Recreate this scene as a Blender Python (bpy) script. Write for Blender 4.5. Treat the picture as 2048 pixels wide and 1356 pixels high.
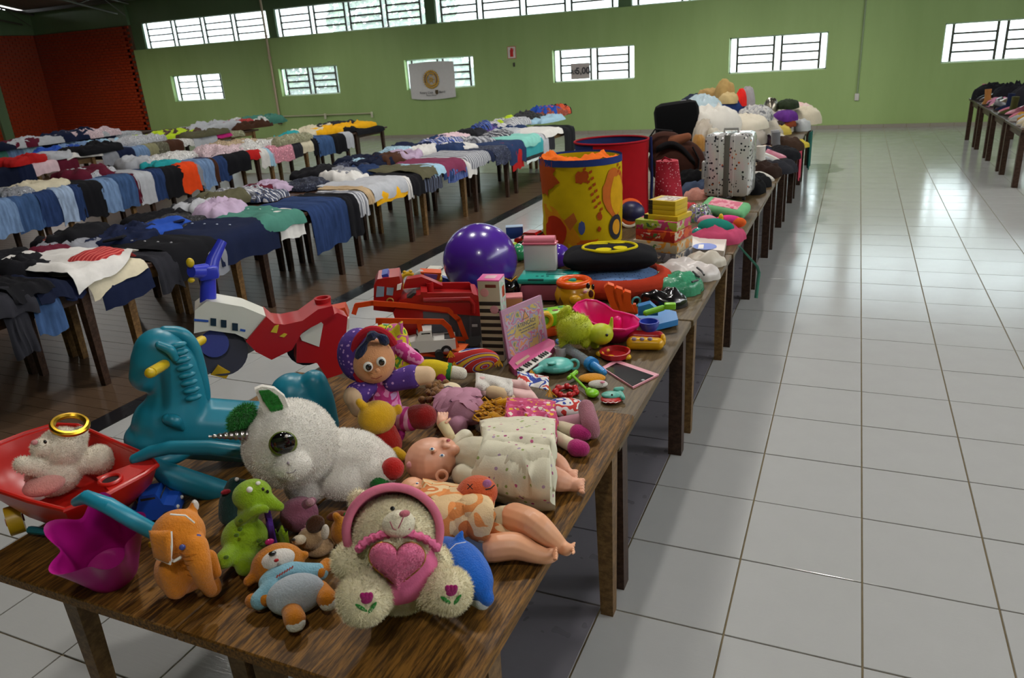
import bpy, bmesh, math, random
from mathutils import Vector, Matrix, Euler, noise
sc = bpy.context.scene
for o in list(bpy.data.objects): bpy.data.objects.remove(o)
COL = sc.collection
pi = math.pi
# ---------------------------------------------------------------- camera
CR = Matrix(((0.916697, -0.390178, -0.086191), (0.39475, 0.850838, 0.346767), (-0.061967, -0.351904, 0.933983)))
CO = Vector((0.7278, -1.7913, 2.0101)); FPX = 1501.25
cam_d = bpy.data.cameras.new('camera'); cam = bpy.data.objects.new('camera', cam_d); COL.objects.link(cam)
r_, f_, u_ = CR.col[0], CR.col[1], CR.col[2]
cam.matrix_world = Matrix(((r_.x, u_.x, -f_.x, CO.x), (r_.y, u_.y, -f_.y, CO.y), (r_.z, u_.z, -f_.z, CO.z), (0, 0, 0, 1)))
cam_d.sensor_width = 23.6; cam_d.lens = FPX / 2048 * 23.6
cam_d.clip_start = .05; cam_d.clip_end = 300
cam_d.dof.use_dof = True; cam_d.dof.focus_distance = 2.9; cam_d.dof.aperture_fstop = 4.0
sc.camera = cam
def ray(px, py):
    return CR @ Vector(((px - 1024) / FPX, 1, -(py - 678) / FPX))
def at(px, py, z):
    d = ray(px, py); return CO + d * ((z - CO.z) / d.z)
def atx(px, py, X):
    d = ray(px, py); return CO + d * ((X - CO.x) / d.x)
def aty(px, py, Y):
    d = ray(px, py); return CO + d * ((Y - CO.y) / d.y)
def face(p):      # turn about z that points a thing's front (-Y) towards the aisle end where the camera stands
    return math.atan2(p.x - CO.x, -(p.y - CO.y)) + pi
# ---------------------------------------------------------------- sky, exposure
w = bpy.data.worlds.new('sky'); sc.world = w; w.use_nodes = True
bg = w.node_tree.nodes['Background']; bg.inputs[0].default_value = (.92, .96, 1, 1); bg.inputs[1].default_value = 6.5
sc.view_settings.view_transform = 'Standard'; sc.view_settings.look = 'None'
sc.view_settings.gamma = 1; sc.view_settings.use_curve_mapping = False
sc.view_settings.exposure = 0.35
LAMP_W = 75.0
sc.cycles.use_denoising = True
sc.cycles.max_bounces = 6; sc.cycles.diffuse_bounces = 3; sc.cycles.glossy_bounces = 3; sc.cycles.transparent_max_bounces = 12
sc.cycles.sample_clamp_indirect = 6
# ---------------------------------------------------------------- colours and materials
def lin(h):
    h = h.lstrip('#'); c = [int(h[i:i + 2], 16) / 255 for i in (0, 2, 4)]
    return tuple(x / 12.92 if x <= .04045 else ((x + .055) / 1.055) ** 2.4 for x in c) + (1,)
MATS = {}
class NT:
    def __init__(s, name):
        s.m = bpy.data.materials.new(name); s.m.use_nodes = True; s.t = s.m.node_tree; s.N = s.t.nodes; s.L = s.t.links
        s.b = s.N['Principled BSDF']; s.out = s.N['Material Output']
    def n(s, typ, **kw):
        x = s.N.new(typ)
        for k, v in kw.items():
            if k.startswith('i_'): x.inputs[int(k[2:])].default_value = v
            else: setattr(x, k, v)
        return x
    def l(s, a, b): s.L.new(a, b)
    def co(s, kind='Object'): return s.n('ShaderNodeTexCoord').outputs[kind]
    def mapping(s, scale=(1, 1, 1), rot=(0, 0, 0), loc=(0, 0, 0), kind='Object'):
        mp = s.n('ShaderNodeMapping'); mp.inputs['Scale'].default_value = scale; mp.inputs['Rotation'].default_value = rot; mp.inputs['Location'].default_value = loc
        s.l(s.co(kind), mp.inputs[0]); return mp.outputs[0]
    def noise(s, vec, scale, detail=3, rough=.6):
        t = s.n('ShaderNodeTexNoise'); t.inputs['Scale'].default_value = scale; t.inputs['Detail'].default_value = detail; t.inputs['Roughness'].default_value = rough
        s.l(vec, t.inputs['Vector']); return t.outputs[0]
    def mix(s, fac, a, b):
        x = s.n('ShaderNodeMix', data_type='RGBA')
        for v, i in ((fac, 0), (a, 6), (b, 7)):
            if hasattr(v, 'is_linked') or hasattr(v, 'links'): s.l(v, x.inputs[i])
            else: x.inputs[i].default_value = v
        return x.outputs[2]
    def ramp(s, fac, stops, interp='LINEAR'):
        r = s.n('ShaderNodeValToRGB'); r.color_ramp.interpolation = interp; e = r.color_ramp.elements
        while len(e) < len(stops): e.new(.5)
        for k, (p, c) in enumerate(stops): e[k].position = p; e[k].color = c if len(c) == 4 else tuple(c) + (1,)
        s.l(fac, r.inputs[0]); return r.outputs[0]
    def bump(s, h, strength, dist=.01):
        b = s.n('ShaderNodeBump'); b.inputs['Strength'].default_value = strength; b.inputs['Distance'].default_value = dist
        s.l(h, b.inputs['Height']); s.l(b.outputs[0], s.b.inputs['Normal'])
    def col(s, c):
        if hasattr(c, 'links'): s.l(c, s.b.inputs['Base Color'])
        else: s.b.inputs['Base Color'].default_value = c
    def set(s, **kw):
        for k, v in kw.items(): s.b.inputs[k.replace('_', ' ')].default_value = v
        return s
def sh(c, k): return tuple(max(0, min(1, x * k)) for x in c[:3]) + (1,)
def plastic(h, rough=.32, coat=0):
    k = ('p', h, rough, coat)
    if k not in MATS:
        t = NT('plastic_' + h); c = lin(h); nz = t.noise(t.co(), 9, 2)
        t.col(t.mix(nz, sh(c, .93), sh(c, 1.05))); t.set(Roughness=rough)
        t.b.inputs['Coat Weight'].default_value = coat; t.b.inputs['Specular IOR Level'].default_value = .5
        MATS[k] = t.m
    return MATS[k]
def cloth(h, rough=.95, scale=1.0, var=.22, bump=.35):
    k = ('c', h, scale, var, bump)
    if k not in MATS:
        t = NT('cloth_' + h); c = lin(h); o = t.co()
        a = t.noise(o, 14 * scale, 4); t.col(t.mix(a, sh(c, 1 - var), sh(c, 1 + var * .7))); t.set(Roughness=rough)
        t.b.inputs['Specular IOR Level'].default_value = .15
        t.bump(t.noise(o, 240 * scale, 2), bump, .004); MATS[k] = t.m
    return MATS[k]
def denim(h):
    k = ('d', h)
    if k not in MATS:
        t = NT('denim_' + h); c = lin(h); o = t.co()
        a = t.ramp(t.noise(t.mapping((1, 5, 1)), 5, 3), ((.3, sh(c, .75)), (.72, sh(c, 1.5)))); t.col(a); t.set(Roughness=.95)
        t.b.inputs['Specular IOR Level'].default_value = .1
        t.bump(t.noise(o, 300, 2), .3, .003); MATS[k] = t.m
    return MATS[k]
def plush(h, var=.16, scale=1.0):
    k = ('f', h, var, scale)
    if k not in MATS:
        t = NT('plush_' + h); c = lin(h); o = t.co()
        a = t.noise(o, 70 * scale, 3, .7); t.col(t.mix(a, sh(c, 1 - 2 * var), sh(c, 1 + var))); t.set(Roughness=1)
        t.b.inputs['Specular IOR Level'].default_value = .05; t.b.inputs['Sheen Weight'].default_value = .25
        t.bump(t.noise(o, 190 * scale, 3, .7), .8, .006); MATS[k] = t.m
    return MATS[k]
def glossy(h, rough=.08): return plastic(h, rough, .5)
def metal(h, rough=.3):
    k = ('m', h, rough)
    if k not in MATS:
        t = NT('metal_' + h); t.col(lin(h)); t.set(Metallic=1, Roughness=rough); MATS[k] = t.m
    return MATS[k]
def dots(h, hd, scale=30, size=.25, kind='DOTS', base='cloth'):
    k = ('dots', h, hd, scale, size)
    if k not in MATS:
        t = NT('pattern_' + h); o = t.co()
        v = t.n('ShaderNodeTexVoronoi'); v.inputs['Scale'].default_value = scale; t.l(o, v.inputs['Vector'])
        cs = [lin(x) for x in hd.split(',')]
        m = t.n('ShaderNodeMath', operation='LESS_THAN', i_1=size); t.l(v.outputs['Distance'], m.inputs[0])
        if len(cs) > 1:
            sep = t.n('ShaderNodeSeparateColor'); t.l(v.outputs['Color'], sep.inputs[0])
            dc = t.ramp(sep.outputs[0], [(i / len(cs), c) for i, c in enumerate(cs)], 'CONSTANT')
        else: dc = cs[0]
        nz = t.noise(o, 14, 3); c = lin(h)
        t.col(t.mix(m.outputs[0], t.mix(nz, sh(c, .8), sh(c, 1.1)), dc)); t.set(Roughness=.9 if base == 'cloth' else .3)
        t.bump(t.noise(o, 200, 2), .25, .003); MATS[k] = t.m
    return MATS[k]
def stripes(cols, period, axis=0, rough=.9, wob=0.0):
    k = ('st', tuple(cols), period, axis)
    if k not in MATS:
        t = NT('stripes'); sep = t.n('ShaderNodeSeparateXYZ'); o = t.co()
        if wob:
            nz = t.n('ShaderNodeTexNoise'); nz.inputs['Scale'].default_value = 6; t.l(o, nz.inputs['Vector'])
            vm = t.n('ShaderNodeVectorMath', operation='MULTIPLY_ADD'); vm.inputs[1].default_value = (wob,) * 3; t.l(nz.outputs['Color'], vm.inputs[0]); t.l(o, vm.inputs[2]); o = vm.outputs[0]
        t.l(o, sep.inputs[0])
        d = t.n('ShaderNodeMath', operation='DIVIDE', i_1=period); t.l(sep.outputs[axis], d.inputs[0])
        fr = t.n('ShaderNodeMath', operation='FRACT'); t.l(d.outputs[0], fr.inputs[0])
        t.col(t.ramp(fr.outputs[0], [(i / len(cols), lin(c)) for i, c in enumerate(cols)], 'CONSTANT')); t.set(Roughness=rough); MATS[k] = t.m
    return MATS[k]
def blotch(cols, scale=12, rough=.9, interp='CONSTANT', bump=.0):
    k = ('bl', tuple(cols), scale, rough)
    if k not in MATS:
        t = NT('print'); a = t.noise(t.co(), scale, 2, .5)
        n = len(cols); t.col(t.ramp(a, [(0 if i == 0 else .32 + .36 * i / n, lin(c)) for i, c in enumerate(cols)], interp)); t.set(Roughness=rough)
        if bump: t.bump(t.noise(t.co(), 200, 2), bump, .004)
        MATS[k] = t.m
    return MATS[k]
def film(h, alpha=.55, rough=.25):
    k = ('film', h, alpha)
    if k not in MATS:
        t = NT('film_' + h); t.col(lin(h)); t.set(Roughness=rough, Alpha=alpha); t.bump(t.noise(t.co(), 40, 3), .6, .01); MATS[k] = t.m
    return MATS[k]
# ---------------------------------------------------------------- mesh building
def basis(d):
    d = d.normalized(); a = Vector((0, 0, 1)) if abs(d.z) < .9 else Vector((1, 0, 0))
    x = a.cross(d).normalized(); return x, d.cross(x)
class MB:
    def __init__(s): s.v = []; s.f = []
    def add(s, vs, fs, M=None):
        b = len(s.v); s.v += [tuple(M @ Vector(v)) if M else tuple(v) for v in vs]; s.f += [tuple(i + b for i in f) for f in fs]; return s
    def box(s, c, d, rot=(0, 0, 0), bev=0, seg=2):
        M = Matrix.Translation(c) @ Euler(rot).to_matrix().to_4x4()
        hx, hy, hz = d[0] / 2, d[1] / 2, d[2] / 2
        if bev <= 0:
            return s.add([(x * hx, y * hy, z * hz) for x in (-1, 1) for y in (-1, 1) for z in (-1, 1)],
                         [(0, 1, 3, 2), (4, 6, 7, 5), (0, 4, 5, 1), (2, 3, 7, 6), (0, 2, 6, 4), (1, 5, 7, 3)], M)
        bm = bmesh.new(); bmesh.ops.create_cube(bm, size=1)
        for v in bm.verts: v.co = Vector((v.co.x * d[0], v.co.y * d[1], v.co.z * d[2]))
        bmesh.ops.bevel(bm, geom=bm.edges[:], offset=min(bev, min(d) * .49), segments=seg, affect='EDGES', profile=.5)
        bm.verts.index_update(); s.add([v.co[:] for v in bm.verts], [[v.index for v in f.verts] for f in bm.faces], M); bm.free(); return s
    def tube(s, pts, r, n=8, caps=True, closed=False, flat=1.0):
        pts = [Vector(p) for p in pts]; m = len(pts)
        rs = r if isinstance(r, (list, tuple)) else [r] * m
        vs = []; fs = []; x = None
        for i, p in enumerate(pts):
            a = pts[(i - 1) % m] if (i > 0 or closed) else p; b = pts[(i + 1) % m] if (i < m - 1 or closed) else p
            d = (b - a).normalized() if (b - a).length > 1e-9 else Vector((0, 0, 1))
            if x is None: x, y = basis(d)
            else:
                x = (x - d * x.dot(d)); x = x.normalized() if x.length > 1e-6 else basis(d)[0]; y = d.cross(x)
            for k in range(n):
                t = 2 * pi * k / n; vs.append(p + (x * math.cos(t) + y * math.sin(t) * flat) * rs[i])
        for i in range(m if closed else m - 1):
            for k in range(n):
                a, b = i * n + k, i * n + (k + 1) % n; c, d = ((i + 1) % m) * n + (k + 1) % n, ((i + 1) % m) * n + k
                fs.append((a, b, c, d))
        if caps and not closed: fs += [tuple(range(n))[::-1], tuple(range((m - 1) * n, m * n))]
        return s.add(vs, fs)
    def cyl(s, a, b, r0, r1=None, n=16): return s.tube([a, b], [r0, r0 if r1 is None else r1], n)
    def lathe(s, prof, n=24, M=None, cap=True):
        vs = []; fs = []; m = len(prof)
        for r, z in prof:
            for k in range(n):
                t = 2 * pi * k / n; vs.append((r * math.cos(t), r * math.sin(t), z))
        for i in range(m - 1):
            for k in range(n): fs.append((i * n + k, i * n + (k + 1) % n, (i + 1) * n + (k + 1) % n, (i + 1) * n + k))
        if cap: fs += [tuple(range(n))[::-1], tuple(range((m - 1) * n, m * n))]
        return s.add(vs, fs, M)
    def ell(s, c, r, rot=(0, 0, 0), nu=16, nv=10, M=None):
        if not isinstance(r, (list, tuple)): r = (r, r, r)
        T = Matrix.Translation(c) @ Euler(rot).to_matrix().to_4x4()
        if M: T = M @ T
        vs = [(0, 0, -r[2])]; fs = []
        for j in range(1, nv):
            ph = pi * j / nv - pi / 2
            for i in range(nu):
                t = 2 * pi * i / nu; vs.append((r[0] * math.cos(ph) * math.cos(t), r[1] * math.cos(ph) * math.sin(t), r[2] * math.sin(ph)))
        vs.append((0, 0, r[2])); last = len(vs) - 1
        for i in range(nu):
            fs.append((0, 1 + (i + 1) % nu, 1 + i)); b = 1 + (nv - 2) * nu; fs.append((last, b + i, b + (i + 1) % nu))
        for j in range(nv - 2):
            for i in range(nu): fs.append((1 + j * nu + i, 1 + j * nu + (i + 1) % nu, 1 + (j + 1) * nu + (i + 1) % nu, 1 + (j + 1) * nu + i))
        return s.add(vs, fs, T)
    def torus(s, c, R, r, rot=(0, 0, 0), nu=24, nv=8, a0=0, a1=2 * pi, sx=1):
        M = Matrix.Translation(c) @ Euler(rot).to_matrix().to_4x4(); full = abs(a1 - a0 - 2 * pi) < 1e-6
        pts = [M @ Vector((R * sx * math.cos(a0 + (a1 - a0) * i / nu), R * math.sin(a0 + (a1 - a0) * i / nu), 0)) for i in range(nu if full else nu + 1)]
        return s.tube(pts, r, nv, closed=full)
    def prism(s, poly, z0, z1, M=None):
        n = len(poly); vs = [(x, y, z0) for x, y in poly] + [(x, y, z1) for x, y in poly]
        fs = [tuple(range(n))[::-1], tuple(range(n, 2 * n))] + [(i, (i + 1) % n, n + (i + 1) % n, n + i) for i in range(n)]
        return s.add(vs, fs, M)
    def grid(s, fn, nu, nv, wrap=False):
        vs = [fn(i / (nu if wrap else nu - 1), j / (nv - 1)) for j in range(nv) for i in range(nu)]
        fs = [(j * nu + i, j * nu + (i + 1) % nu, (j + 1) * nu + (i + 1) % nu, (j + 1) * nu + i) for j in range(nv - 1) for i in range(nu if wrap else nu - 1)]
        return s.add(vs, fs)
    def slab(s, fn, nu, nv, th):       # closed sheet: fn(u,v) gives the upper face, th its thickness downwards along the normal
        P = [[Vector(fn(i / (nu - 1), j / (nv - 1))) for i in range(nu)] for j in range(nv)]
        vs = []; lo = []
        for j in range(nv):
            for i in range(nu):
                a = P[j][min(i + 1, nu - 1)] - P[j][max(i - 1, 0)]; b = P[min(j + 1, nv - 1)][i] - P[max(j - 1, 0)][i]
                nn = a.cross(b); nn = nn.normalized() if nn.length > 1e-12 else Vector((0, 0, 1))
                e = min(1, 2.2 * min(i, nu - 1 - i, j, nv - 1 - j) / 1.0 + .25)
                vs.append(P[j][i]); lo.append(P[j][i] - nn * th * e)
        N = nu * nv; fs = []
        for j in range(nv - 1):
            for i in range(nu - 1):
                a, b, c, d = j * nu + i, j * nu + i + 1, (j + 1) * nu + i + 1, (j + 1) * nu + i
                fs += [(a, b, c, d), (N + d, N + c, N + b, N + a)]
        rim = [(0, i) for i in range(nu)] + [(j, nu - 1) for j in range(1, nv)] + [(nv - 1, i) for i in range(nu - 2, -1, -1)] + [(j, 0) for j in range(nv - 2, 0, -1)]
        ids = [j * nu + i for j, i in rim]
        for k in range(len(ids)):
            a, b = ids[k], ids[(k + 1) % len(ids)]; fs.append((b, a, N + a, N + b))
        return s.add(vs + lo, fs)
    def mesh(s, name, smooth=True, ang=40):
        me = bpy.data.meshes.new(name); me.from_pydata(s.v, [], s.f); me.update()
        if smooth and len(me.polygons):
            me.shade_smooth(); me.set_sharp_from_angle(angle=math.radians(ang))
        return me
    def build(s, name, mat, parent=None, smooth=True, ang=40, loc=None, rot=None):
        return link(name, s.mesh(name, smooth, ang), mat, parent, loc, rot)
def link(name, me, mat, parent=None, loc=None, rot=None):
    o = bpy.data.objects.new(name, me); COL.objects.link(o)
    if mat is not None and not len(me.materials): me.materials.append(mat)
    if parent is not None: o.parent = parent
    if loc is not None: o.location = loc
    if rot is not None: o.rotation_euler = rot
    return o
def blob(mb, voxel=.006, smooth=6, name='body'):
    """fuse overlapping shapes into one continuous skin"""
    me = mb.mesh(name, False); o = bpy.data.objects.new(name, me); COL.objects.link(o)
    m = o.modifiers.new('r', 'REMESH'); m.mode = 'VOXEL'; m.voxel_size = voxel
    if smooth:
        q = o.modifiers.new('s', 'SMOOTH'); q.iterations = smooth; q.factor = .5
    dg = bpy.context.evaluated_depsgraph_get(); ev = o.evaluated_get(dg)
    out = bpy.data.meshes.new_from_object(ev); out.name = name
    bpy.data.objects.remove(o); bpy.data.meshes.remove(me)
    out.shade_smooth(); return out
def fuse(mb, name, mat, parent, voxel=.006, smooth=6, loc=None, rot=None): return link(name, blob(mb, voxel, smooth, name), mat, parent, loc, rot)
def fur(o, n, ln, mat, wd=.0022, seed=1, droop=.35, keep=None):
    """short pile standing on a soft toy's skin"""
    rnd = random.Random(seed); me = o.data; me.calc_loop_triangles(); T = me.loop_triangles
    ar = [t.area for t in T]; tot = sum(ar); ids = rnd.choices(range(len(T)), weights=ar, k=n); vs = []; fs = []
    for k in ids:
        t = T[k]; a, b, c = (me.vertices[i].co for i in t.vertices); u, v = rnd.random(), rnd.random()
        if u + v > 1: u, v = 1 - u, 1 - v
        p = a + (b - a) * u + (c - a) * v; nn = t.normal
        if keep and not keep(p): continue
        d = (nn + Vector((rnd.gauss(0, .35), rnd.gauss(0, .35), rnd.gauss(0, .35) - droop))).normalized()
        x = d.orthogonal().normalized(); x = Matrix.Rotation(rnd.random() * 6.3, 3, d) @ x
        L = ln * rnd.uniform(.6, 1.15); i = len(vs); q = p - nn * .001
        vs += [q - x * wd, q + x * wd, q + d * L]; fs.append((i, i + 1, i + 2))
    m = bpy.data.meshes.new('fur'); m.from_pydata(vs, [], fs); m.update()
    f = link('fur', m, mat, o); f['kind'] = 'stuff'; return f
def thing(name, label, cat, loc=(0, 0, 0), rz=0, group=None, rot=None):
    o = bpy.data.objects.new(name, None); COL.objects.link(o); o.empty_display_size = .05
    o.location = loc; o.rotation_euler = rot if rot else (0, 0, rz); o['label'] = label; o['category'] = cat
    if group: o['group'] = group
    return o
def tag(o, label, cat, group=None):
    o['label'] = label; o['category'] = cat
    if group: o['group'] = group
    return o
def struct(o, label=None, cat=None):
    o['kind'] = 'structure'
    if label: o['label'] = label
    if cat: o['category'] = cat
    return o
def text_mesh(txt, size, depth=.0006, bold=False, align='CENTER'):
    cu = bpy.data.curves.new('txt', 'FONT'); cu.body = txt; cu.size = size; cu.extrude = depth; cu.align_x = align; cu.align_y = 'CENTER'
    if bold: cu.offset = size * .018
    o = bpy.data.objects.new('txt', cu); COL.objects.link(o); dg = bpy.context.evaluated_depsgraph_get()
    me = bpy.data.meshes.new_from_object(o.evaluated_get(dg)); bpy.data.objects.remove(o); return me
def text(txt, size, mat, parent, loc, rot, name='lettering', bold=False, depth=.0006, align='CENTER'):
    me = text_mesh(txt, size, depth, bold, align); me.materials.clear(); return link(name, me, mat, parent, loc, rot)
def nz(x, y, z=0.0): return noise.noise(Vector((x, y, z)))
def copy_tree(o, parent=None):
    c = o.copy(); COL.objects.link(c)
    if parent is not None: c.parent = parent
    for ch in [k for k in o.children]: copy_tree(ch, c)
    return c
# ================================================================ the hall
YB = 17.43
rng = random.Random(7)
def m_tile(name, h, rough, var):
    t = NT(name); c = lin(h); o = t.co(); oi = t.n('ShaderNodeObjectInfo')
    a = t.noise(o, 7, 4, .6); base = t.mix(a, sh(c, 1 - var), sh(c, 1 + var * .5)); t.col(base)
    t.l(t.ramp(t.noise(o, 3.5, 3), ((.3, (rough * .8,) * 3), (.7, (rough * 1.3,) * 3))), t.b.inputs['Roughness'])
    t.b.inputs['Specular IOR Level'].default_value = .75; t.bump(t.noise(t.mapping((3, 30, 1)), 3, 3), .05, .01); return t.m
M_TILE = m_tile('white_floor_tile', 'b1b2b1', .13, .06); M_DARK = m_tile('dark_floor_tile', '77747c', .3, .15); M_BLACK = m_tile('black_border_tile', '17161a', .3, .1)
t = NT('grout'); t.col(t.mix(t.noise(t.co(), 20, 3), lin('6a5f45'), lin('8a7d62'))); t.set(Roughness=.95); M_GROUT = t.m
t = NT('wood_plank'); o_ = t.mapping((1.2, 14, 1)); oi = t.n('ShaderNodeObjectInfo')
g = t.noise(o_, 4, 5, .65); t.col(t.mix(g, lin('3c2b20'), lin('66523f'))); t.set(Roughness=.32); t.bump(t.noise(t.mapping((2, 40, 1)), 8, 3), .15, .004); M_PLANK = t.m
def m_wall(name, h, h2):
    t = NT(name); o = t.co(); a = t.ramp(t.noise(t.mapping((.6, .6, .12)), 1.6, 5, .6), ((.3, lin(h2)), (.6, lin(h)))); t.col(a); t.set(Roughness=.55)
    t.bump(t.noise(o, 60, 3), .08, .004); return t.m
M_GREEN = m_wall('green_wall_paint', '9bb574', '8fa968'); M_DGREEN = m_wall('dark_green_and_shade', '5d7654', '536b4b')  # the upper wall's backlit shade is put into this darker green
t = NT('glazed_brick'); c = lin('9a361a'); t.col(t.mix(t.noise(t.co(), 9, 3), sh(c, .75), sh(c, 1.15))); t.set(Roughness=.22); M_BRICK = t.m
t = NT('brick_mortar'); t.col(t.mix(t.noise(t.co(), 30, 2), lin('4d3021'), lin('5e4636'))); t.set(Roughness=.95); M_MORTAR = t.m
t = NT('roof_sheet'); t.col(t.mix(t.noise(t.co(), 1.5, 3), lin('6d625e'), lin('857974'))); t.set(Roughness=.5, Metallic=.2); M_ROOF = t.m
M_PIPE = plastic('b9a48d', .5); M_FRAME = plastic('d5dfdc', .45); M_STEEL = plastic('45463e', .6)
# --- floor
floor = MB().box((-8, 4, -.056), (37, 28, .1)).build('floor', M_GROUT, smooth=False); struct(floor, 'light grey tiled hall floor with a dark band and brown plank area', 'floor')
def seen(x, y, z=0, m=60):
    d = CR.transposed() @ (Vector((x, y, z)) - CO)
    if d.y < .2: return 0
    px, py = 1024 + FPX * d.x / d.y, 678 - FPX * d.z / d.y
    return 0 if (px < -m or px > 2048 + m or py < -m or py > 1356 + m) else abs(CO.z - z + .3) / d.length ** 3
T = .46; g_ = .0035
def tile_mesh(w, d, mat):
    me = MB().box((0, 0, -.004), (w, d, .008), bev=.0012, seg=1).mesh('tile', True, 30); me.materials.append(mat); return me
cells = []
for i in range(-8, 20):
    for j in range(-6, 38):
        x0, x1, y0, y1 = i * T, (i + 1) * T, j * T, (j + 1) * T
        if x1 > 8.9 or y1 > 17.5: continue
        y1 = min(y1, YB)
        if y1 < 11.0:
            if x1 < -3.38: continue
            x0 = max(x0, -3.38)
        mat = M_DARK if i == -1 and j < 24 else M_TILE
        s_ = max(seen(x, y) for x, y in ((x0, y0), (x1, y0), (x0, y1), (x1, y1), ((x0 + x1) / 2, (y0 + y1) / 2)))
        cells.append((s_, x0, x1, y0, y1, mat))
for i in range(-40, -8):
    for j in range(24, 38): cells.append((seen((i + .5) * T, (j + .5) * T) , i * T, (i + 1) * T, j * T, min((j + 1) * T, YB), M_TILE))
cells.sort(key=lambda c: -c[0]); cache = {}; rest = {M_TILE: MB(), M_DARK: MB()}
for k, (s_, x0, x1, y0, y1, mat) in enumerate(cells):
    wd, dp = round(x1 - x0 - 2 * g_, 4), round(y1 - y0 - 2 * g_, 4)
    if k < 290:
        key = (wd, dp, mat.name)
        if key not in cache: cache[key] = tile_mesh(wd, dp, mat)
        link('tile', cache[key], None, floor, ((x0 + x1) / 2, (y0 + y1) / 2, rng.uniform(-.0006, .0006)))
    else: rest[mat].box(((x0 + x1) / 2, (y0 + y1) / 2, -.004), (wd, dp, .008))
for m_, b_ in rest.items():
    if b_.v: o = b_.build('far_tiles', m_, floor, False); o['kind'] = 'stuff'
me = MB().box((0, 0, -.004), (.17, T - .004, .009)).mesh('tile', False); me.materials.append(M_BLACK)
for j in range(0, 24): link('tile', me, None, floor, (-3.468, (j + .5) * T, 0))
# --- plank area
PW, PL = .11, 1.15; pl = []
for j in range(0, 100):
    off = (j * .37) % PL
    for i in range(0, 20):
        x1 = -3.556 - i * PL + off; x0 = x1 - PL; x1 = min(x1, -3.556); y = .1 + j * PW
        if x1 - x0 < .05 or y + PW > 11.04: continue
        pl.append((seen((x0 + x1) / 2, y) if x0 > -7.5 else seen((x0 + x1) / 2, y) * .2, x0, x1, y))
pl.sort(key=lambda c: -c[0]); pc = {}; rp = MB()
for k, (s_, x0, x1, y) in enumerate(pl):
    L = round(x1 - x0 - .003, 2)
    if k < 290:
        if L not in pc: pc[L] = MB().box((0, 0, -.005), (L, PW - .003, .01)).mesh('plank', False); pc[L].materials.append(M_PLANK)
        link('plank', pc[L], None, floor, ((x0 + x1) / 2, y + PW / 2, rng.uniform(-.0008, .0008)))
    else: rp.box(((x0 + x1) / 2, y + PW / 2, -.005), (L, PW - .003, .01))
o = rp.build('far_planks', M_PLANK, floor, False); o['kind'] = 'stuff'
# --- far wall with openings
LW = [(-19.6 + 4.39 * k, -19.6 + 4.39 * k + 2.13) for k in range(7)]; LZ = (1.30, 2.09)
UW = [(-20.48 + 5.36 * k, -20.48 + 5.36 * k + 5.06) for k in range(6)]; UZ = (2.95, 3.74)
def wall_strip(mb, x0, x1, z0, z1, y0, y1, holes, hz):
    mb.box(((x0 + x1) / 2, (y0 + y1) / 2, (z0 + hz[0]) / 2), (x1 - x0, y1 - y0, hz[0] - z0)) if hz[0] > z0 else None
    mb.box(((x0 + x1) / 2, (y0 + y1) / 2, (z1 + hz[1]) / 2), (x1 - x0, y1 - y0, z1 - hz[1])) if z1 > hz[1] else None
    e = [x0] + [v for h in holes for v in h] + [x1]
    for k in range(0, len(e), 2):
        if e[k + 1] - e[k] > .01: mb.box(((e[k] + e[k + 1]) / 2, (y0 + y1) / 2, (hz[0] + hz[1]) / 2), (e[k + 1] - e[k], y1 - y0, hz[1] - hz[0]))
wb = MB(); wall_strip(wb, -20.95, 9, -.05, 2.95, YB, YB + .22, LW, LZ)
wall = struct(wb.build('wall_back', M_GREEN, smooth=False), 'pale green painted far wall with louvred windows', 'wall')
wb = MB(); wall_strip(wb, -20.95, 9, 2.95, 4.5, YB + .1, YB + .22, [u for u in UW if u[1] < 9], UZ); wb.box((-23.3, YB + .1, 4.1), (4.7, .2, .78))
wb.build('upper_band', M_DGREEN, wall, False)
def brick_wall(name, axis, a0, a1, z1, pos, lab, sgn, budget):
    b = MB()
    if axis == 'x': b.box(((a0 + a1) / 2, pos + .1, z1 / 2 - .02), (a1 - a0, .16, z1 + .04))
    else: b.box((pos - .1, (a0 + a1) / 2, z1 / 2 - .02), (.16, a1 - a0, z1 + .04))
    w_ = struct(b.build(name, M_MORTAR, smooth=False), lab, 'wall')
    bl, bh = .235, .088; me = MB().box((0, 0, 0), (bl - .014, .05, bh - .014) if axis == 'x' else (.05, bl - .014, bh - .014)).mesh('brick', False); me.materials.append(M_BRICK)
    L = []
    for r in range(int(z1 / bh)):
        n_ = int((a1 - a0) / bl)
        for i in range(n_):
            a = a0 + (i + .5 + (.5 if r % 2 else 0)) * bl
            if a + bl / 2 > a1 + .01: continue
            z = (r + .5) * bh; p = (a, pos + .003, z) if axis == 'x' else (pos - .003, a, z); L.append((seen(*p, m=10) * (1 if z > .8 else .1), p))
    L.sort(key=lambda q: -q[0]); rb = MB()
    for r in range(1, int(z1 / bh), 2):
        for a in (a0 + bl * .25, a0 + (int((a1 - a0) / bl) - .25) * bl): rb.box((a, pos + .003, (r + .5) * bh) if axis == 'x' else (pos - .003, a, (r + .5) * bh), (bl / 2 - .014, .05, bh - .014) if axis == 'x' else (.05, bl / 2 - .014, bh - .014))
    for k, (s_, p) in enumerate(L):
        if k < budget and s_ > 0: link('brick', me, None, w_, p)
        else: rb.box(p, (bl - .014, .05, bh - .014) if axis == 'x' else (.05, bl - .014, bh - .014))
    o = rb.build('brickwork', M_BRICK, w_, False); o['kind'] = 'stuff'; return w_
brick_wall('wall_corner', 'x', -25.55, -20.95, 3.72, YB, 'glazed red brick section of the far wall in the left corner', 1, 290)
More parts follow.
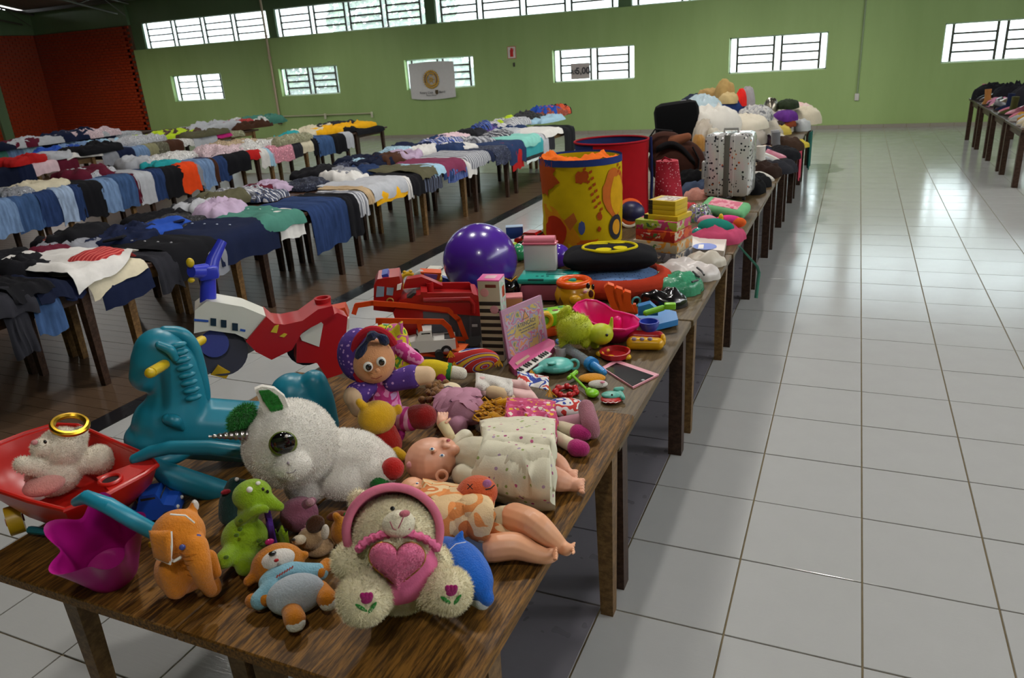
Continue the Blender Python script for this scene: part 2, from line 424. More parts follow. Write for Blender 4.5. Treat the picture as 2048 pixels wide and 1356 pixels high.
wl = brick_wall('wall_left', 'y', 8.0, YB + .05, 3.72, -25.5, 'dark red brick left wall of the hall', 1, 190)
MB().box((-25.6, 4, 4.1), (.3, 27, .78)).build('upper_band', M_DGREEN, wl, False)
MB().box((-25.6, -1, 1.86), (.2, 18, 3.74)).build('near_section', M_BRICK, wl, False)
MB().box((-25.42, 15.5, 1.2), (.12, .32, 2.4)).build('pilaster', M_DGREEN, wl, False)
sg = MB().box((-25.43, 15.0, 2.05), (.02, .36, .42)).build('wall_sign', plastic('1f4f9a', .4)); tag(sg, 'small blue square sign with a white figure on the brick wall', 'sign')
sb_ = MB(); sb_.ell((-25.415, 15.0, 2.13), (.004, .035, .035)); sb_.box((-25.415, 15.0, 2.01), (.006, .09, .15), bev=.002); sb_.build('figure', plastic('e8eef4'), sg)
# right and rear walls close the hall
for nm, c, d, l in (('wall_right', (9.1, 4, 2.2), (.2, 27, 4.5), 'plain green right wall of the hall'), ('wall_front', (-8, -9.1, 2.2), (36, .2, 4.5), 'plain green wall behind the camera')):
    struct(MB().box(c, d).build(nm, M_GREEN, smooth=False), l, 'wall')
# --- roof of metal sheets on trusses
ceil = MB(); RZ = lambda y: 4.42 + (YB - y) * .19 if y > 4.2 else 4.42 + (YB - 4.2) * .19 - (4.2 - y) * .19
ceil.box((-8, (YB + 4.2) / 2, (RZ(YB) + RZ(4.2)) / 2 + .12), (36, 13.7, .02), (-math.atan(.19), 0, 0)); ceil.box((-8, (4.2 - 9.2) / 2, (RZ(4.2) + RZ(-9.2)) / 2 + .12), (36, 13.8, .02), (math.atan(.19), 0, 0))
ceil = struct(ceil.build('ceiling', M_ROOF, smooth=False), 'dark metal sheet roof on steel trusses', 'ceiling')
sm = MB()
sm.grid(lambda u, v: ((u - .5) * 1.08, (v - .5) * 13.7, .018 * math.cos(u * 2 * pi * 6)), 49, 2); sm = sm.mesh('sheet'); sm.materials.append(M_ROOF)
for k in range(32): link('sheet', sm, None, ceil, (-25 + 1.08 * k, (YB + 4.2) / 2, (RZ(YB) + RZ(4.2)) / 2 + .06), (-math.atan(.19), 0, 0))
for k, y in enumerate((17.2, 15.4, 13.4, 11.2, 8.5)): MB().box((-8, y, RZ(y) - .03), (36, .06, .1)).build('purlin', M_STEEL, ceil, False)
for k, x in enumerate((-25.2, -20.7, -15.2, -9.85, -4.5, 1)):
    tr = MB(); top = [(x, y, RZ(y) - .1) for y in (17.4, 4.2, -9)]; bot = [(x, y, RZ(y) - .5) for y in (16.9, 4.2, -8.5)]
    tr.tube(top, .035, 6); tr.tube(bot, .03, 6); ys = [17.2 - .8 * i for i in range(33)]
    for i in range(32): tr.tube([(x, ys[i], RZ(ys[i]) - (.1 if i % 2 else .5)), (x, ys[i + 1], RZ(ys[i + 1]) - (.5 if i % 2 else .1))], .015, 5)
    tr.build('truss', M_STEEL, ceil)
for nm, x, pw in (('gable', -25.75, wl),):
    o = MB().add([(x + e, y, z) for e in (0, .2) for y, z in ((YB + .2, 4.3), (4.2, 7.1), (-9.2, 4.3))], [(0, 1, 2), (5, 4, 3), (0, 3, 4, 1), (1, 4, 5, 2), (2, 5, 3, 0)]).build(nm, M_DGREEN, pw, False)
# --- windows
t = NT('rippled_glass'); t.N.remove(t.b); tr_ = t.n('ShaderNodeBsdfTransparent'); tr_.inputs[0].default_value = (.9, .96, .96, 1); tl_ = t.n('ShaderNodeBsdfTranslucent'); tl_.inputs[0].default_value = (.8, .88, .88, 1); m0 = t.n('ShaderNodeMixShader'); m0.inputs[0].default_value = .1; t.l(tr_.outputs[0], m0.inputs[1]); t.l(tl_.outputs[0], m0.inputs[2]); gl = t.n('ShaderNodeBsdfGlossy'); gl.inputs['Roughness'].default_value = .3
mx = t.n('ShaderNodeMixShader'); t.l(t.ramp(t.noise(t.co('Generated'), 3, 4), ((.3, (.03,) * 3), (.7, (.2,) * 3))), mx.inputs[0]); t.l(m0.outputs[0], mx.inputs[1]); t.l(gl.outputs[0], mx.inputs[2]); t.l(mx.outputs[0], t.out.inputs[0]); M_GLASS = t.m
WN = [0]
def window(x0, x1, z0, z1, n, y, lab, tilt=.28):
    WN[0] += 1; f = MB(); W = x1 - x0; H = z1 - z0
    f.box(((x0 + x1) / 2, y, z0 + .015), (W, .05, .03)); f.box(((x0 + x1) / 2, y, z1 - .015), (W, .05, .03))
    for x in (x0 + .015, x1 - .015): f.box((x, y, (z0 + z1) / 2), (.03, .05, H))
    o = struct(f.build('window_%d' % WN[0], M_FRAME, smooth=False), lab, 'window')
    fx = .17; cw = (W - fx * (n + 1)) / n                      # fixed slim lights between louvred lights
    pane = MB().box((0, 0, 0), (cw - .03, .004, H / 4 - .012)).mesh('pane', False); pane.materials.append(M_GLASS)
    slim = MB().box((0, 0, 0), (fx - .02, .004, H - .06)).mesh('pane', False); slim.materials.append(M_GLASS)
    mul = MB().box((0, 0, 0), (.05, .05, H - .06)).mesh('mullion', False); mul.materials.append(M_STEEL)
    rail = MB().box((0, 0, 0), (cw - .02, .05, .042)).mesh('rail', False); rail.materials.append(M_STEEL)
    for k in range(n + 1):
        xs = x0 + k * (cw + fx); link('pane', slim, None, o, (xs + fx / 2, y, (z0 + z1) / 2))
        for xm in ((xs + fx,) if k == 0 else (xs,) if k == n else (xs, xs + fx)): link('mullion', mul, None, o, (xm, y, (z0 + z1) / 2))
        if k < n:
            for r in range(4):
                zc = z0 + .03 + (r + .5) * (H - .06) / 4; link('pane', pane, None, o, (xs + fx + cw / 2, y, zc), (tilt, 0, 0))
                if r: link('rail', rail, None, o, (xs + fx + cw / 2, y, z0 + .03 + r * (H - .06) / 4))
    return o
bits = ['at the brick corner', 'beside the wall pipe', 'behind the white banner', 'behind the price sign', 'above the heap of pillows', 'above the far right tables', 'at the far right']
for k, (a, b) in enumerate(LW[:6]): window(a, b, *LZ, 2, YB + .15, 'small louvred window ' + bits[k])
ub = ['above the window nearest the brick', 'between the wall pipe and the banner', 'above the banner and the extinguisher sign', 'above the price sign', 'at top right']
for k, (a, b) in enumerate(UW[:5]): window(a, b, *UZ, 4, YB + .16, 'long high louvred window strip ' + ub[k])
for a, b in LW + UW[:5]:
    ld = bpy.data.lights.new('portal', 'AREA'); ld.shape = 'RECTANGLE'; ld.size = b - a; ld.size_y = .79; ld.cycles.is_portal = True
    lo = bpy.data.objects.new('daylight_portal', ld); COL.objects.link(lo); z = 1.695 if (a, b) in LW else 3.345
    lo.location = ((a + b) / 2, YB + .3, z); lo.rotation_euler = (-pi / 2, 0, 0)
# --- skirting
sk = struct(MB().box((-6, YB - .006, .04), (30, .012, .08)).build('baseboard_back', M_GROUT, smooth=False), 'grey tile skirting along the far wall', 'baseboard')
me = MB().box((0, 0, 0), (T - .008, .012, .078)).mesh('tile', False); me.materials.append(plastic('958f84', .4))
for i in range(-45, 19): link('tile', me, None, sk, ((i + .5) * T, YB - .014, .04))
# --- pipes, signs, banner
pv = thing('conduit_pipe', 'beige vertical conduit pipe with a brown box on the far wall', 'pipe', (-15.42, YB - .04, .62))
MB().cyl((0, 0, 0), (0, 0, 3.6), .035, n=10).build('pipe', M_PIPE, pv); MB().box((0, -.02, -.02), (.12, .08, .2), bev=.01).build('outlet_box', plastic('5a2f22', .5), pv)
for z in (.9, 1.8, 2.4): MB().box((0, 0, z), (.1, .06, .03)).build('clamp', M_PIPE, pv)
ph = thing('water_pipe', 'thin pale horizontal pipe low on the far wall', 'pipe', (-13.7, YB - .04, .72))
MB().cyl((-1.65, 0, 0), (1.65, 0, 0), .02, n=8).build('pipe', plastic('b3b090', .5), ph)
for x in (0, 1.65): MB().box((x, -.01, -.04), (.06, .05, .16), bev=.01).build('tap', plastic('c9c6ae', .5), ph)
p2 = thing('conduit_pipe', 'thin green conduit running down to a white outlet on the far wall', 'pipe', (.78, YB - .02, .72))
MB().cyl((0, 0, 0), (0, 0, 2.25), .018, n=8).build('pipe', plastic('8a9c78', .5), p2); MB().box((0, 0, -.04), (.09, .04, .15), bev=.008).build('outlet_box', plastic('c9c6c0', .5), p2)
p3 = MB().cyl((0, 0, 0), (0, 0, .01), .02, n=8)
es = thing('extinguisher_sign', 'white square sign with a red fire extinguisher symbol', 'sign', (-7.55, YB - .006, 2.1))
MB().box((0, 0, 0), (.24, .008, .3)).build('plate', plastic('c8605a', .5), es); MB().box((0, -.004, 0), (.21, .004, .27)).build('panel', plastic('d9d3cc', .5), es)
sy = MB(); sy.box((0, -.01, -.02), (.09, .008, .17), bev=.003); sy.box((.0, -.01, .085), (.05, .008, .05)); sy.box((.045, -.01, .06), (.02, .008, .08)); sy.build('symbol', plastic('c41a1a', .5), es)
hk = MB(); hk.box((0, 0, 0), (.05, .015, .1), bev=.004); hk.tube([(0, -.01, .02), (0, -.05, 0), (0, -.06, .03)], .008, 6); tag(hk.build('wall_hook', plastic('3c3a30', .5), loc=(-7.5, YB - .01, 1.8)), 'small dark metal hook under the extinguisher sign', 'hook')
# banner with gear emblem
bn = thing('banner', 'white cloth banner with a gold gear wheel emblem on the far wall', 'banner', (-9.96, YB - .05, 1.52))
def banf(u, v): return ((u - .5) * 1.4, -.012 * math.sin(u * 9 + v * 3) - .01 * math.sin(v * 7), (v - .5) * .92 + (.03 * math.sin(u * pi) if v > .5 else -.04 * math.sin(u * 3.3)))
MB().slab(banf, 20, 14, .004).build('cloth', cloth('cfcdcc', var=.08, bump=.1), bn)
G = plastic('c79a1e', .5); B = plastic('2a2f63', .5)
gm = MB(); gm.torus((0, 0, 0), .16, .018, (pi / 2, 0, 0), 32, 6); gm.torus((0, 0, 0), .212, .016, (pi / 2, 0, 0), 32, 6); gm.torus((0, 0, 0), .04, .016, (pi / 2, 0, 0), 16, 6)
for k in range(6):
    a = k * pi / 3; gm.tube([(.04 * math.cos(a), 0, .04 * math.sin(a)), (.16 * math.cos(a), 0, .16 * math.sin(a))], [.022, .012], 6, flat=.3)
for k in range(24):
    a = k * pi / 12; gm.box((.235 * math.cos(a), 0, .235 * math.sin(a)), (.03, .012, .024), (0, -a, 0))
gm.build('gear_emblem', G, bn, loc=(-.01, -.03, .03))
for a_, b_ in ((-.5, .9), (2.3, 3.6)): MB().torus((0, 0, 0), .187, .014, (pi / 2, 0, 0), 14, 6, a_, b_).build('emblem_band', B, bn, loc=(-.01, -.034, .03))
INK = plastic('33343c', .6)
text('Rotary Club', .085, INK, bn, (-.2, -.03, -.31), (pi / 2, 0, 0)); text('Barril', .085, INK, bn, (.3, -.03, -.31), (pi / 2, 0, 0)); text('Paraná Brasil', .06, INK, bn, (-.05, -.03, -.385), (pi / 2, 0, 0))
cr = MB().prism([(-.045, .06), (.045, .06), (.045, -.02), (0, -.07), (-.045, -.02)], -.003, .003, Matrix.Rotation(pi / 2, 4, 'X')); cr.build('crest', plastic('4a3a20', .6), bn, loc=(.13, -.032, -.31))
pr = thing('price_sign', 'paper sign reading R$ 5,00 hung in the window', 'sign', (-5.69, YB - .012, 1.55))
MB().cyl((-.2, .0, .18), (-.2, .01, .56), .003, n=6).build('string', M_FRAME, pr); MB().cyl((.2, .0, .18), (.2, .01, .56), .003, n=6).build('string', M_FRAME, pr)
MB().slab(lambda u, v: ((u - .5) * .5, -.006 * math.sin(u * 5), (v - .5) * .38), 8, 4, .002).build('paper', cloth('bfb5b2', var=.05, bump=.02), pr)
text('R$', .15, INK, pr, (-.165, -.02, -.02), (pi / 2, 0, 0), bold=True); text('5,00', .22, INK, pr, (.075, -.02, .0), (pi / 2, 0, 0), bold=True)
# --- trees outside that darken some panes
M_LEAF = blotch(['3a4a34', '56684c', '748a62', '44543e'], 3, .9)
for k, (x, y, h, r, lb) in enumerate(((-17.2, 21.4, 1.7, 1.6, 'leafy tree outside behind the window beside the wall pipe'), (-14.4, 23.0, 3.7, 2.3, 'tall leafy tree outside behind the high window strip'), (-11.8, 20.9, 1.5, 1.35, 'low shrub outside behind the banner window'))):
    tr = thing('garden_tree', lb, 'tree', (x, y, -.2)); MB().tube([(0, 0, 0), (.05, 0, h * .5), (0, .1, h)], [.14, .1, .05], 8).build('trunk', plastic('4a3a2a', .9), tr)
    c = MB(); rr = random.Random(k + 3)
    for i in range(1700):
        a, b, q = rr.uniform(0, 2 * pi), rr.uniform(-1, 1), r * rr.uniform(.5, 1) ** .5; s_ = math.sqrt(1 - b * b); p = Vector((q * s_ * math.cos(a), q * s_ * math.sin(a), h + q * b * .8)); d = Vector((rr.gauss(0, 1), rr.gauss(0, 1), rr.gauss(0, 1))).normalized(); e = d.orthogonal().normalized() * .17; ff = d.cross(e)
        c.add([p - e, p - ff * .6, p + e, p + ff * .6], [(0, 1, 2, 3)])
    o = c.build('foliage', M_LEAF, tr, False); o['kind'] = 'stuff'
# --- lamps added under the roof only to light the hall
M_BULB = NT('added_lamp_glass'); M_BULB.set(Emission_Strength=12.0); M_BULB.b.inputs['Emission Color'].default_value = (1, .93, .8, 1); M_BULB = M_BULB.m
lamp_spots = [(-2.6, 2.4), (-.6, 3.4), (-2.0, 7.6), (7.2, 3.0), (7.2, 9.5), (-7.5, 5.5), (-8.5, 11), (-14, 9), (-1.6, 12.5), (.9, -2.6), (-20, 12.5), (-13, 14.5)]
lamp_k = [1.15, 1.15, 1.2, 1.0, 1.3, .6, .9, .8, 1.5, .58, 1.3, .35]
lamp_lab = ['above the rocking horse', 'above the pet bed', 'above the silver suitcase', 'at the right wall, nearer the camera', 'at the right wall, farther away', 'above the front clothes row', 'above the second clothes row', 'above the third clothes row', 'above the pillow heap', 'behind the camera', 'at the brick corner', 'beside the wall pipe']
for k, (x, y) in enumerate(lamp_spots):
    z = RZ(y) - .75
    lt = thing('added_lamp', 'added white pendant lamp hanging from the roof ' + lamp_lab[k], 'lamp', (x, y, z), group='lamps added under the roof for light')
    MB().cyl((0, 0, .1), (0, 0, .75), .008, n=6).build('cord', M_STEEL, lt); MB().lathe([(.05, .1), (.07, .1), (.2, -.02), (.2, -.03), (.06, .08), (.05, .1)], 20, cap=False).build('shade', M_FRAME, lt)
    MB().ell((0, 0, .0), .06).build('bulb', M_BULB, lt)
    ld = bpy.data.lights.new('added_lamp_light', 'SPOT'); ld.energy = LAMP_W * lamp_k[k] * pi; ld.color = (1, .96, .9); ld.shadow_soft_size = .16; ld.spot_size = math.radians(165); ld.spot_blend = .6
    lo = bpy.data.objects.new('added_lamp_light', ld); COL.objects.link(lo); lo.parent = lt; lo.location = (0, 0, -.08)
# ================================================================ tables
def m_wood(name, h1, h2, sc_=1.0, rough=.45, streak=.0):
    t = NT(name); a = t.noise(t.mapping((26 * sc_, 2.2 * sc_, 26 * sc_)), 2.2, 5, .7); b = t.noise(t.co(), 2.5, 3)
    c = t.ramp(a, ((.42, lin(h1)), (.6, lin(h2)))); t.col(t.mix(b, c, t.mix(a, sh(lin(h1), .6), sh(lin(h2), .8)))); t.set(Roughness=rough); t.b.inputs['Specular IOR Level'].default_value = .25; t.bump(a, .25, .003); return t.m
M_TOPA = m_wood('worn_table_wood', '1a0e06', '96692b', 2.0, .55); M_TOPB = m_wood('dull_table_wood', '4a3a24', '6d5a3c'); M_LEGL = m_wood('light_leg_wood', '5a4024', '8a6a42', .6); M_LEGD = m_wood('dark_leg_wood', '2c1c14', '4e382c', .6)
M_TOPR = m_wood('clothes_table_wood', '2e1d13', '51382a', .6)
def table(x0, x1, y0, y1, z, mt, ml, lab, taper=True, group=None, inset=.1, th=.035):
    t = thing('wooden_table', lab, 'table', ((x0 + x1) / 2, (y0 + y1) / 2, 0), group=group); W, D = x1 - x0, y1 - y0
    MB().box((0, 0, z - th / 2), (W, D, th), bev=.004, seg=1).build('table_top', mt, t)
    h = z - th
    for sx in (-1, 1): MB().box((sx * (W / 2 - .06), 0, h - .045), (.025, D - 2 * inset, .09)).build('apron', ml, t, False)
    for sy in (-1, 1): MB().box((0, sy * (D / 2 - inset), h - .045), (W - .16, .025, .09)).build('apron', ml, t, False)
    r0, r1 = (.034, .024) if taper else (.034, .034)
    lm = MB(); lm.tube([(0, 0, 0), (0, 0, h - .001)], [r1 * 1.414, r0 * 1.414], 4); lm = lm.mesh('leg', False); lm.materials.append(ml)
    for sx in (-1, 1):
        for sy in (-1, 1): link('leg', lm, None, t, (sx * (W / 2 - .045), sy * (D / 2 - inset), 0), (0, 0, pi / 4))
    return t
ZA, ZB = .74, .70
TAB = [(-.793, .66, ZA, M_TOPA, M_LEGL, True, 'nearest, under the soft toys', .22), (.50, 1.835, ZB, M_TOPB, M_LEGD, False, 'under the fire truck and toy keyboard', .11), (1.85, 3.18, ZB, M_TOPB, M_LEGL, True, 'under the purple ball and the pet bed', .12), (3.2, 4.55, ZB, M_TOPB, M_LEGD, False, 'under the board game boxes and tents', .12),
       (4.57, 5.94, ZB, M_TOPB, M_LEGD, False, 'under the silver suitcase', .15), (5.96, 7.3, ZB, M_TOPB, M_LEGD, False, 'beyond the suitcase, under the first shoes', .16), (7.32, 8.72, ZB, M_TOPB, M_LEGD, False, 'under the shoes and bags', .14), (8.74, 10.1, ZB, M_TOPB, M_LEGD, False, 'under the folded blankets', .16), (10.12, 11.98, ZB, M_TOPB, M_LEGD, False, 'at the far end of the toy row', .1)]
for k, (y0, y1, z, mt, ml, tp, wh, ins) in enumerate(TAB):
    dx = .0 + .009 * k; e = .08 if k == 0 else .06
    table(-.697, e + dx, y0, y1, z, mt, ml, 'brown wooden table on the aisle side ' + wh, tp, 'tables of the toy row', ins)
    table(-1.475, -.6985, y0, y1, z, mt, ml, 'brown wooden table on the clothes side ' + wh, tp, 'tables of the toy row', ins)
ROWS = [(-3.95, .25, 11.75, 2), (-8.6, 3.4, 12.75, 1), (-12.4, 5.6, 13.0, 1), (-16.4, 8.0, 13.6, 1)]
RN = ['front', 'second', 'third', 'rearmost']; ORD = ['first', 'second', 'third', 'fourth', 'fifth', 'sixth', 'seventh', 'eighth', 'ninth', 'tenth', 'eleventh']
for r, (X, a, b, deep) in enumerate(ROWS):
    n = round((b - a) / 1.42); L = (b - a) / n
    for d in range(deep):
        for k in range(n):
            table(X - .76 * (d + 1) + .01, X - .76 * d - .02 * d, a + k * L + .01, a + (k + 1) * L - .01, .745, M_TOPR, M_LEGL if (k % 3 == 1) else M_LEGD,
                  'dark wooden table, %s from the camera in the %s clothes row%s' % (ORD[k], RN[r], ', back half' if d else ''), True, 'clothes tables', .16)
for k in range(4):
    table(2.7, 3.5, 9.7 + 1.36 * k, 11.03 + 1.36 * k, .745, M_TOPR, M_LEGD, 'dark table by the right edge under shoes, %s from the far wall' % ORD[3 - k], False, 'right side tables', .14)
# ================================================================ clothes on the tables
CN = {'black': '17171b', 'charcoal': '2b2b31', 'navy': '19213c', 'dark navy': '151b30', 'denim blue': '395176', 'dark denim': '26375c', 'pale denim': '8d9fb8', 'light denim': '6a83a6', 'white': 'd9d6d2', 'cream': 'd2c8ae', 'grey': '8a8c94', 'pale grey': 'b4b6bc', 'orange': 'e2481a', 'red': 'b3201f', 'maroon': '5c1a2c', 'burgundy': '7a3450', 'teal green': '4a8072', 'mint': '86c9bd', 'teal': '2a9aa0', 'lavender': 'b7a2bb', 'pink': 'd98a9c', 'magenta': 'c02a78', 'beige': 'b89f7d', 'olive': '5a5742', 'brown': '4a2f22', 'yellow': 'e8ab1a', 'lime': 'b9d42e', 'sky blue': '9fc3d8', 'blue': '2b4fa8', 'purple': '5a3f8f', 'khaki': '8d8a6a', 'pale pink': 'dcbfc6', 'rust': '9a3b24'}
def solve_y(px, X, z):
    a, b = -1.5, 24.0
    for _ in range(50):
        m = (a + b) / 2; d = CR.transposed() @ (Vector((X, m, z)) - CO)
        if 1024 + FPX * d.x / d.y < px: a = m
        else: b = m
    return a
def drape_fn(X, y0, y1, back, hang, z0, th, seed, groove=False, rgh=1.0, flare=0.0, r=.045, skew=0.0, sgn=1):
    tot = back + hang
    def f(u, v):
        yy = y1 + (y0 - y1) * u; hm = 1 + .06 * nz(u * 3 + seed, 1.7) + skew * (u - .5)
        s = v * tot * hm; b = back - r
        if s < b: x, z = X - back + s, 0
        elif s < b + r * pi / 2: a = (s - b) / r; x, z = X - r + r * math.sin(a), -r + r * math.cos(a)
        else: x, z = X, -r - (s - b - r * pi / 2)
        top = max(0, 1 - max(0, -z) / .1)
        n1 = nz(u * 5 + seed * 3.1, v * 4, seed); n2 = nz(u * 13 + seed, v * 8, seed * 2.0)
        d = rgh * (.017 * n1 + .009 * n2 + .010 * (.35 - abs(nz(u * 7 + v * 3 + seed, v * 6 - u * 2, seed + 5.0)))) - (.012 * math.exp(-((u - .5) / .07) ** 2) if groove else 0)
        e = min(u, 1 - u); d -= .018 * max(0, 1 - e / .12) ** 2
        if top < 1: x += (.010 + .018 * rgh * nz(u * 7 + seed, v * 1.2, 3.3) + d * .6) * (1 - top)
        z += d * top + th + max(0, .012 * rgh)
        yy += .02 * rgh * nz(v * 4 + seed, u * 2, 9.0) + flare * (u - .5) * -max(0, v - .4)
        return (x + (th + .012) * (1 - top) if top < 1 else x, yy, z0 + max(z, .004) if top == 1 else z0 + z)
    return f
def patmat(col, kind, seed):
    h = CN[col]
    if 'jeans' in kind: return denim(h)
    if kind.startswith('striped'): return stripes([h, 'c9c9cc', h, '55555c'], .05, 1)
    if kind.startswith('floral') or kind.startswith('printed'): k_ = lambda m, a: ''.join('%02x' % int(max(0, min(255, int(h[i:i + 2], 16) * m + a))) for i in (0, 2, 4)); return blotch([h, k_(.8, 40), k_(.8, 8), h, k_(.6, 0), k_(.9, 60)], 26, .95, bump=.3)
    if kind.startswith('plaid'): return stripes([h, '6a7288', h, '1c1c26'], .045, 1)
    return cloth(h)
ALL = []
def garment(r, y0, y1, col, kind, hang=.3, back=.55, zo=0.0, th=.022, X=None, rgh=1.0, skew=0.0, mat=None, flare=0.0, nu=15, nv=20):
    X = ROWS[r][0] if X is None else X; sd = len(ALL) * 1.37 + r
    f = drape_fn(X + .004 + zo * .25, y0, y1, back, hang, .7455 + zo, th, sd, 'jeans' in kind or 'trousers' in kind, rgh, flare, skew=skew)
    nm = {'jeans': 'folded_jeans', 'trousers': 'folded_trousers', 'shirt': 'folded_shirt', 'jacket': 'folded_jacket', 'sweater': 'folded_sweater', 'dress': 'folded_dress'}.get(kind.split()[-1], 'folded_garment')
    o = MB().slab(f, nu, nv, th).build(nm, mat or patmat(col, kind, sd), ang=70)
    ALL.append([o, col, kind, r, (y0 + y1) / 2, 'drape', X]); return o
def crumple(r, cx, cy, rx, ry, h, col, kind='top', zo=0.0, mat=None, sd=None):
    sd = (len(ALL) * 2.11) if sd is None else sd; N, Mv = 44, 15
    def f(u, v):
        a = 2 * pi * u; q = math.sin(v * pi / 2) if v < .88 else math.sin(.88 * pi / 2) + (v - .88) * .1; ca, sa = math.cos(a), math.sin(a)
        pw = 1 / (abs(ca) ** 3 + abs(sa) ** 3) ** .333
        rr = pw * (1 + .35 * nz(ca * 1.6 + sd, sa * 1.6, sd) + .2 * nz(ca * 5 + sd, sa * 5))
        x, y = rx * q * rr * ca, ry * q * rr * sa; w = nz(x * 3 + sd, y * 3, 5.0) * 1.5
        rid = 1 - 2.2 * abs(nz(x * 9 + w, y * 5 - w, sd)); rid2 = 1 - 2 * abs(nz(x * 22 + w, y * 14, sd + 3))
        hh = h * .55 * (1 - v ** 3.5) * (1 + .7 * nz(x * 4, y * 4, sd)) + (h * .38 * rid + .014 * rid2) * (1 - v ** 4)
        return (x, y, max(.0015 + .004 * (1 - v), hh))
    mb = MB().grid(f, N, Mv, True); mb.f.append(tuple(range(N))[::-1]); mb.f.append(tuple(range((Mv - 1) * N, Mv * N)))
    o = mb.build('crumpled_garment', mat or patmat(col, kind, sd), ang=85, loc=(cx, cy, .7465 + zo)); ALL.append([o, col, kind, r, cy, 'heap', cx]); return o
def prow(r, items, z=.8):
    for it in items:
        pl, pr, col, kind, hang, back, zo = it[:7]; kw = it[7] if len(it) > 7 else {}
        X = ROWS[r][0]; y0, y1 = solve_y(pl, X, z), solve_y(pr, X, z); garment(r, y0, y1, col, kind, hang, back, zo, **kw)
S = dict(rgh=1.5)
# front row: pixel span along the table edge, colour, kind, overhang, reach onto the table, height of what lies under it
prow(0, [(-40, 60, 'charcoal', 'jacket', .12, .75, .05, S), (-10, 40, 'charcoal', 'trousers', .33, .5, 0), (50, 108, 'denim blue', 'jeans', .26, .6, 0), (66, 132, 'dark navy', 'trousers', .1, .7, .035, S), (20, 100, 'black', 'jacket', .06, .8, .06, dict(rgh=2.0)),
    (118, 160, 'navy', 'trousers', .08, .6, 0), (186, 290, 'navy', 'skirt', .22, .5, 0, dict(skew=.1)), (165, 285, 'cream', 'sweater', .11, .55, .026, dict(skew=.15)), (140, 288, 'white', 'shirt', .07, .92, .075, dict(rgh=1.8, skew=.2)),
    (300, 345, 'charcoal', 'trousers', .26, .6, 0), (335, 425, 'black', 'shirt', .22, .66, .024, dict(rgh=1.3)), (392, 440, 'grey', 'shirt', .26, .5, 0), (425, 545, 'navy', 'shirt', .24, .66, .024, dict(rgh=1.3)),
    (548, 600, 'white', 'sweater', .2, .5, 0, S), (520, 603, 'teal green', 'shirt', .12, .62, .024, dict(rgh=1.6)), (612, 686, 'dark denim', 'jeans', .42, .62, .012, dict(rgh=.6)), (684, 712, 'black', 'trousers', .4, .6, 0),
    (704, 727, 'striped grey', 'trousers', .2, .5, 0) if 0 else (704, 727, 'grey', 'striped trousers', .22, .5, 0), (726, 744, 'beige', 'trousers', .14, .6, .015), (744, 808, 'yellow', 'skirt', .165, .4, 0), (738, 806, 'pale grey', 'shirt', .14, .7, .022, dict(rgh=1.3)),
    (806, 818, 'white', 'striped trousers', .22, .55, 0), (815, 842, 'black', 'trousers', .22, .6, 0), (836, 876, 'olive', 'jacket', .1, .75, .022, dict(rgh=1.8)), (842, 878, 'dark navy', 'plaid shirt', .24, .5, 0), (862, 884, 'sky blue', 'shirt', .1, .6, .03),
    (880, 900, 'dark denim', 'jeans', .18, .55, .01), (884, 925, 'burgundy', 'shirt', .16, .72, .024), (888, 926, 'blue', 'plaid shirt', .22, .4, 0), (928, 948, 'white', 'shirt', .22, .5, 0), (930, 975, 'grey', 'striped shirt', .14, .7, .024), (968, 984, 'navy', 'shirt', .12, .6, 0),
    (985, 1018, 'navy', 'printed shirt', .22, .6, 0), (1012, 1045, 'dark denim', 'jacket', .3, .65, .012), (1018, 1040, 'red', 'shirt', .38, .4, 0), (1043, 1078, 'mint', 'shirt', .14, .8, .03), (1047, 1080, 'teal', 'striped shirt', .36, .4, .004, dict(mat=stripes(['2a9aa0', 'd8e4e2', '1a1a1e', '2a9aa0', '2a9aa0', '2a9aa0'], .34, 2))),
    (1080, 1092, 'pale grey', 'shirt', .3, .5, 0), (1092, 1104, 'charcoal', 'trousers', .26, .6, 0), (1086, 1122, 'white', 'shirt', .08, .75, .03), (1124, 1146, 'black', 'trousers', .42, .7, 0)])
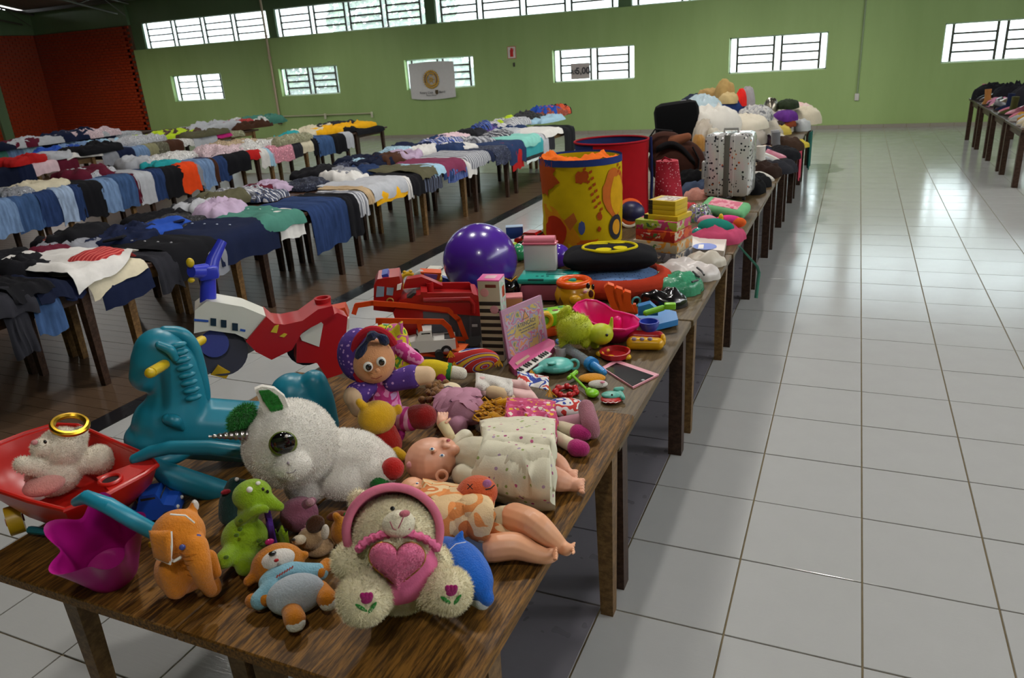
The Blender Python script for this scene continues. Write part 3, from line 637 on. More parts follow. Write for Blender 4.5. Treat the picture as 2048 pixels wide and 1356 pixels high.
for px, py, rx, ry, h, col, kd, z in ((30, 470, .3, .28, .16, 'black', 'jacket', .02), (125, 480, .16, .16, .12, 'rust', 'plaid top', .0), (95, 500, .14, .14, .1, 'maroon', 'top', .05), (215, 430, .3, .3, .1, 'black', 'trousers', .0), (330, 405, .26, .25, .12, 'charcoal', 'printed top', .02), (365, 385, .3, .22, .12, 'grey', 'striped top', .02), (450, 372, .26, .24, .11, 'lavender', 'shirt', .02), (470, 345, .3, .34, .13, 'black', 'trousers', .02),
        (560, 322, .3, .4, .14, 'dark navy', 'trousers', .03), (640, 300, .3, .4, .14, 'navy', 'shorts', .03), (690, 285, .28, .3, .12, 'dark denim', 'shorts', .03), (665, 322, .2, .2, .1, 'sky blue', 'printed shorts', .03), (735, 275, .26, .35, .14, 'black', 'trousers', .02), (690, 268, .2, .2, .22, 'blue', 'plaid shorts', .03), (770, 303, .24, .24, .12, 'sky blue', 'printed shorts', .05), (800, 270, .26, .4, .13, 'charcoal', 'top', .02),
        (835, 277, .3, .4, .12, 'pale pink', 'shirt', .04), (860, 262, .3, .4, .14, 'purple', 'printed shirt', .02), (905, 250, .34, .6, .16, 'pale grey', 'striped sweater', .04), (950, 252, .3, .5, .15, 'white', 'striped sweater', .04), (935, 262, .26, .4, .1, 'navy', 'striped top', .02), (970, 240, .3, .5, .2, 'black', 'printed top', .02), (990, 232, .3, .5, .24, 'blue', 'top', .02), (1012, 245, .16, .2, .16, 'lime', 'top', .06), (1015, 229, .3, .6, .22, 'orange', 'printed top', .02), (1035, 228, .25, .5, .22, 'black', 'top', .0), (1055, 230, .35, .8, .2, 'rust', 'printed top', .02), (1085, 238, .3, .6, .12, 'sky blue', 'shirt', .02)):
    p = at(px, py, .8 + z); p.x = max(-5.2, min(-4.15, p.x)); crumple(0, p.x, p.y, rx, ry, h, col, kd, z)
rf = random.Random(5); FC = ['black', 'dark navy', 'navy', 'charcoal', 'dark denim', 'grey', 'black', 'dark navy', 'blue', 'brown', 'olive', 'pale grey', 'maroon', 'white', 'lavender', 'dark denim']
for k in range(34):
    y = .5 + k * .33; crumple(0, -4.55 - .62 * rf.random(), y + rf.uniform(-.1, .1), rf.uniform(.2, .32), rf.uniform(.2, .34), rf.uniform(.08, .15), rf.choice(FC), rf.choice(['top', 'trousers', 'shirt', 'printed top', 'shorts', 'striped top']), rf.uniform(.0, .03))
prow(1, [(-40, 22, 'light denim', 'jeans', .42, .55, 0), (14, 72, 'denim blue', 'jeans', .42, .58, .0), (66, 112, 'dark denim', 'jeans', .42, .58, 0), (104, 138, 'pale denim', 'jeans', .44, .56, .01), (136, 156, 'dark denim', 'jeans', .42, .5, 0), (150, 196, 'black', 'trousers', .44, .6, .012), (192, 228, 'light denim', 'jeans', .44, .56, 0), (224, 262, 'denim blue', 'jeans', .44, .58, .01), (258, 268, 'maroon', 'trousers', .4, .4, 0), (264, 300, 'pale grey', 'trousers', .44, .6, .01), (296, 322, 'dark denim', 'jeans', .42, .5, 0),
    (318, 360, 'black', 'trousers', .44, .6, .008), (350, 390, 'orange', 'trousers', .42, .66, .014), (386, 398, 'grey', 'trousers', .36, .5, 0), (392, 420, 'light denim', 'jeans', .42, .56, .01), (418, 428, 'brown', 'trousers', .34, .4, 0), (424, 452, 'dark denim', 'jeans', .36, .58, 0), (445, 494, 'black', 'trousers', .3, .66, .02), (488, 520, 'red', 'shirt', .14, .6, .014), (514, 532, 'white', 'trousers', .3, .55, 0), (530, 542, 'sky blue', 'trousers', .3, .5, 0), (536, 582, 'pink', 'printed trousers', .3, .68, .014), (580, 600, 'charcoal', 'trousers', .26, .5, 0), (598, 622, 'cream', 'trousers', .2, .5, 0), (620, 634, 'black', 'trousers', .3, .5, .01), (630, 662, 'denim blue', 'jeans', .34, .7, .014), (660, 690, 'black', 'trousers', .34, .66, 0), (686, 702, 'pale grey', 'trousers', .3, .6, .01), (712, 766, 'black', 'blanket', .1, .6, .01)], .82)
for px, py, rx, ry, h, col, kd in ((62, 362, .3, .42, .1, 'cream', 'top'), (105, 340, .3, .4, .16, 'maroon', 'top'), (150, 338, .3, .35, .14, 'pale grey', 'printed top'), (30, 372, .2, .2, .1, 'grey', 'printed top'), (255, 320, .3, .3, .16, 'pale grey', 'top'), (300, 312, .28, .6, .15, 'white', 'printed top'), (320, 318, .16, .3, .1, 'teal', 'top'), (390, 288, .34, .6, .18, 'beige', 'printed top'), (440, 295, .3, .4, .16, 'pale pink', 'printed top'), (500, 285, .3, .5, .18, 'white', 'printed top'), (560, 275, .3, .7, .16, 'khaki', 'printed top'), (570, 272, .2, .3, .2, 'teal', 'top'), (600, 258, .3, .7, .18, 'cream', 'shirt'), (640, 252, .3, .7, .2, 'charcoal', 'top'), (692, 250, .28, 1.0, .17, 'yellow', 'shirt'), (740, 250, .2, .4, .1, 'black', 'bag')):
    p = at(px, py, .88); p.x = max(-9.25, min(-8.85, p.x)); crumple(1, p.x, p.y, rx, ry, h, col, kd, .02)
prow(2, [(-30, 30, 'dark navy', 'trousers', .36, .6, 0), (28, 62, 'navy', 'trousers', .36, .6, .01), (60, 110, 'pale pink', 'trousers', .2, .68, .01), (108, 150, 'maroon', 'skirt', .2, .6, 0), (130, 200, 'white', 'sweater', .06, .7, .03, dict(rgh=2)), (198, 232, 'grey', 'skirt', .25, .6, 0), (230, 264, 'navy', 'trousers', .2, .66, .01), (262, 292, 'light denim', 'jeans', .2, .66, .0), (290, 312, 'khaki', 'shirt', .2, .6, .01), (310, 334, 'olive', 'printed shirt', .2, .66, .01), (332, 362, 'brown', 'trousers', .22, .66, .012), (360, 384, 'white', 'printed shirt', .14, .6, 0), (382, 430, 'pale grey', 'sweater', .2, .7, .03), (428, 462, 'magenta', 'shirt', .08, .6, .01), (458, 486, 'khaki', 'printed shirt', .1, .6, 0)], .84)
for px, py, rx, ry, h, col, kd in ((50, 297, .3, .5, .2, 'blue', 'top'), (90, 310, .25, .5, .16, 'red', 'top'), (115, 290, .3, .6, .2, 'light denim', 'jeans'), (160, 285, .3, .6, .2, 'sky blue', 'top'), (190, 298, .25, .5, .14, 'pale grey', 'top'), (215, 290, .3, .6, .2, 'black', 'top'), (265, 275, .3, .7, .2, 'pale grey', 'printed top'), (305, 266, .3, .8, .2, 'lime', 'top'), (345, 262, .3, .8, .2, 'brown', 'printed top'), (400, 252, .35, 1.0, .26, 'pale grey', 'sweater'), (450, 240, .3, .9, .26, 'teal green', 'top'), (470, 243, .3, .7, .22, 'red', 'printed top'), (500, 240, .3, .9, .22, 'white', 'printed top'), (440, 256, .3, .6, .14, 'olive', 'top'), (515, 243, .2, .6, .2, 'brown', 'jacket')):
    p = at(px, py, .92); p.x = max(-13.1, min(-12.6, p.x)); crumple(2, p.x, p.y, rx, ry, h, col, kd, .02)
prow(3, [(-30, 10, 'teal green', 'trousers', .2, .6, 0), (8, 40, 'light denim', 'jeans', .2, .6, .01), (38, 80, 'sky blue', 'jeans', .2, .66, 0), (80, 120, 'dark navy', 'jeans', .2, .6, 0), (118, 150, 'light denim', 'jeans', .2, .6, .01), (150, 185, 'charcoal', 'trousers', .2, .6, 0), (182, 230, 'navy', 'jacket', .1, .6, .02), (228, 280, 'pale grey', 'printed shirt', .1, .6, .02)], .86)
for px, py, rx, ry, h, col, kd in ((30, 290, .3, .7, .2, 'sky blue', 'top'), (75, 285, .3, .7, .22, 'dark navy', 'top'), (110, 276, .3, .6, .2, 'maroon', 'top'), (160, 272, .3, .8, .22, 'pale grey', 'top'), (200, 264, .3, .8, .26, 'navy', 'jacket'), (225, 260, .3, .8, .24, 'pale pink', 'printed top'), (262, 260, .3, .8, .2, 'pale grey', 'printed top')):
    p = at(px, py, .95); p.x = max(-17.0, min(-16.5, p.x)); crumple(3, p.x, p.y, rx, ry, h, col, kd, .02)
# details on the big front pieces
def near_obj(col, kind): return next(a[0] for a in ALL if a[1] == col and a[2] == kind and a[3] == 0)
rs = MB().slab(lambda u, v: ((v - .5) * .3, (.5 - u) * .34, .05 + .012 * nz(u * 4, v * 4) - .035 * abs(2 * u - 1) ** 4 - .03 * abs(2 * v - 1) ** 4), 14, 12, .04).build('folded_cloth', stripes(['b3201f', 'c96a62', 'b3201f', '8a1a20'], .03, 0), loc=(-4.12, 1.83, .845), rot=(0, .12, .2)); tag(rs, 'red striped folded cloth lying on the white shirt', 'cloth')
sv = near_obj('white', 'shirt'); MB().slab(lambda u, v: (-4.05 - .26 + v * .3, 1.62 - u * .13, .842 + .012 * math.sin(u * 3) - (.08 * max(0, v - .7))), 8, 8, .02).build('sleeve', sv.data.materials[0], sv)
for nm, ky in (('navy', 2.98), ('black', 2.35)):
    ob = near_obj(nm, 'shirt')
    for k in range(4): MB().ell((-4.42 + .14 * k, ky, .832), (.011, .011, .006), nu=10, nv=6).build('button', plastic('8a93a8' if nm == 'navy' else '8a8a90', .4), ob)
    MB().tube([(-4.62, ky - .1, .84), (-4.52, ky - .02, .855), (-4.62, ky + .1, .84)], [.02, .03, .02], 8, flat=.5).build('collar', ob.data.materials[0], ob)
ob = near_obj('teal green', 'shirt')
for k in range(3): MB().ell((-4.35 + .14 * k, 3.6, .835), (.011, .011, .006), nu=10, nv=6).build('button', plastic('a8c4bc', .4), ob)
# labels: colour, kind and neighbours along the same row
use = {}
for r in range(4):
    for how in ('drape', 'heap'):
        L = sorted([a for a in ALL if a[3] == r and a[5] == how], key=lambda a: a[4])
        for i, a in enumerate(L):
            me_ = '%s %s' % (a[1], a[2]); p_, n_ = (L[i - 1] if i else None), (L[i + 1] if i + 1 < len(L) else None)
            verb = 'hanging in' if how == 'drape' else 'crumpled on'
            lb = '%s %s the %s clothes row ' % (me_, verb, RN[r]) + ('between %s and %s ones' % (p_[1], n_[1]) if p_ and n_ else 'at the camera end' if n_ else 'at the far end')
            if lb in use: lb = '%s %s the %s clothes row, number %d from the camera' % (me_, verb, RN[r], i + 1)
            use[lb] = 1; cat = a[2].split()[-1]
            tag(a[0], lb, {'top': 'clothing'}.get(cat, cat), 'clothes on the %s row' % RN[r])
# ================================================================ toys: builder
class Toy:
    def __init__(s, name, label, cat, px, py, z=ZA, turn=0.0, group=None):
        s.b = at(px, py, z); s.z = z; s.fa = face(s.b) + turn; s.f0 = face(s.b)
        d = CR.transposed() @ (s.b - CO); s.k = d.y / FPX                      # metres per pixel at the base
        s.o = thing(name, label, cat, s.b, 0, group); s.Rz = Matrix.Rotation(s.fa, 4, 'Z'); s.n = Vector((-math.sin(s.fa), math.cos(s.fa), 0))
        s.parts = []
    def v(s, px, py, dy=0.0):                                                 # point above the base, dy deeper
        r = ray(px, py); t = ((s.b - CO).dot(s.n) + dy) / r.dot(s.n); return CO + r * t - s.b
    def a(s, px, py, h=0.0): return at(px, py, s.z + h) - s.b                 # point at height h
    def L(s, x, y, z): return s.Rz @ Vector((x, y, z))                        # local metres: right, away, up
    def pt(s, q):
        return s.a(q[0], q[1], q[2]) if len(q) > 4 or s.flat else s.v(q[0], q[1], q[2])
    flat = False
    def e(s, mb, px, py, d, r, rot=(0, 0, 0), nu=18, nv=12):
        p = s.a(px, py, d) if s.flat else s.v(px, py, d)
        if not isinstance(r, (tuple, list)): r = (r, r, r)
        return mb.ell((0, 0, 0), [x * s.k for x in r], rot, nu, nv, Matrix.Translation(p) @ s.Rz)
    def c(s, mb, pts, n=12, flat=1.0):                                        # rounded limb through (px,py,d,r)
        P = [s.a(q[0], q[1], q[2]) if s.flat else s.v(q[0], q[1], q[2]) for q in pts]; R = [q[3] * s.k for q in pts]
        if len(P) > 2:
            Q, S_ = [], []; E_ = [P[0] * 2 - P[1]] + P + [P[-1] * 2 - P[-2]]; F_ = [R[0]] + R + [R[-1]]
            for i in range(len(P) - 1):
                for j in range(5):
                    u = j / 5; a, b, c_, d = E_[i:i + 4]; Q.append(.5 * ((2 * b) + (c_ - a) * u + (2 * a - 5 * b + 4 * c_ - d) * u * u + (3 * b - a - 3 * c_ + d) * u ** 3))
                    a, b, c_, d = F_[i:i + 4]; S_.append(.5 * ((2 * b) + (c_ - a) * u + (2 * a - 5 * b + 4 * c_ - d) * u * u + (3 * b - a - 3 * c_ + d) * u ** 3))
            mb.tube(Q + [P[-1]], S_ + [R[-1]], n, flat=flat)
        else: mb.tube(P, R, n, flat=flat)
        if flat == 1.0: mb.ell(P[0], R[0], nu=n, nv=8); mb.ell(P[-1], R[-1], nu=n, nv=8)
        return mb
    def poly(s, mb, pts, d0, d1):                                             # outline in the upright plane, extruded in depth
        A = [s.v(x, y, 0) for x, y in pts]; n = len(A)
        mb.add([p + s.n * d0 for p in A] + [p + s.n * d1 for p in A], [tuple(range(n)), tuple(range(n, 2 * n))[::-1]] + [(i, n + i, n + (i + 1) % n, (i + 1) % n) for i in range(n)]); return mb
    def plate(s, mb, pts, h0, h1):                                            # outline in the table plane, extruded upwards
        A = [s.a(x, y, h0) for x, y in pts]; B = [p + Vector((0, 0, h1 - h0)) for p in A]; n = len(A)
        mb.add(A + B, [tuple(range(n))[::-1], tuple(range(n, 2 * n))] + [(i, (i + 1) % n, n + (i + 1) % n, n + i) for i in range(n)]); return mb
    def part(s, mb, name, mat, parent=None, ang=40, smooth=True):
        o = mb.build(name, mat, parent or s.o, smooth, ang); s.parts.append(o); return o
    def soft(s, mb, name, mat, parent=None, vox=.005, sm=5):
        o = fuse(mb, name, mat, parent or s.o, vox, sm); s.parts.append(o); return o
    def dot(s, name, mat, px, py, d, r, parent=None, rot=(0, 0, 0)):
        return s.part(s.e(MB(), px, py, d, r, rot, 12, 8), name, mat, parent)
    def done(s, lim=.08):                                                     # rest it on the table
        lo = min((v.co.z for o in s.parts for v in o.data.vertices), default=0)
        if abs(lo) < lim: s.o.location.z += .0006 - lo
        return s
BK = glossy('0b0b0d'); WHP = plastic('e6e3dc', .4)
def mrot(o): return o
def lid(pts, h, mat, name, t, th=.004): return t.part(t.plate(MB(), pts, h, h + th), name, mat)
def uvplate(t, w, d, h, bev=.004, c=(0, 0, 0), rot=(0, 0, 0)):               # box in the toy's own turned frame
    mb = MB().box((0, 0, 0), (w, d, h), bev=bev); M = t.Rz.copy(); M = M @ Matrix.Translation(c) @ Euler(rot).to_matrix().to_4x4()
    mb.v = [tuple(M @ Vector(v)) for v in mb.v]; return mb
def onto(t, mb, c=(0, 0, 0), rot=(0, 0, 0), sc=1.0):                          # shape written in metres, set into the toy's frame
    M = t.Rz @ Matrix.Translation(c) @ Euler(rot).to_matrix().to_4x4() @ Matrix.Scale(sc, 4); mb.v = [tuple(M @ Vector(v)) for v in mb.v]; return mb
# ================================================================ soft toys and dolls on the nearest table
# --- cream teddy with pink hood and heart
t = Toy('teddy_bear', 'cream plush teddy bear with a pink hood holding a pink heart', 'teddy bear', 805, 1222)
CREAM = plush('f6ecc8', .08); PINKH = cloth('d5758f', bump=.2); mb = MB()
t.e(mb, 806, 1180, .01, (70, 60, 74)); t.e(mb, 790, 1092, -.01, (77, 70, 68)); t.e(mb, 722, 1026, .05, (22, 12, 22))
t.c(mb, [(742, 1130, -.02, 34), (704, 1148, -.04, 34)]); t.c(mb, [(868, 1140, -.02, 30), (880, 1150, -.03, 26)])
t.c(mb, [(765, 1205, -.03, 36), (732, 1222, -.11, 49)]); t.c(mb, [(850, 1200, -.03, 36), (902, 1208, -.11, 43)])
bd = t.soft(mb, 'body', CREAM); fur(bd, 30000, .011, CREAM, .0009, 3, .1)
mb = t.e(MB(), 801, 1076, -.085, (30, 24, 25)); mz = t.part(mb, 'muzzle', plush('e8dfc4', .08)); t.dot('nose', plush('c9707e', .1), 813, 1056, -.108, (10, 7, 6), mz)
for a in (((811, 1062, -.116), (806, 1074, -.118), (800, 1086, -.112)), ((784, 1072, -.110), (790, 1086, -.113), (806, 1092, -.112), (824, 1086, -.108))): t.part(MB().tube([t.v(*q) for q in a], .0013, 6), 'stitched_mouth', plastic('b2566a', .8), mz)
for q in ((789, 1046, -.085), (829, 1067, -.075)): t.dot('eye', BK, *q, (4.5, 4, 4.5))
hd = MB(); cx, cy = 790, 1090
pts = [(cx + 93 * math.cos(a), cy - 88 * math.sin(a), -.03 + .02 * math.sin(a)) for a in [(-.42 + (pi + .84) * i / 30) for i in range(31)]]
hd.tube([t.v(*p) for p in pts], .0105, 10)
n0 = 31; C0 = [t.v(*p) for p in pts]; back = t.v(cx, cy, .105)
hd.grid(lambda u, v: C0[min(30, int(round(u * 30)))].lerp(back, .0) * (1 - v) * 1.0 + (C0[min(30, int(round(u * 30)))].lerp(back, v) + t.n * .05 * math.sin(v * pi)) * v, 31, 8)
t.part(hd, 'hood', PINKH, ang=80)
hr = []
for i in range(40):
    a = 2 * pi * i / 40; x = 16 * math.sin(a) ** 3; y = 13 * math.cos(a) - 5 * math.cos(2 * a) - 2 * math.cos(3 * a) - math.cos(4 * a); hr.append((798 + x * 3.35, 1152 - y * 3.1 * 1.0))
hm = MB(); n = 40; ctr = t.v(798, 1152, -.155); rings = []
for s_, d_ in ((1.0, -.105), (1.02, -.125), (.85, -.142), (.5, -.152)):
    rings += [t.v(798 + (x - 798) * s_, 1152 + (y - 1152) * s_, d_) for x, y in hr]
hm.add(rings + [ctr, t.v(798, 1152, -.1)], [(k * n + i, k * n + (i + 1) % n, (k + 1) * n + (i + 1) % n, (k + 1) * n + i) for k in range(3) for i in range(n)] + [(3 * n + i, 3 * n + (i + 1) % n, 4 * n) for i in range(n)] + [((i + 1) % n, i, 4 * n + 1) for i in range(n)])
ht = t.part(hm, 'heart', plush('ff7fa8', .2), ang=80); fur(ht, 6000, .011, plush('ff86ac', .15), .0012, 5, keep=lambda p: (p - t.v(798, 1152, -.1)).dot(t.n) < -.012)
t.part(MB().tube([t.v(x * 1.03 - 798 * .03, y * 1.03 - 1152 * .03, -.104) for x, y in hr], .0035, 6, closed=True), 'gold_trim', metal('b8923a', .35), ht)
PKD = cloth('dd6f98', bump=.2); t.part(t.e(MB(), 800, 1160, -.02, (84, 74, 66)), 'dress', PKD)
for a0, a1, cy_ in ((.35, 2.8, 1140), (3.5, 5.9, 1170)): t.part(MB().tube([t.v(800 + 82 * math.cos(a0 + (a1 - a0) * i / 40), cy_ - 46 * math.sin(a0 + (a1 - a0) * i / 40), -.085 + .008 * math.sin(i * 1.9)) for i in range(41)], [(7 + 3 * math.sin(i * 1.9)) * t.k for i in range(41)], 8), 'frill', PKD)
for q in ((738, 1226, -.172), (906, 1210, -.165)):
    fl = MB()
    for k in range(3): t.e(fl, q[0] - 6 + 6 * k, q[1] - 4, q[2], (6, 3, 10), (0, .3 * (k - 1), 0))
    t.e(fl, q[0], q[1] + 2, q[2], (10, 3, 8)); t.part(fl, 'tulip', plush('a81d6c', .15))
    lf = MB()
    for sx in (-1, 1): t.e(lf, q[0] + sx * 10, q[1] + 18, q[2] + .006, (4, 2, 15), (0, sx * .7, 0))
    t.part(lf, 'leaf', plush('2f8a35', .1))
t.done()
# --- blue plush dolphin
t = Toy('plush_dolphin', 'blue plush dolphin with a white belly lying beside the teddy bear', 'soft toy', 940, 1185); t.flat = True
mb = t.c(MB(), [(893, 1105, .06, 30), (915, 1122, .07, 42), (938, 1150, .065, 43), (958, 1178, .055, 34), (972, 1200, .04, 17)]); t.c(mb, [(918, 1082, .12, 10), (924, 1068, .135, 5)]); t.e(mb, 890, 1150, .03, (30, 14, 8), (0, 0, .4))
t.soft(mb, 'body', plush('1f63c4', .1)); mb = t.c(MB(), [(905, 1150, .03, 24), (938, 1178, .032, 30), (965, 1207, .03, 17)]); t.soft(mb, 'belly', plush('cfd6dc', .08))
t.dot('eye', BK, 911, 1143, .105, (4, 4, 5)); t.part(MB().tube([t.a(898, 1105, .118), t.a(912, 1092, .125), t.a(932, 1088, .12)], .0012, 5), 'cord', plastic('c9ccd2', .6)); t.done()
# --- lying plush dog in light-blue hoodie
t = Toy('plush_dog', 'orange plush dog in a light blue hoodie lying on its back', 'soft toy', 590, 1190); t.flat = True
OR = plush('c77a1e'); mb = MB(); t.e(mb, 556, 1130, .055, (54, 40, 44)); t.c(mb, [(510, 1152, .05, 12), (497, 1164, .04, 11)]); t.c(mb, [(600, 1116, .06, 10), (610, 1111, .065, 9)])
t.c(mb, [(530, 1200, .04, 14), (505, 1203, .03, 15)]); t.c(mb, [(640, 1146, .045, 14), (654, 1130, .045, 14)]); t.c(mb, [(580, 1215, .035, 18), (590, 1240, .04, 21)]); t.c(mb, [(640, 1180, .035, 18), (655, 1200, .04, 20)]); t.soft(mb, 'body', OR)
t.soft(t.e(MB(), 556, 1120, .082, (36, 26, 22)), 'face', plush('ddd9d2', .06)); t.dot('nose', BK, 545, 1108, .112, (8, 6, 4)); t.dot('mouth', plush('b31f1f', .1), 553, 1122, .113, (5, 4, 3))
HB = plush('86b9cc', .1); mb = MB(); t.e(mb, 572, 1158, .045, (54, 28, 32)); t.c(mb, [(545, 1180, .045, 22), (520, 1202, .035, 19)]); t.c(mb, [(610, 1148, .045, 22), (640, 1145, .042, 18)]); h_ = t.soft(mb, 'hoodie', HB)
for k in range(7): t.part(MB().tube([t.a(553 + 5 * k, 1157 - 3 * k, .082 + .003 * k), t.a(556 + 5 * k, 1151 - 3 * k, .087 + .003 * k)], .0018, 5), 'lettering', plastic('b23a2a', .7), h_)
t.soft(t.e(MB(), 592, 1190, .05, (56, 36, 40)), 'belly', plush('b4bfc8', .08))
for q in ((592, 1250, .035), (658, 1208, .035)): t.dot('paw_pad', plush('d5d2c8', .06), *q, (18, 12, 15))
t.done()
# --- orange plush elephant
t = Toy('plush_elephant', 'orange plush elephant with white-edged ears standing at the table edge', 'soft toy', 388, 1215)
EL = plush('d98324', .1); mb = MB(); t.e(mb, 366, 1105, .0, (50, 46, 50)); t.e(mb, 372, 1170, .06, (52, 60, 48)); t.e(mb, 376, 1168, .01, (38, 36, 40)); t.c(mb, [(398, 1130, -.05, 26), (408, 1165, -.075, 22), (418, 1195, -.07, 17), (430, 1214, -.06, 13)])
t.c(mb, [(352, 1175, -.01, 26), (362, 1208, -.01, 24)]); t.c(mb, [(415, 1180, .03, 24), (432, 1208, .02, 20)]); t.c(mb, [(386, 1080, .03, 14), (393, 1058, .03, 11), (396, 1042, .03, 6)]); t.c(mb, [(425, 1150, .02, 18), (440, 1180, .0, 12)]); t.soft(mb, 'body', EL)
for k in range(5): t.part(MB().tube([t.v(390 + 4 * k + 22 * math.cos(a), 1140 + 11 * k + 6 * math.sin(a), -.062 - .03 * math.sin(a)) for a in (.2, .9, 1.6, 2.3, 3.0)], .0012, 5), 'trunk_crease', cloth('9c560f'))
er = MB().slab(lambda u, v: t.v(308 + 44 * u + 10 * v * (1 - u), 1098 + 52 * v + 16 * u * v, -.03 - .035 * u - .015 * math.sin(v * 3)), 8, 8, .008); e1 = t.part(er, 'ear', EL, ang=80); t.part(MB().tube([t.v(352, 1100, -.066), t.v(353, 1130, -.08), t.v(350, 1164, -.068), t.v(322, 1152, -.036)], .003, 6), 'white_edge', WHP, e1)
t.part(MB().tube([t.v(350, 1066, -.05), t.v(380, 1068, -.055), t.v(398, 1082, -.045)], .002, 6), 'seam', WHP); t.part(MB().tube([t.v(346, 1154, -.05), t.v(358, 1158, -.062), t.v(372, 1150, -.065)], .004, 6), 'tusk', WHP)
for q in ((374, 1131, -.068), (405, 1110, -.05)): t.dot('eye', plastic('3f4a8a', .25), *q, (6, 4, 6))
t.dot('horn_tip', plush('d9d2c8', .05), 399, 1046, .03, (7, 6, 12)); t.done()
# --- green plush dragon
t = Toy('plush_dragon', 'lime green spotted plush dragon with a purple sash sitting upright', 'soft toy', 490, 1125)
DG = plush('86a81c', .08); mb = MB(); t.e(mb, 490, 1080, 0, (45, 40, 44)); t.e(mb, 505, 994, .0, (38, 34, 30)); t.c(mb, [(515, 1000, -.01, 26), (540, 1010, -.03, 17), (560, 1018, -.04, 10)]); t.c(mb, [(498, 1030, .0, 22), (500, 1010, .0, 20)])
t.c(mb, [(480, 1046, -.03, 11), (510, 1028, -.06, 10), (528, 1022, -.07, 9)])
for dx, dy in ((0, -6), (6, 0), (3, 8)): t.c(mb, [(528, 1022, -.07, 4), (534 + dx, 1022 + dy, -.075, 3)], 8)
t.c(mb, [(466, 1108, -.04, 20), (450, 1124, -.075, 18)]); t.c(mb, [(490, 1115, -.04, 20), (490, 1138, -.085, 18)]); t.soft(mb, 'body', DG)
for q in ((481, 1063, -.058), (474, 1075, -.062), (483, 1046, -.05), (525, 1093, -.05), (519, 1086, -.055), (453, 1119, -.1)): t.dot('spot', plush('4c6a12', .05), *q, (5, 3, 4))
for q in ((527, 983, -.04), (536, 988, -.035)): t.dot('eye', BK, *q, (3, 3, 4))
t.dot('brow', WHP, 517, 971, -.02, (5, 4, 4)); t.dot('horn', WHP, 500, 984, -.045, (6, 5, 6))
t.part(MB().slab(lambda u, v: t.v(552 + 24 * u + 6 * v, 1062 + 36 * v + 8 * math.sin(u * 9), .01 - .03 * u), 10, 8, .008), 'wing', DG, ang=80); t.part(MB().slab(lambda u, v: t.v(528 + 14 * u + 14 * v, 1026 + 66 * v, -.045 + .012 * math.sin(v * 9)), 6, 14, .006), 'sash', cloth('4a2a78')); t.part(t.e(MB(), 540, 1088, -.05, (9, 4, 7)), 'bow', glossy('d0307c')); t.done()
t = Toy('plush_dinosaur', 'dark green plush toy standing behind the lime dragon', 'soft toy', 462, 1050)
mb = t.c(MB(), [(462, 1030, .0, 24), (462, 1000, .0, 22), (470, 972, .0, 17)]); t.c(mb, [(470, 972, 0, 14), (488, 968, -.02, 9)]); t.soft(mb, 'body', plush('24443f', .15)); t.dot('ear', plush('a32430', .1), 452, 985, -.02, (10, 6, 5)); t.dot('eye', WHP, 474, 960, -.025, (4, 3, 4)); t.done()
# --- big white plush unicorn with green ears
t = Toy('plush_unicorn', 'big white plush unicorn with green ears, silver horn and large black eye', 'soft toy', 640, 1012)
WU = plush('e9e4da', .1); mb = MB(); t.e(mb, 585, 906, 0, (90, 84, 86)); t.e(mb, 591, 951, -.145, (34, 28, 25)); t.c(mb, [(650, 925, .03, 52), (715, 935, .03, 58), (752, 952, .03, 50)]); t.e(mb, 692, 975, -.02, (55, 46, 40)); t.c(mb, [(735, 965, -.03, 34), (770, 965, -.06, 24)]); t.e(mb, 620, 990, .0, (46, 46, 26))
t.c(mb, [(548, 846, .0, 26), (545, 836, .0, 20)]); b1 = t.soft(mb, 'body', WU, vox=.006); fur(b1, 30000, .008, plush('f6f2ea', .05), .0009, 8, .0)
GRN = plush('2f8f34', .25); EA = [(533, 845), (522, 815), (513, 792), (528, 786), (552, 790), (572, 806), (580, 828), (572, 842)]; t.part(t.poly(MB(), EA, -.03, -.012), 'ear', WU); g1 = t.part(t.poly(MB(), [(548, 838), (530, 812), (522, 794), (540, 792), (558, 804), (568, 822), (566, 836)], -.036, -.028), 'inner_ear', GRN); fur(g1, 1800, .008, GRN, .0012, 4); g2 = MB(); t.e(g2, 488, 856, .0, (30, 12, 17), (0, -.7, 0)); g2 = t.part(g2, 'ear', GRN); fur(g2, 2200, .016, GRN, .0016, 9)
hn = MB(); P = [t.v(500 - 78 * s_, 889 + 5 * s_, -.03) for s_ in [i / 24 for i in range(25)]]; hn.tube(P, [(12 - 10 * i / 24 + 1.2 * math.sin(i * 1.9)) * t.k for i in range(25)], 12); t.part(hn, 'horn', metal('b9b2ae', .28))
ey = t.part(t.e(MB(), 570, 908, -.128, (25, 8, 25)), 'eye_rim', plastic('5a6a1c', .3)); t.dot('eye', glossy('08080a', .05), 570, 907, -.133, (22, 9, 22), ey); t.dot('eye_glint', WHP, 577, 893, -.146, (3, 2, 3), ey)
t.part(MB().tube([t.v(582 + 14 * math.cos(a), 958 + 9 * math.sin(a), -.188) for a in (.2, .8, 1.4, 2.0)], .0012, 5), 'stitched_mouth', plastic('8a7f86', .8)); t.dot('nostril', plastic('8a7f86', .8), 580, 947, -.186, (2.5, 2, 3))
t.dot('foot', plush('b8211c', .12), 788, 956, -.075, (23, 21, 23)); t.dot('foot', plush('1f6b2a', .12), 762, 984, -.08, (20, 18, 17)); t.done()
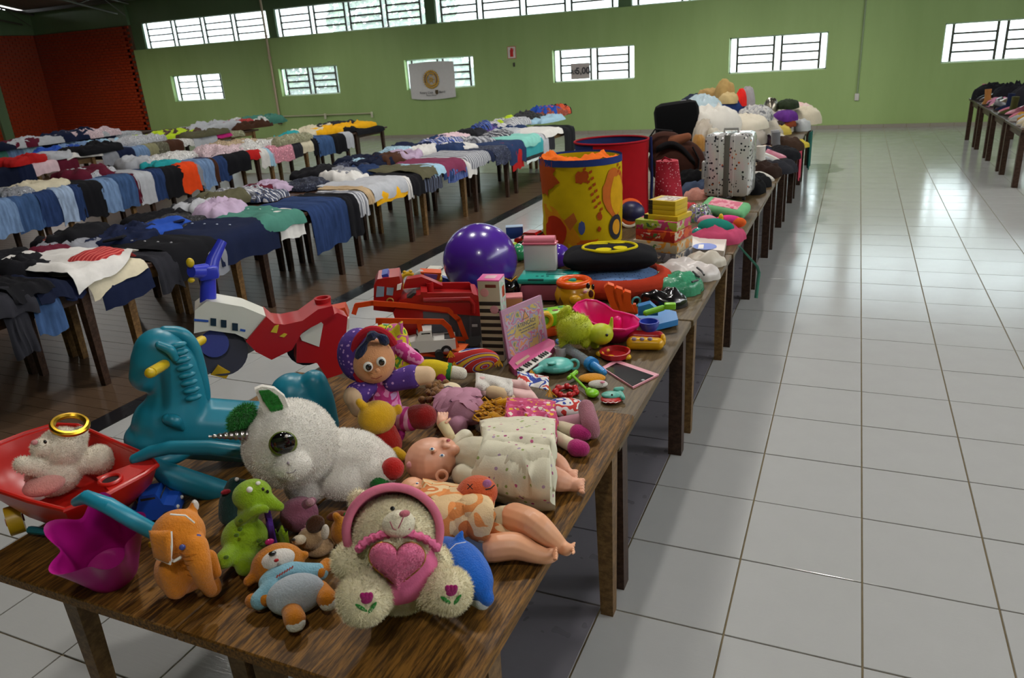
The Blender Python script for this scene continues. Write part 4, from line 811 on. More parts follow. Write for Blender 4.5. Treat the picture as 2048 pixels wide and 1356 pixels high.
# --- half hidden plush toys between unicorn and teddy
t = Toy('plush_pig', 'dull mauve plush pig tucked under the unicorn', 'soft toy', 600, 1060); mb = t.e(MB(), 598, 1026, .0, (38, 34, 36)); t.c(mb, [(612, 1006, -.05, 10), (624, 1000, -.06, 9)]); t.soft(mb, 'body', plush('94586c', .12)); t.dot('snout', plush('b98a94', .08), 620, 1002, -.095, (9, 6, 8)); t.part(MB().tube([t.v(604 + 5 * k + 5 * (k % 2), 1062 - 5 * k, -.1) for k in range(7)], [6 * t.k] * 7, 8), 'yarn', plush('d98aa4', .2)); t.done()
t = Toy('plush_puppy', 'small brown and cream plush puppy beside the pig', 'soft toy', 630, 1115); mb = MB(); t.e(mb, 622, 1086, 0, (26, 24, 22)); t.e(mb, 640, 1104, .01, (30, 26, 16)); t.soft(mb, 'body', plush('a98b66', .12)); t.part(t.e(MB(), 632, 1058, -.02, (18, 8, 20), (0, .5, 0)), 'ear', plush('4a2c18', .12)); t.part(t.e(MB(), 652, 1074, -.03, (8, 6, 17), (0, .2, 0)), 'ear', plush('d9d0c0', .1)); t.dot('muzzle', plush('d2c4a8', .1), 600, 1090, -.03, (14, 10, 10)); t.dot('nose', BK, 589, 1090, -.045, (4, 3, 3)); t.done()
t = Toy('plush_lion', 'mustard plush lion peeking from behind the pink-hooded teddy', 'soft toy', 684, 1100); mb = t.e(MB(), 688, 1066, .02, (26, 26, 32)); t.c(mb, [(676, 1040, .02, 9), (672, 1034, .02, 8)]); t.soft(mb, 'body', plush('b9761c', .12)); t.part(t.e(MB(), 675, 1034, .05, (22, 10, 10)), 'mane', plush('6a3417', .15)); t.dot('ribbon', cloth('2f7a34'), 697, 1030, .0, (10, 4, 5)); t.done()
# --- generic yellow bear seen from behind
t = Toy('plush_bear', 'small yellow plush bear in a red jumper seen from behind', 'soft toy', 770, 915); YB_ = plush('d9a81f', .1); mb = MB(); t.e(mb, 757, 858, 0, (38, 34, 34)); t.c(mb, [(728, 834, .0, 9), (722, 828, .0, 8)]); t.e(mb, 800, 842, .01, (8, 8, 12)); t.c(mb, [(785, 920, -.03, 12), (806, 934, -.05, 11)]); t.soft(mb, 'body', YB_); t.soft(t.c(MB(), [(768, 890, .01, 30), (778, 910, .0, 30)]), 'jumper', plush('a81f14', .12)); t.done()
# --- cloth doll in purple bonnet
t = Toy('rag_doll', 'cloth doll in a purple bonnet and pink dungarees sitting upright', 'doll', 765, 870); SK = plush('d99a6c', .05); CR_ = cloth('d6b795', bump=.1)
mb = MB(); t.e(mb, 748, 734, -.03, (42, 40, 44)); t.e(mb, 752, 752, -.07, (30, 16, 22)); hd = t.soft(mb, 'head', SK); PU = dots('4f2f86', 'b790c8', 55, .25)
bn_ = MB(); t.e(bn_, 722, 722, .015, (44, 44, 54)); t.soft(bn_, 'bonnet', PU)
t.part(MB().tube([t.v(748 + 47 * math.cos(a) * (1 if math.cos(a) > 0 else .85), 728 - 56 * math.sin(a), -.04) for a in [(.5 + 3.9 * i / 20) for i in range(21)]], [8 * t.k] * 21, 8), 'bonnet_brim', cloth('a3202c'))
t.part(MB().tube([t.v(718 + 3.6 * i, 728 - 30 * math.sin(i / 16 * pi) - 3 * i * .6, -.085 + .02 * abs(i - 8) / 8) for i in range(17)], [(7 + 3 * math.sin(i)) * t.k for i in range(17)], 8), 'fringe', plush('1c2444', .1))
for q in ((738, 746, -.118), (764, 736, -.118)):
    w_ = t.part(t.e(MB(), *q[:2], q[2] + .006, (9, 4, 10)), 'eye', WHP); t.dot('pupil', BK, q[0] + 1, q[1] + 1, q[2] - .002, (5.5, 3, 6.5), w_)
t.dot('nose', SK, 757, 754, -.135, (5, 5, 5)); t.part(MB().tube([t.v(744, 768, -.115), t.v(754, 770, -.124), t.v(766, 764, -.122)], .0012, 5), 'mouth', plastic('8a2a2a', .7))
mb = MB(); t.c(mb, [(765, 785, .0, 30), (770, 830, .0, 36)]); t.soft(mb, 'dungarees', blotch(['c23a88', 'd98ab8', 'b8307a', 'c9a0d0'], 18, bump=.3))
mb = MB(); t.c(mb, [(738, 785, -.03, 20), (716, 800, -.05, 24)]); t.c(mb, [(785, 775, -.03, 20), (825, 765, -.04, 24)]); t.soft(mb, 'sleeves', PU)
for a in (((710, 805, -.065, 21), (718, 830, -.06, 16)), ((830, 764, -.045, 20), (855, 762, -.05, 18))): t.soft(t.c(MB(), list(a)), 'hand', CR_)
lg = MB(); t.c(lg, [(775, 845, -.04, 26), (820, 850, -.09, 24)]); t.soft(lg, 'trouser_leg', stripes(['c23a88', 'd9a0bc'], .03, 0)); t.soft(t.c(MB(), [(835, 845, -.1, 24), (850, 845, -.12, 25)]), 'shoe', plush('8f1a18', .1)); t.soft(t.c(MB(), [(755, 855, -.04, 24), (790, 878, -.08, 22)]), 'trouser_leg', cloth('a02a70')); t.done()
# --- doll in yellow, green and pink behind it
t = Toy('rag_doll', 'floppy cloth doll in yellow, green and pink flowered clothes', 'doll', 850, 770); YG = blotch(['c9b81e', '4f8f2a', 'd8c634', 'b8508a', 'c9b81e'], 16, bump=.3)
mb = MB(); t.c(mb, [(790, 672, .06, 26), (800, 720, .03, 30), (815, 750, .0, 26)]); t.soft(mb, 'torso', YG); t.soft(t.e(MB(), 768, 672, .06, (26, 22, 24)), 'kerchief', blotch(['2f7a30', 'c9b81e', '2f7a30'], 9)); t.part(MB().slab(lambda u, v: t.v(772 + 34 * u, 650 + 26 * v + 8 * math.sin(u * 5), .03 - .02 * v), 10, 8, .006), 'bow', YG)
t.soft(t.c(MB(), [(810, 742, -.02, 18), (860, 738, -.04, 20), (890, 742, -.05, 18)]), 'sleeve', cloth('c9b022')); t.part(MB().tube([t.v(893, 743, -.05), t.v(902, 744, -.053)], 18 * t.k, 12), 'cuff', cloth('2f7a3a')); t.soft(t.c(MB(), [(908, 745, -.055, 14), (922, 747, -.06, 13)]), 'hand', plush('ddd6c4', .05)); t.soft(t.c(MB(), [(805, 700, -.01, 16), (835, 722, -.03, 14)]), 'skirt', blotch(['b82a78', 'd98ab0', 'b82a78'], 22)); t.dot('flower', cloth('b82a6c'), 884, 752, -.075, (12, 6, 14)); t.done()
# --- lavender doll with curly hair
t = Toy('rag_doll', 'rag doll in a gathered lavender dress with curly light brown hair', 'doll', 915, 800); t.flat = True; LV = cloth('b07f92', bump=.2)
hr_ = MB(); rr = random.Random(4)
for k in range(46): t.e(hr_, 868 + rr.gauss(0, 12), 784 + rr.gauss(0, 12), .04 + rr.random() * .05, 5 + 3 * rr.random(), nu=8, nv=6)
hr_ = t.part(hr_, 'curly_hair', plush('8a6238', .25)); hr_['kind'] = 'stuff'
t.soft(t.e(MB(), 898, 782, .05, (26, 26, 16)), 'head', cloth('dccbaa', bump=.1)); t.part(MB().tube([t.a(880, 778, .09), t.a(896, 772, .095), t.a(922, 780, .09)], .003, 6), 'hair_band', cloth('8a7f8a'))
ds = MB(); 
def lvf(u, v): return t.a(885 + 65 * u, 796 + 40 * v, .075 - .03 * abs(2 * v - 1) ** 2 - .02 * abs(2 * u - 1) ** 3 + .008 * math.sin(u * 40 + 5 * nz(u * 3, v * 3)))
t.part(MB().slab(lvf, 40, 14, .05), 'dress', LV, ang=80); t.soft(t.c(MB(), [(905, 830, .05, 18), (915, 850, .04, 20)]), 'sleeve', LV); t.soft(t.c(MB(), [(985, 785, .06, 14), (1008, 790, .06, 13), (1022, 796, .05, 9)]), 'hand', cloth('d2b994', bump=.1))
t.soft(t.c(MB(), [(1120, 850, .03, 15), (1165, 842, .03, 15)]), 'leg', cloth('b98a96', bump=.15)); t.soft(t.c(MB(), [(1172, 815, .09, 15), (1180, 845, .06, 16), (1184, 862, .03, 15)]), 'sock', plush('a86f7c', .12)); t.done()
# --- doll with yellow yarn plaits
t = Toy('rag_doll', 'rag doll with yellow yarn plaits, flowered pink dress and magenta shoes', 'doll', 1040, 850); t.flat = True; YY = plush('d99b14', .2)
hr_ = MB(); rr = random.Random(9)
for k in range(60):
    x, y = 945 + rr.random() * 60, 800 + rr.random() * 40; hr_.tube([t.a(x, y, .07), t.a(x + 12 + rr.gauss(0, 4), y + rr.gauss(0, 4), .085), t.a(x + 24, y + 6 + rr.gauss(0, 4), .065)], .0035, 5)
hr_ = t.part(hr_, 'yarn_hair', YY); hr_['kind'] = 'stuff'; t.soft(t.c(MB(), [(1000, 808, .08, 10), (1022, 808, .08, 10), (1036, 812, .07, 8)]), 'plait', YY); t.soft(t.c(MB(), [(985, 835, .07, 11), (1010, 848, .06, 10), (1025, 856, .05, 9)]), 'plait', YY); t.soft(t.e(MB(), 992, 822, .045, (26, 22, 14)), 'head', cloth('dccbaa', bump=.1))
FL = dots('c2446e', 'd9a52a,d98ab0,e0d0c0,a83060', 46, .4); t.part(MB().slab(lambda u, v: t.a(1010 + 105 * u * (1 - .1 * (2 * v - 1) ** 2) + 3 * math.sin(v * 17) * u, 843 + 10 * u + (20 + 9 * u ** .6) * (1 - .2 * u ** 7) * (2 * v - 1), .02 + .055 * max(0, 1 - abs(2 * v - 1) ** 2.2) ** .5 + .007 * math.sin(v * 30 + u * 4)), 20, 22, .05), 'dress', FL, ang=80)
t.soft(t.c(MB(), [(1012, 838, .075, 5), (1000, 850, .07, 4)]), 'ribbon', cloth('d9749a'))
for a in (((1110, 852, .03, 13), (1150, 864, .025, 13)), ((1105, 872, .03, 13), (1145, 893, .025, 13))): t.soft(t.c(MB(), list(a)), 'leg', cloth('d6cdb0', bump=.1))
for a in (((1155, 866, .028, 16), (1170, 867, .028, 15)), ((1152, 897, .028, 17), (1164, 899, .028, 15))): t.soft(t.c(MB(), list(a)), 'shoe', plush('b02c72', .1))
t.done()
# --- large bald baby doll lying in a white dress
VIN = plastic('dba184', .42); t = Toy('baby_doll', 'large bald vinyl baby doll lying on its back in a white printed dress', 'doll', 1000, 960); t.flat = True
mb = MB(); t.e(mb, 862, 922, .085, (52, 48, 46)); t.e(mb, 886, 900, .12, (28, 26, 24)); t.e(mb, 889, 884, .155, (5, 5, 6)); t.e(mb, 893, 892, .15, (9, 8, 5)); t.e(mb, 908, 900, .125, (12, 12, 10)); t.e(mb, 868, 902, .15, (6, 6, 5)); t.soft(mb, 'head', VIN, vox=.0035, sm=3)
t.part(MB().torus(t.a(884, 952, .085), 10 * t.k, 3.2 * t.k, (1.1, .2, t.f0), 14, 6), 'ear', VIN)
for q in ((864, 899, .162), (884, 912, .165)):
    w_ = t.part(t.e(MB(), *q, (5, 5, 3)), 'eye', WHP); t.dot('iris', plastic('4a6a94', .2), q[0], q[1] - 1, q[2] + .007, (2.6, 2.6, 2), w_)
t.dot('mouth', plastic('a8404a', .5), 897, 881, .16, (4, 5, 2)); t.dot('hair_bow', cloth('d9a0a0'), 822, 930, .1, (9, 7, 8))
WD = cloth('d6cfb8', bump=.15); t.soft(t.c(MB(), [(920, 905, .085, 34), (960, 915, .085, 42)]), 'bodice', WD); t.soft(t.c(MB(), [(908, 890, .12, 14), (930, 876, .13, 18)]), 'sleeve', WD); t.soft(t.c(MB(), [(925, 950, .06, 22), (950, 958, .05, 22)]), 'sleeve', WD)
t.soft(t.c(MB(), [(900, 872, .15, 11), (884, 846, .17, 12)]), 'forearm', cloth('c9b890', bump=.2)); fg = MB(); t.c(fg, [(884, 846, .172, 11), (882, 838, .175, 9)])
for k in range(4): t.c(fg, [(878 + 5 * k, 838, .18, 3.2), (877 + 6 * k, 826, .19, 2.6)], 6)
t.c(fg, [(892, 846, .18, 3.2), (900, 838, .185, 2.8)], 6); t.soft(fg, 'hand', VIN, vox=.0025, sm=2)
SKP = dots('d8d2ba', '9c3f6e,8fa05a,b9557e,a88fa8', 38, .2)
t.part(MB().slab(lambda u, v: t.a(966 + 146 * u * (1 - .06 * (2 * v - 1) ** 2) + 3 * math.sin(v * 21) * u, 914 + 12 * u + (38 + 28 * u ** .6) * (1 - .16 * u ** 7) * (2 * v - 1), .012 + (.115 + .012 * u) * max(0, 1 - abs(2 * v - 1) ** 2.2) ** .5 + (.004 + .006 * u) * math.sin(v * 34 + 2 * nz(u * 3, v * 5)) * (1 - abs(2 * v - 1) ** 4)), 26, 46, .06), 'skirt', SKP, ang=80); t.part(MB().tube([t.a(968, 876 + 76 * i / 10, .125 + .02 * math.sin(i / 10 * pi)) for i in range(11)], .004, 6), 'waistband', WD)
def foot(mb, pts, toes):
    t.c(mb, pts)
    x, y, h, r = pts[-1]
    for k in range(5): t.c(mb, [(x + toes[0] * .6, y + toes[1] * .6 + (k - 2) * r * .42, h, r * .3), (x + toes[0], y + toes[1] + (k - 2) * r * .42, h + .006, r * (.3 if k else .36))], 6)
for L_ in ([(1085, 950, .06, 26), (1120, 962, .045, 22), (1140, 968, .03, 15), (1153, 970, .03, 14)], [(1085, 915, .06, 24), (1116, 930, .045, 20), (1132, 945, .03, 13), (1140, 950, .03, 12)]):
    mb = MB(); foot(mb, L_, (13, 3)); t.soft(mb, 'leg', VIN, vox=.003, sm=3)
fg = MB(); t.c(fg, [(975, 965, .07, 14), (992, 970, .08, 13), (1000, 972, .08, 12)])
for k in range(4): t.c(fg, [(1003, 964 + 5 * k, .085, 3.2), (1014, 962 + 6 * k, .09, 2.6)], 6)
t.soft(fg, 'hand', VIN, vox=.0025, sm=2); t.done()
# --- second baby doll in an orange costume
V2 = plastic('e0a37c', .42); t = Toy('baby_doll', 'baby doll in a cream and orange animal costume with bare crossed legs', 'doll', 960, 1070); t.flat = True
mb = MB(); t.e(mb, 826, 988, .07, (32, 36, 36)); t.e(mb, 832, 978, .115, (15, 15, 12)); t.e(mb, 842, 976, .13, (4, 4, 4)); t.soft(mb, 'head', V2, vox=.0035, sm=3)
for q in ((834, 967, .125), (823, 986, .125)):
    w_ = t.part(t.e(MB(), *q, (5, 4, 3)), 'eye', WHP); t.dot('iris', plastic('4a5f8f', .2), q[0], q[1], q[2] + .006, (2.4, 2.4, 2), w_)
CO1 = blotch(['d9b98a', 'd98a4a', 'dcc094', 'c9743a', 'dcc49a'], 7, bump=.4); t.soft(t.e(MB(), 860, 972, .07, (15, 11, 10)), 'costume_ear', plush('d96a3a', .1))
t.part(MB().slab(lambda u, v: t.a(838 + 150 * u - 10 * v, 985 + 26 * u + (58 + 10 * math.sin(u * 6)) * v, .085 + .02 * math.sin(v * pi) - .06 * abs(2 * v - 1) ** 4 + .009 * nz(u * 6, v * 6) + .006 * math.sin(u * 22 + v * 9)), 30, 18, .05), 'costume', CO1, ang=80)
t.part(MB().slab(lambda u, v: t.a(930 + 112 * u, 1036 + 34 * u ** 1.5 + 24 * v, .07 - .05 * u + .01 * math.sin(v * pi) + .006 * math.sin(u * 14)), 22, 8, .012), 'costume_hem', CO1, ang=80)
for q, r in (((870, 1012, .125), (10, 3, 5)), ((892, 1020, .13), (7, 4, 7))): t.dot('printed_eye', plastic('14110f', .7), *q, r)
t.soft(t.e(MB(), 1008, 1034, .055, (36, 26, 22)), 'diaper', cloth('cfc2a0', bump=.15)); t.soft(t.c(MB(), [(945, 1090, .04, 28), (975, 1098, .04, 26)]), 'diaper_leg', cloth('5d6678', bump=.1))
mb = MB(); t.c(mb, [(1030, 1035, .06, 30), (1068, 1048, .09, 27), (1098, 1072, .06, 22), (1122, 1092, .03, 15), (1132, 1098, .03, 13)])
for k in range(5): t.c(mb, [(1140 + 2 * k, 1092 + 3 * k, .035, 3.4), (1149 - k, 1086 + 5 * k, .04, 3)], 6)
t.soft(mb, 'leg', V2, vox=.003, sm=3); mb = MB(); t.c(mb, [(985, 1096, .045, 27), (1030, 1092, .05, 26), (1068, 1106, .035, 19), (1092, 1112, .03, 15), (1102, 1110, .032, 14)])
for k in range(5): t.c(mb, [(1108, 1098 + 5 * k, .045, 3.2), (1113, 1096 + 5.5 * k, .055, 2.8)], 6)
t.soft(mb, 'leg', V2, vox=.003, sm=3); t.done()
t = Toy('plush_ball', 'round orange plush face toy resting on the costumed baby doll', 'soft toy', 955, 1015, ZA + .085); PO = plush('cf5a30', .1); t.soft(t.e(MB(), 955, 996, 0, (42, 38, 34)), 'body', PO); sx_ = MB()
for s_ in (-1, 1): sx_.tube([t.v(936, 984 - 5 * s_, -.064), t.v(946, 984 + 5 * s_, -.064)], .0014, 5)
t.part(sx_, 'stitched_eye', plastic('2a1410', .8)); t.dot('tongue', plush('c27ab0', .08), 975, 978, -.05, (9, 4, 9), None, (0, .5, 0)); t.part(MB().tube([t.v(972, 990, -.062), t.v(982, 988, -.058), t.v(990, 981, -.045)], .0018, 6), 'smile', plastic('1a1012', .8)); t.done(.12)
t = Toy('plastic_bag', 'crumpled translucent plastic bag between the two baby dolls', 'bag', 1050, 1000); t.flat = True; t.part(MB().slab(lambda u, v: t.a(1010 + 75 * u, 982 + 34 * v - 6 * u, .02 + .015 * nz(u * 6, v * 6) + .01), 14, 8, .004), 'sheet', film('cfd2d0', .5)); t.done()
# --- pale pink dress and crochet pieces
t = Toy('doll_dress', 'pale pink doll dress with a lace bonnet spread over the dolls', 'clothing', 1030, 800); t.flat = True
t.part(MB().slab(lambda u, v: t.a(955 + 95 * u + 55 * v * u, 742 + 76 * v * (.35 + .65 * u) + 6 * u, .085 - .05 * v * u + .008 * math.sin(v * 16) + .006 * nz(u * 5, v * 5)), 22, 24, .01), 'dress', cloth('d9b3b0', bump=.15, var=.1), ang=80); t.part(MB().slab(lambda u, v: t.a(950 + 75 * u, 732 + 34 * v + 14 * u, .1 + .012 * math.sin(u * 9) * math.cos(v * 8) - .03 * abs(2 * v - 1) ** 3), 24, 12, .01), 'lace_bonnet', dots('cfcac2', '9c988f', 160, .28), ang=80); t.done()
t = Toy('crochet_bag', 'small round red, white and blue fabric bag with yellow tassels', 'bag', 950, 745); RB = NT('rainbow_print'); RB.col(RB.ramp(RB.n('ShaderNodeTexWave', wave_type='RINGS', i_1=9).outputs[1], ((0, lin('b32424')), (.35, lin('b32424')), (.4, lin('d9d4c8')), (.5, lin('2a3a8a')), (.7, lin('b32424')), (.85, lin('c9a824'))), 'CONSTANT')); RB.l(RB.co(), [n_ for n_ in RB.N if n_.bl_idname == 'ShaderNodeTexWave'][0].inputs[0]); RB.set(Roughness=.9)
t.part(t.e(MB(), 948, 735, 0, (52, 14, 26)), 'pouch', RB.m); 
for x, y in ((902, 716), (910, 738), (1000, 734)):
    tb = MB(); rr = random.Random(x)
    for k in range(12): tb.tube([t.v(x, y, -.02), t.v(x + rr.gauss(0, 6), y + 9 + rr.random() * 6, -.025)], .0018, 4)
    tb = t.part(tb, 'tassel', YY); tb['kind'] = 'stuff'
t.done()
t = Toy('fringed_cushion', 'little blue, red and white patterned cushion with yellow fringe', 'cushion', 1125, 820); t.flat = True; PB = blotch(['d8d6d2', '2a3f94', 'd8d6d2', 'b8322a', 'd8d6d2'], 14, bump=.2)
t.soft(t.e(MB(), 1128, 810, .04, (44, 30, 16)), 'cushion', PB); t.part(MB().slab(lambda u, v: t.a(1035 + 62 * u, 738 + 26 * v + 12 * u, .05 + .006 * math.sin(u * 9)), 12, 8, .008), 'flap', PB)
for x, y in ((1092, 762), (1098, 775), (1062, 735), (1140, 838)):
    tb = MB(); rr = random.Random(x)
    for k in range(14): tb.tube([t.a(x, y, .05), t.a(x + rr.gauss(0, 6), y + 8 + rr.random() * 8, .035)], .002, 4)
    tb = t.part(tb, 'fringe', YY); tb['kind'] = 'stuff'
t.done()
# ================================================================ plastic toys on the nearest table
# --- red wheelbarrow
t = Toy('toy_wheelbarrow', 'red plastic toy wheelbarrow with yellow wheels at the left table edge', 'toy', 150, 1040)
RED = plastic('bf1d14', .35); rim = [(-60, 925), (-20, 895), (50, 868), (110, 850), (155, 852), (230, 885), (300, 915), (314, 932), (290, 950), (215, 990), (130, 1022), (60, 1004), (-10, 980), (-55, 955)]
R0 = [t.a(x, y, .2) for x, y in rim]; ctr = sum(R0, Vector()) / len(R0); bt = Vector((ctr.x, ctr.y, .075)); n = len(R0)
ring = lambda k, z, off: [Vector((ctr.x + (p.x - ctr.x) * k, ctr.y + (p.y - ctr.y) * k, p.z + z)) for p in R0]
L_ = [ring(1.0, 0, 0), ring(.99, -.008, 0), ring(.9, -.06, 0), ring(.68, -.125, 0), ring(.64, -.118, 0), ring(.86, -.055, 0), ring(.94, .0, 0)]
mb = MB(); mb.add([p for r in L_ for p in r], [(k * n + i, k * n + (i + 1) % n, ((k + 1) % 7) * n + (i + 1) % n, ((k + 1) % 7) * n + i) for k in range(7) if k != 3 for i in range(n)] + [tuple(range(3 * n, 4 * n)), tuple(range(4 * n, 5 * n))[::-1]]); tub = t.part(mb, 'tub', RED, ang=60)
t.part(MB().tube([p + Vector((0, 0, .001)) for p in ring(1.0, 0, 0)], .008, 8, closed=True), 'rim', RED, tub)
tr = MB(); t.plate(tr, [(195, 962), (300, 922), (316, 934), (222, 990)], .195, .207); t.part(tr, 'tray', RED, tub); t.part(MB().torus(t.a(221, 960, .212), .028, .006, (0, 0, 0), 20, 8), 'cup_ring', RED, tub); t.part(MB().ell(t.a(221, 960, .209), (.026, .026, .002)), 'cup_hole', plastic('2a0605', .8), tub)
for q in ((30, 1040, .05), (285, 1000, .045)):
    p = t.a(*q); d = t.L(.02, 0, 0); w_ = t.part(MB().tube([p - d, p + d], .045, 20), 'wheel', plastic('c9a41c', .4)); t.part(MB().tube([p - d * 1.2, p + d * 1.2], .012, 10), 'hub', plastic('8a2018', .4), w_)
t.part(MB().tube([t.a(60, 1060, .02), t.a(110, 1065, .03), t.a(180, 1040, .05)], .012, 8), 'stand', plastic('1d6f80', .4)); t.done()
t = Toy('plush_bear', 'fluffy white plush angel bear with a gold halo sitting in the wheelbarrow', 'soft toy', 120, 985, ZA + .085); mb = MB(); WB = plush('e6dcc8', .1)
t.e(mb, 130, 915, 0, (44, 38, 40)); t.e(mb, 90, 916, -.03, (20, 18, 18)); t.e(mb, 115, 968, 0, (50, 40, 42)); t.c(mb, [(165, 945, -.01, 22), (205, 938, -.01, 30)]); t.c(mb, [(85, 955, -.04, 18), (52, 950, -.05, 16)]); t.e(mb, 168, 890, .02, (14, 10, 20)); b1 = t.soft(mb, 'body', WB); fur(b1, 12000, .008, WB, .0009, 2, .1)
t.part(MB().torus(t.v(146, 870, -.01), 30 * t.k, 6 * t.k, (.3, .2, t.f0), 26, 8), 'halo', metal('c9a030', .3)); t.dot('eye', BK, 97, 905, -.07, (3, 3, 4)); t.dot('nose', plush('c98a8a', .1), 76, 906, -.055, (6, 5, 5)); t.soft(t.e(MB(), 95, 990, -.05, (38, 26, 20)), 'gown', plush('d99a90', .12)); t.done()
# --- magenta sand bucket with teal handle
t = Toy('sand_bucket', 'magenta star-rimmed sand bucket with a thick teal handle', 'bucket', 232, 1168); t.Rz = Matrix.Rotation(t.fa, 4, 'Z'); MG = plastic('a8127a', .35)
def bucket(u, v):
    a = 2 * pi * u; vv = v if v < .5 else 1 - v; k = vv * 2; inner = v > .5
    st = 1 + k * .22 * math.cos(5 * a + .6) * (1 if k > .2 else k / .2); r = (.068 + .036 * k) * st - (.004 if inner else 0); z = .17 * k + .012 * k * math.cos(5 * a + .6) + (.006 if inner and k < .1 else 0)
    return Vector((r * math.cos(a), r * math.sin(a), z))
mb = MB().grid(bucket, 80, 41, True); mb.f += [tuple(range(80))[::-1], tuple(range(40 * 80, 41 * 80))]; t.part(onto(t, mb, (.0, .03, .035), (.42, -.1, 0)), 'bucket', MG, ang=70)
hb = [t.v(150, 1000, .05), t.v(172, 990, -.02), t.v(215, 1007, -.07), t.v(270, 1040, -.09), t.v(322, 1068, -.08)]; m_ = MB().tube(hb, [.012, .018, .021, .021, .02], 12); m_.ell(hb[-1], .02); t.part(m_, 'handle', plastic('1f86a0', .35)); t.dot('pivot', plastic('c9a41c', .4), 302, 1085, -.03, (7, 5, 7)); t.done()
# --- little blue car
def car(name, lab, px, py, z, turn, L, W, H, body, glass, parent=None, pick=False, wheel='141416', extra=None):
    t = Toy(name, lab, 'toy car', px, py, z, turn); r = H * .2
    prof = [(-.5, .16), (-.5, .5), (-.44, .58), (-.3, .6), (-.2, .98), (.14, 1.0), (.26, .64), (.46, .56), (.5, .44), (.5, .16)] if not pick else [(-.5, .2), (-.5, .6), (-.08, .62), (-.06, .98), (.16, .98), (.26, .66), (.46, .6), (.5, .5), (.5, .2)]
    def shell(mb, W_, ins=0.0):
        n = len(prof); mb.add([(x * L, s * (W_ / 2 - (ins if zz > .7 else 0)), zz * H) for s in (-1, 1) for x, zz in prof], [tuple(range(n)), tuple(range(n, 2 * n))[::-1]] + [(i, n + i, n + (i + 1) % n, (i + 1) % n) for i in range(n)]); return mb
    b = t.part(onto(t, shell(MB(), W, W * .1)), 'body', body, ang=30); s_ = 1
    g = MB().box((.205 * L if not pick else .21 * L, 0, .8 * H), (.02 * L, W * .72, .24 * H), (0, .4 if not pick else .35, 0)); t.part(onto(t, g), 'windscreen', glass, b)
    g = MB().box((-.25 * L if not pick else -.07 * L, 0, .78 * H), (.02 * L, W * .7, .24 * H), (0, -.3 if not pick else 0, 0)); t.part(onto(t, g), 'rear_window', glass, b)
    for s in (-1, 1):
        g = MB().box(((-.03 if not pick else .05) * L, s * W * .405, .8 * H), ((.3 if not pick else .17) * L, .006, .22 * H)); t.part(onto(t, g), 'side_window', glass, b)
        for x in (-.31, .31):
            w_ = t.part(onto(t, MB().tube([(x * L, s * (W / 2 - .006), r), (x * L, s * (W / 2 + .004), r)], r, 16)), 'wheel', plastic(wheel, .6)); t.part(onto(t, MB().tube([(x * L, s * (W / 2 + .002), r), (x * L, s * (W / 2 + .006), r)], r * .5, 10)), 'hub', plastic('9a9aa0', .4), w_)
    for s in (-1, 1): t.part(onto(t, MB().ell((.5 * L, s * W * .32, .42 * H), (.006, .1 * W, .06 * H))), 'headlight', plastic('cfcfc8', .3), b)
    if pick: t.part(onto(t, MB().box((-.29 * L, 0, .56 * H), (.34 * L, W * .78, .1 * H))), 'load_bed', plastic('2a2a2c', .6), b)
    if extra: extra(t, b)
    t.done(); return t
car('toy_car', 'small bright blue toy car behind the magenta bucket', 318, 1034, ZA, -.35, .14, .085, .1, plastic('1d4fb8', .35), glossy('3a3a32', .15))
# --- teal rocking horse
t = Toy('rocking_horse', 'teal plastic rocking horse with yellow handlebars', 'ride-on toy', 460, 930, turn=.12); TE = plastic('16798f', .38); mb = MB()
t.e(mb, 322, 706, 0, (48, 40, 48)); t.c(mb, [(305, 720, 0, 38), (292, 752, 0, 30)]); t.c(mb, [(345, 725, .0, 44), (355, 780, .0, 50), (350, 835, .0, 62)]); t.c(mb, [(330, 850, .0, 60), (420, 858, .0, 62), (520, 862, .0, 62), (590, 850, .0, 58)])
t.e(mb, 300, 872, .0, (46, 56, 30)); t.c(mb, [(585, 790, .06, 48), (592, 840, .05, 56)]); t.c(mb, [(628, 765, .02, 28), (640, 800, .02, 30), (655, 850, .02, 26)]); t.c(mb, [(360, 678, .0, 12), (364, 664, .0, 8)])
t.e(mb, 330, 895, .0, (60, 70, 24)); t.e(mb, 560, 900, .0, (70, 70, 26)); body = t.soft(mb, 'body', TE, vox=.008, sm=8)
t.soft(t.c(MB(), [(330, 664, .0, 12), (362, 668, -.01, 13), (385, 690, -.01, 12), (398, 730, -.01, 12), (408, 775, -.01, 11), (412, 795, -.01, 9)]), 'mane_ridge', TE, vox=.004)
for k in range(8): t.part(t.e(MB(), 356 + 4.5 * k, 690 + 15 * k, -.075 - .003 * k, (15, 8, 6)), 'mane_curl', TE)
t.part(t.c(MB(), [(318, 690, -.075, 7), (340, 700, -.085, 9), (350, 716, -.085, 7)]), 'eye_ridge', TE)
t.part(MB().tube([t.v(302, 745, -.2), t.v(330, 728, -.06), t.v(352, 712, .06), t.v(402, 681, .2)], .016, 12), 'handlebar', plastic('c9ab16', .35))
for q in ((300, 746, -.205), (404, 680, .205)): t.dot('grip_end', plastic('c9ab16', .35), *q, (9, 9, 9))
rk = [t.v(x, y, d_) for x, y, d_ in ((270, 918, -.2), (300, 904, -.22), (340, 895, -.24), (420, 895, -.3), (490, 904, -.36), (524, 914, -.38))]; m_ = MB().tube(rk, [.016, .019, .021, .022, .022, .02], 12); m_.ell(rk[-1], .02); m_.ell(rk[0], .016); t.part(m_, 'rocker', TE)
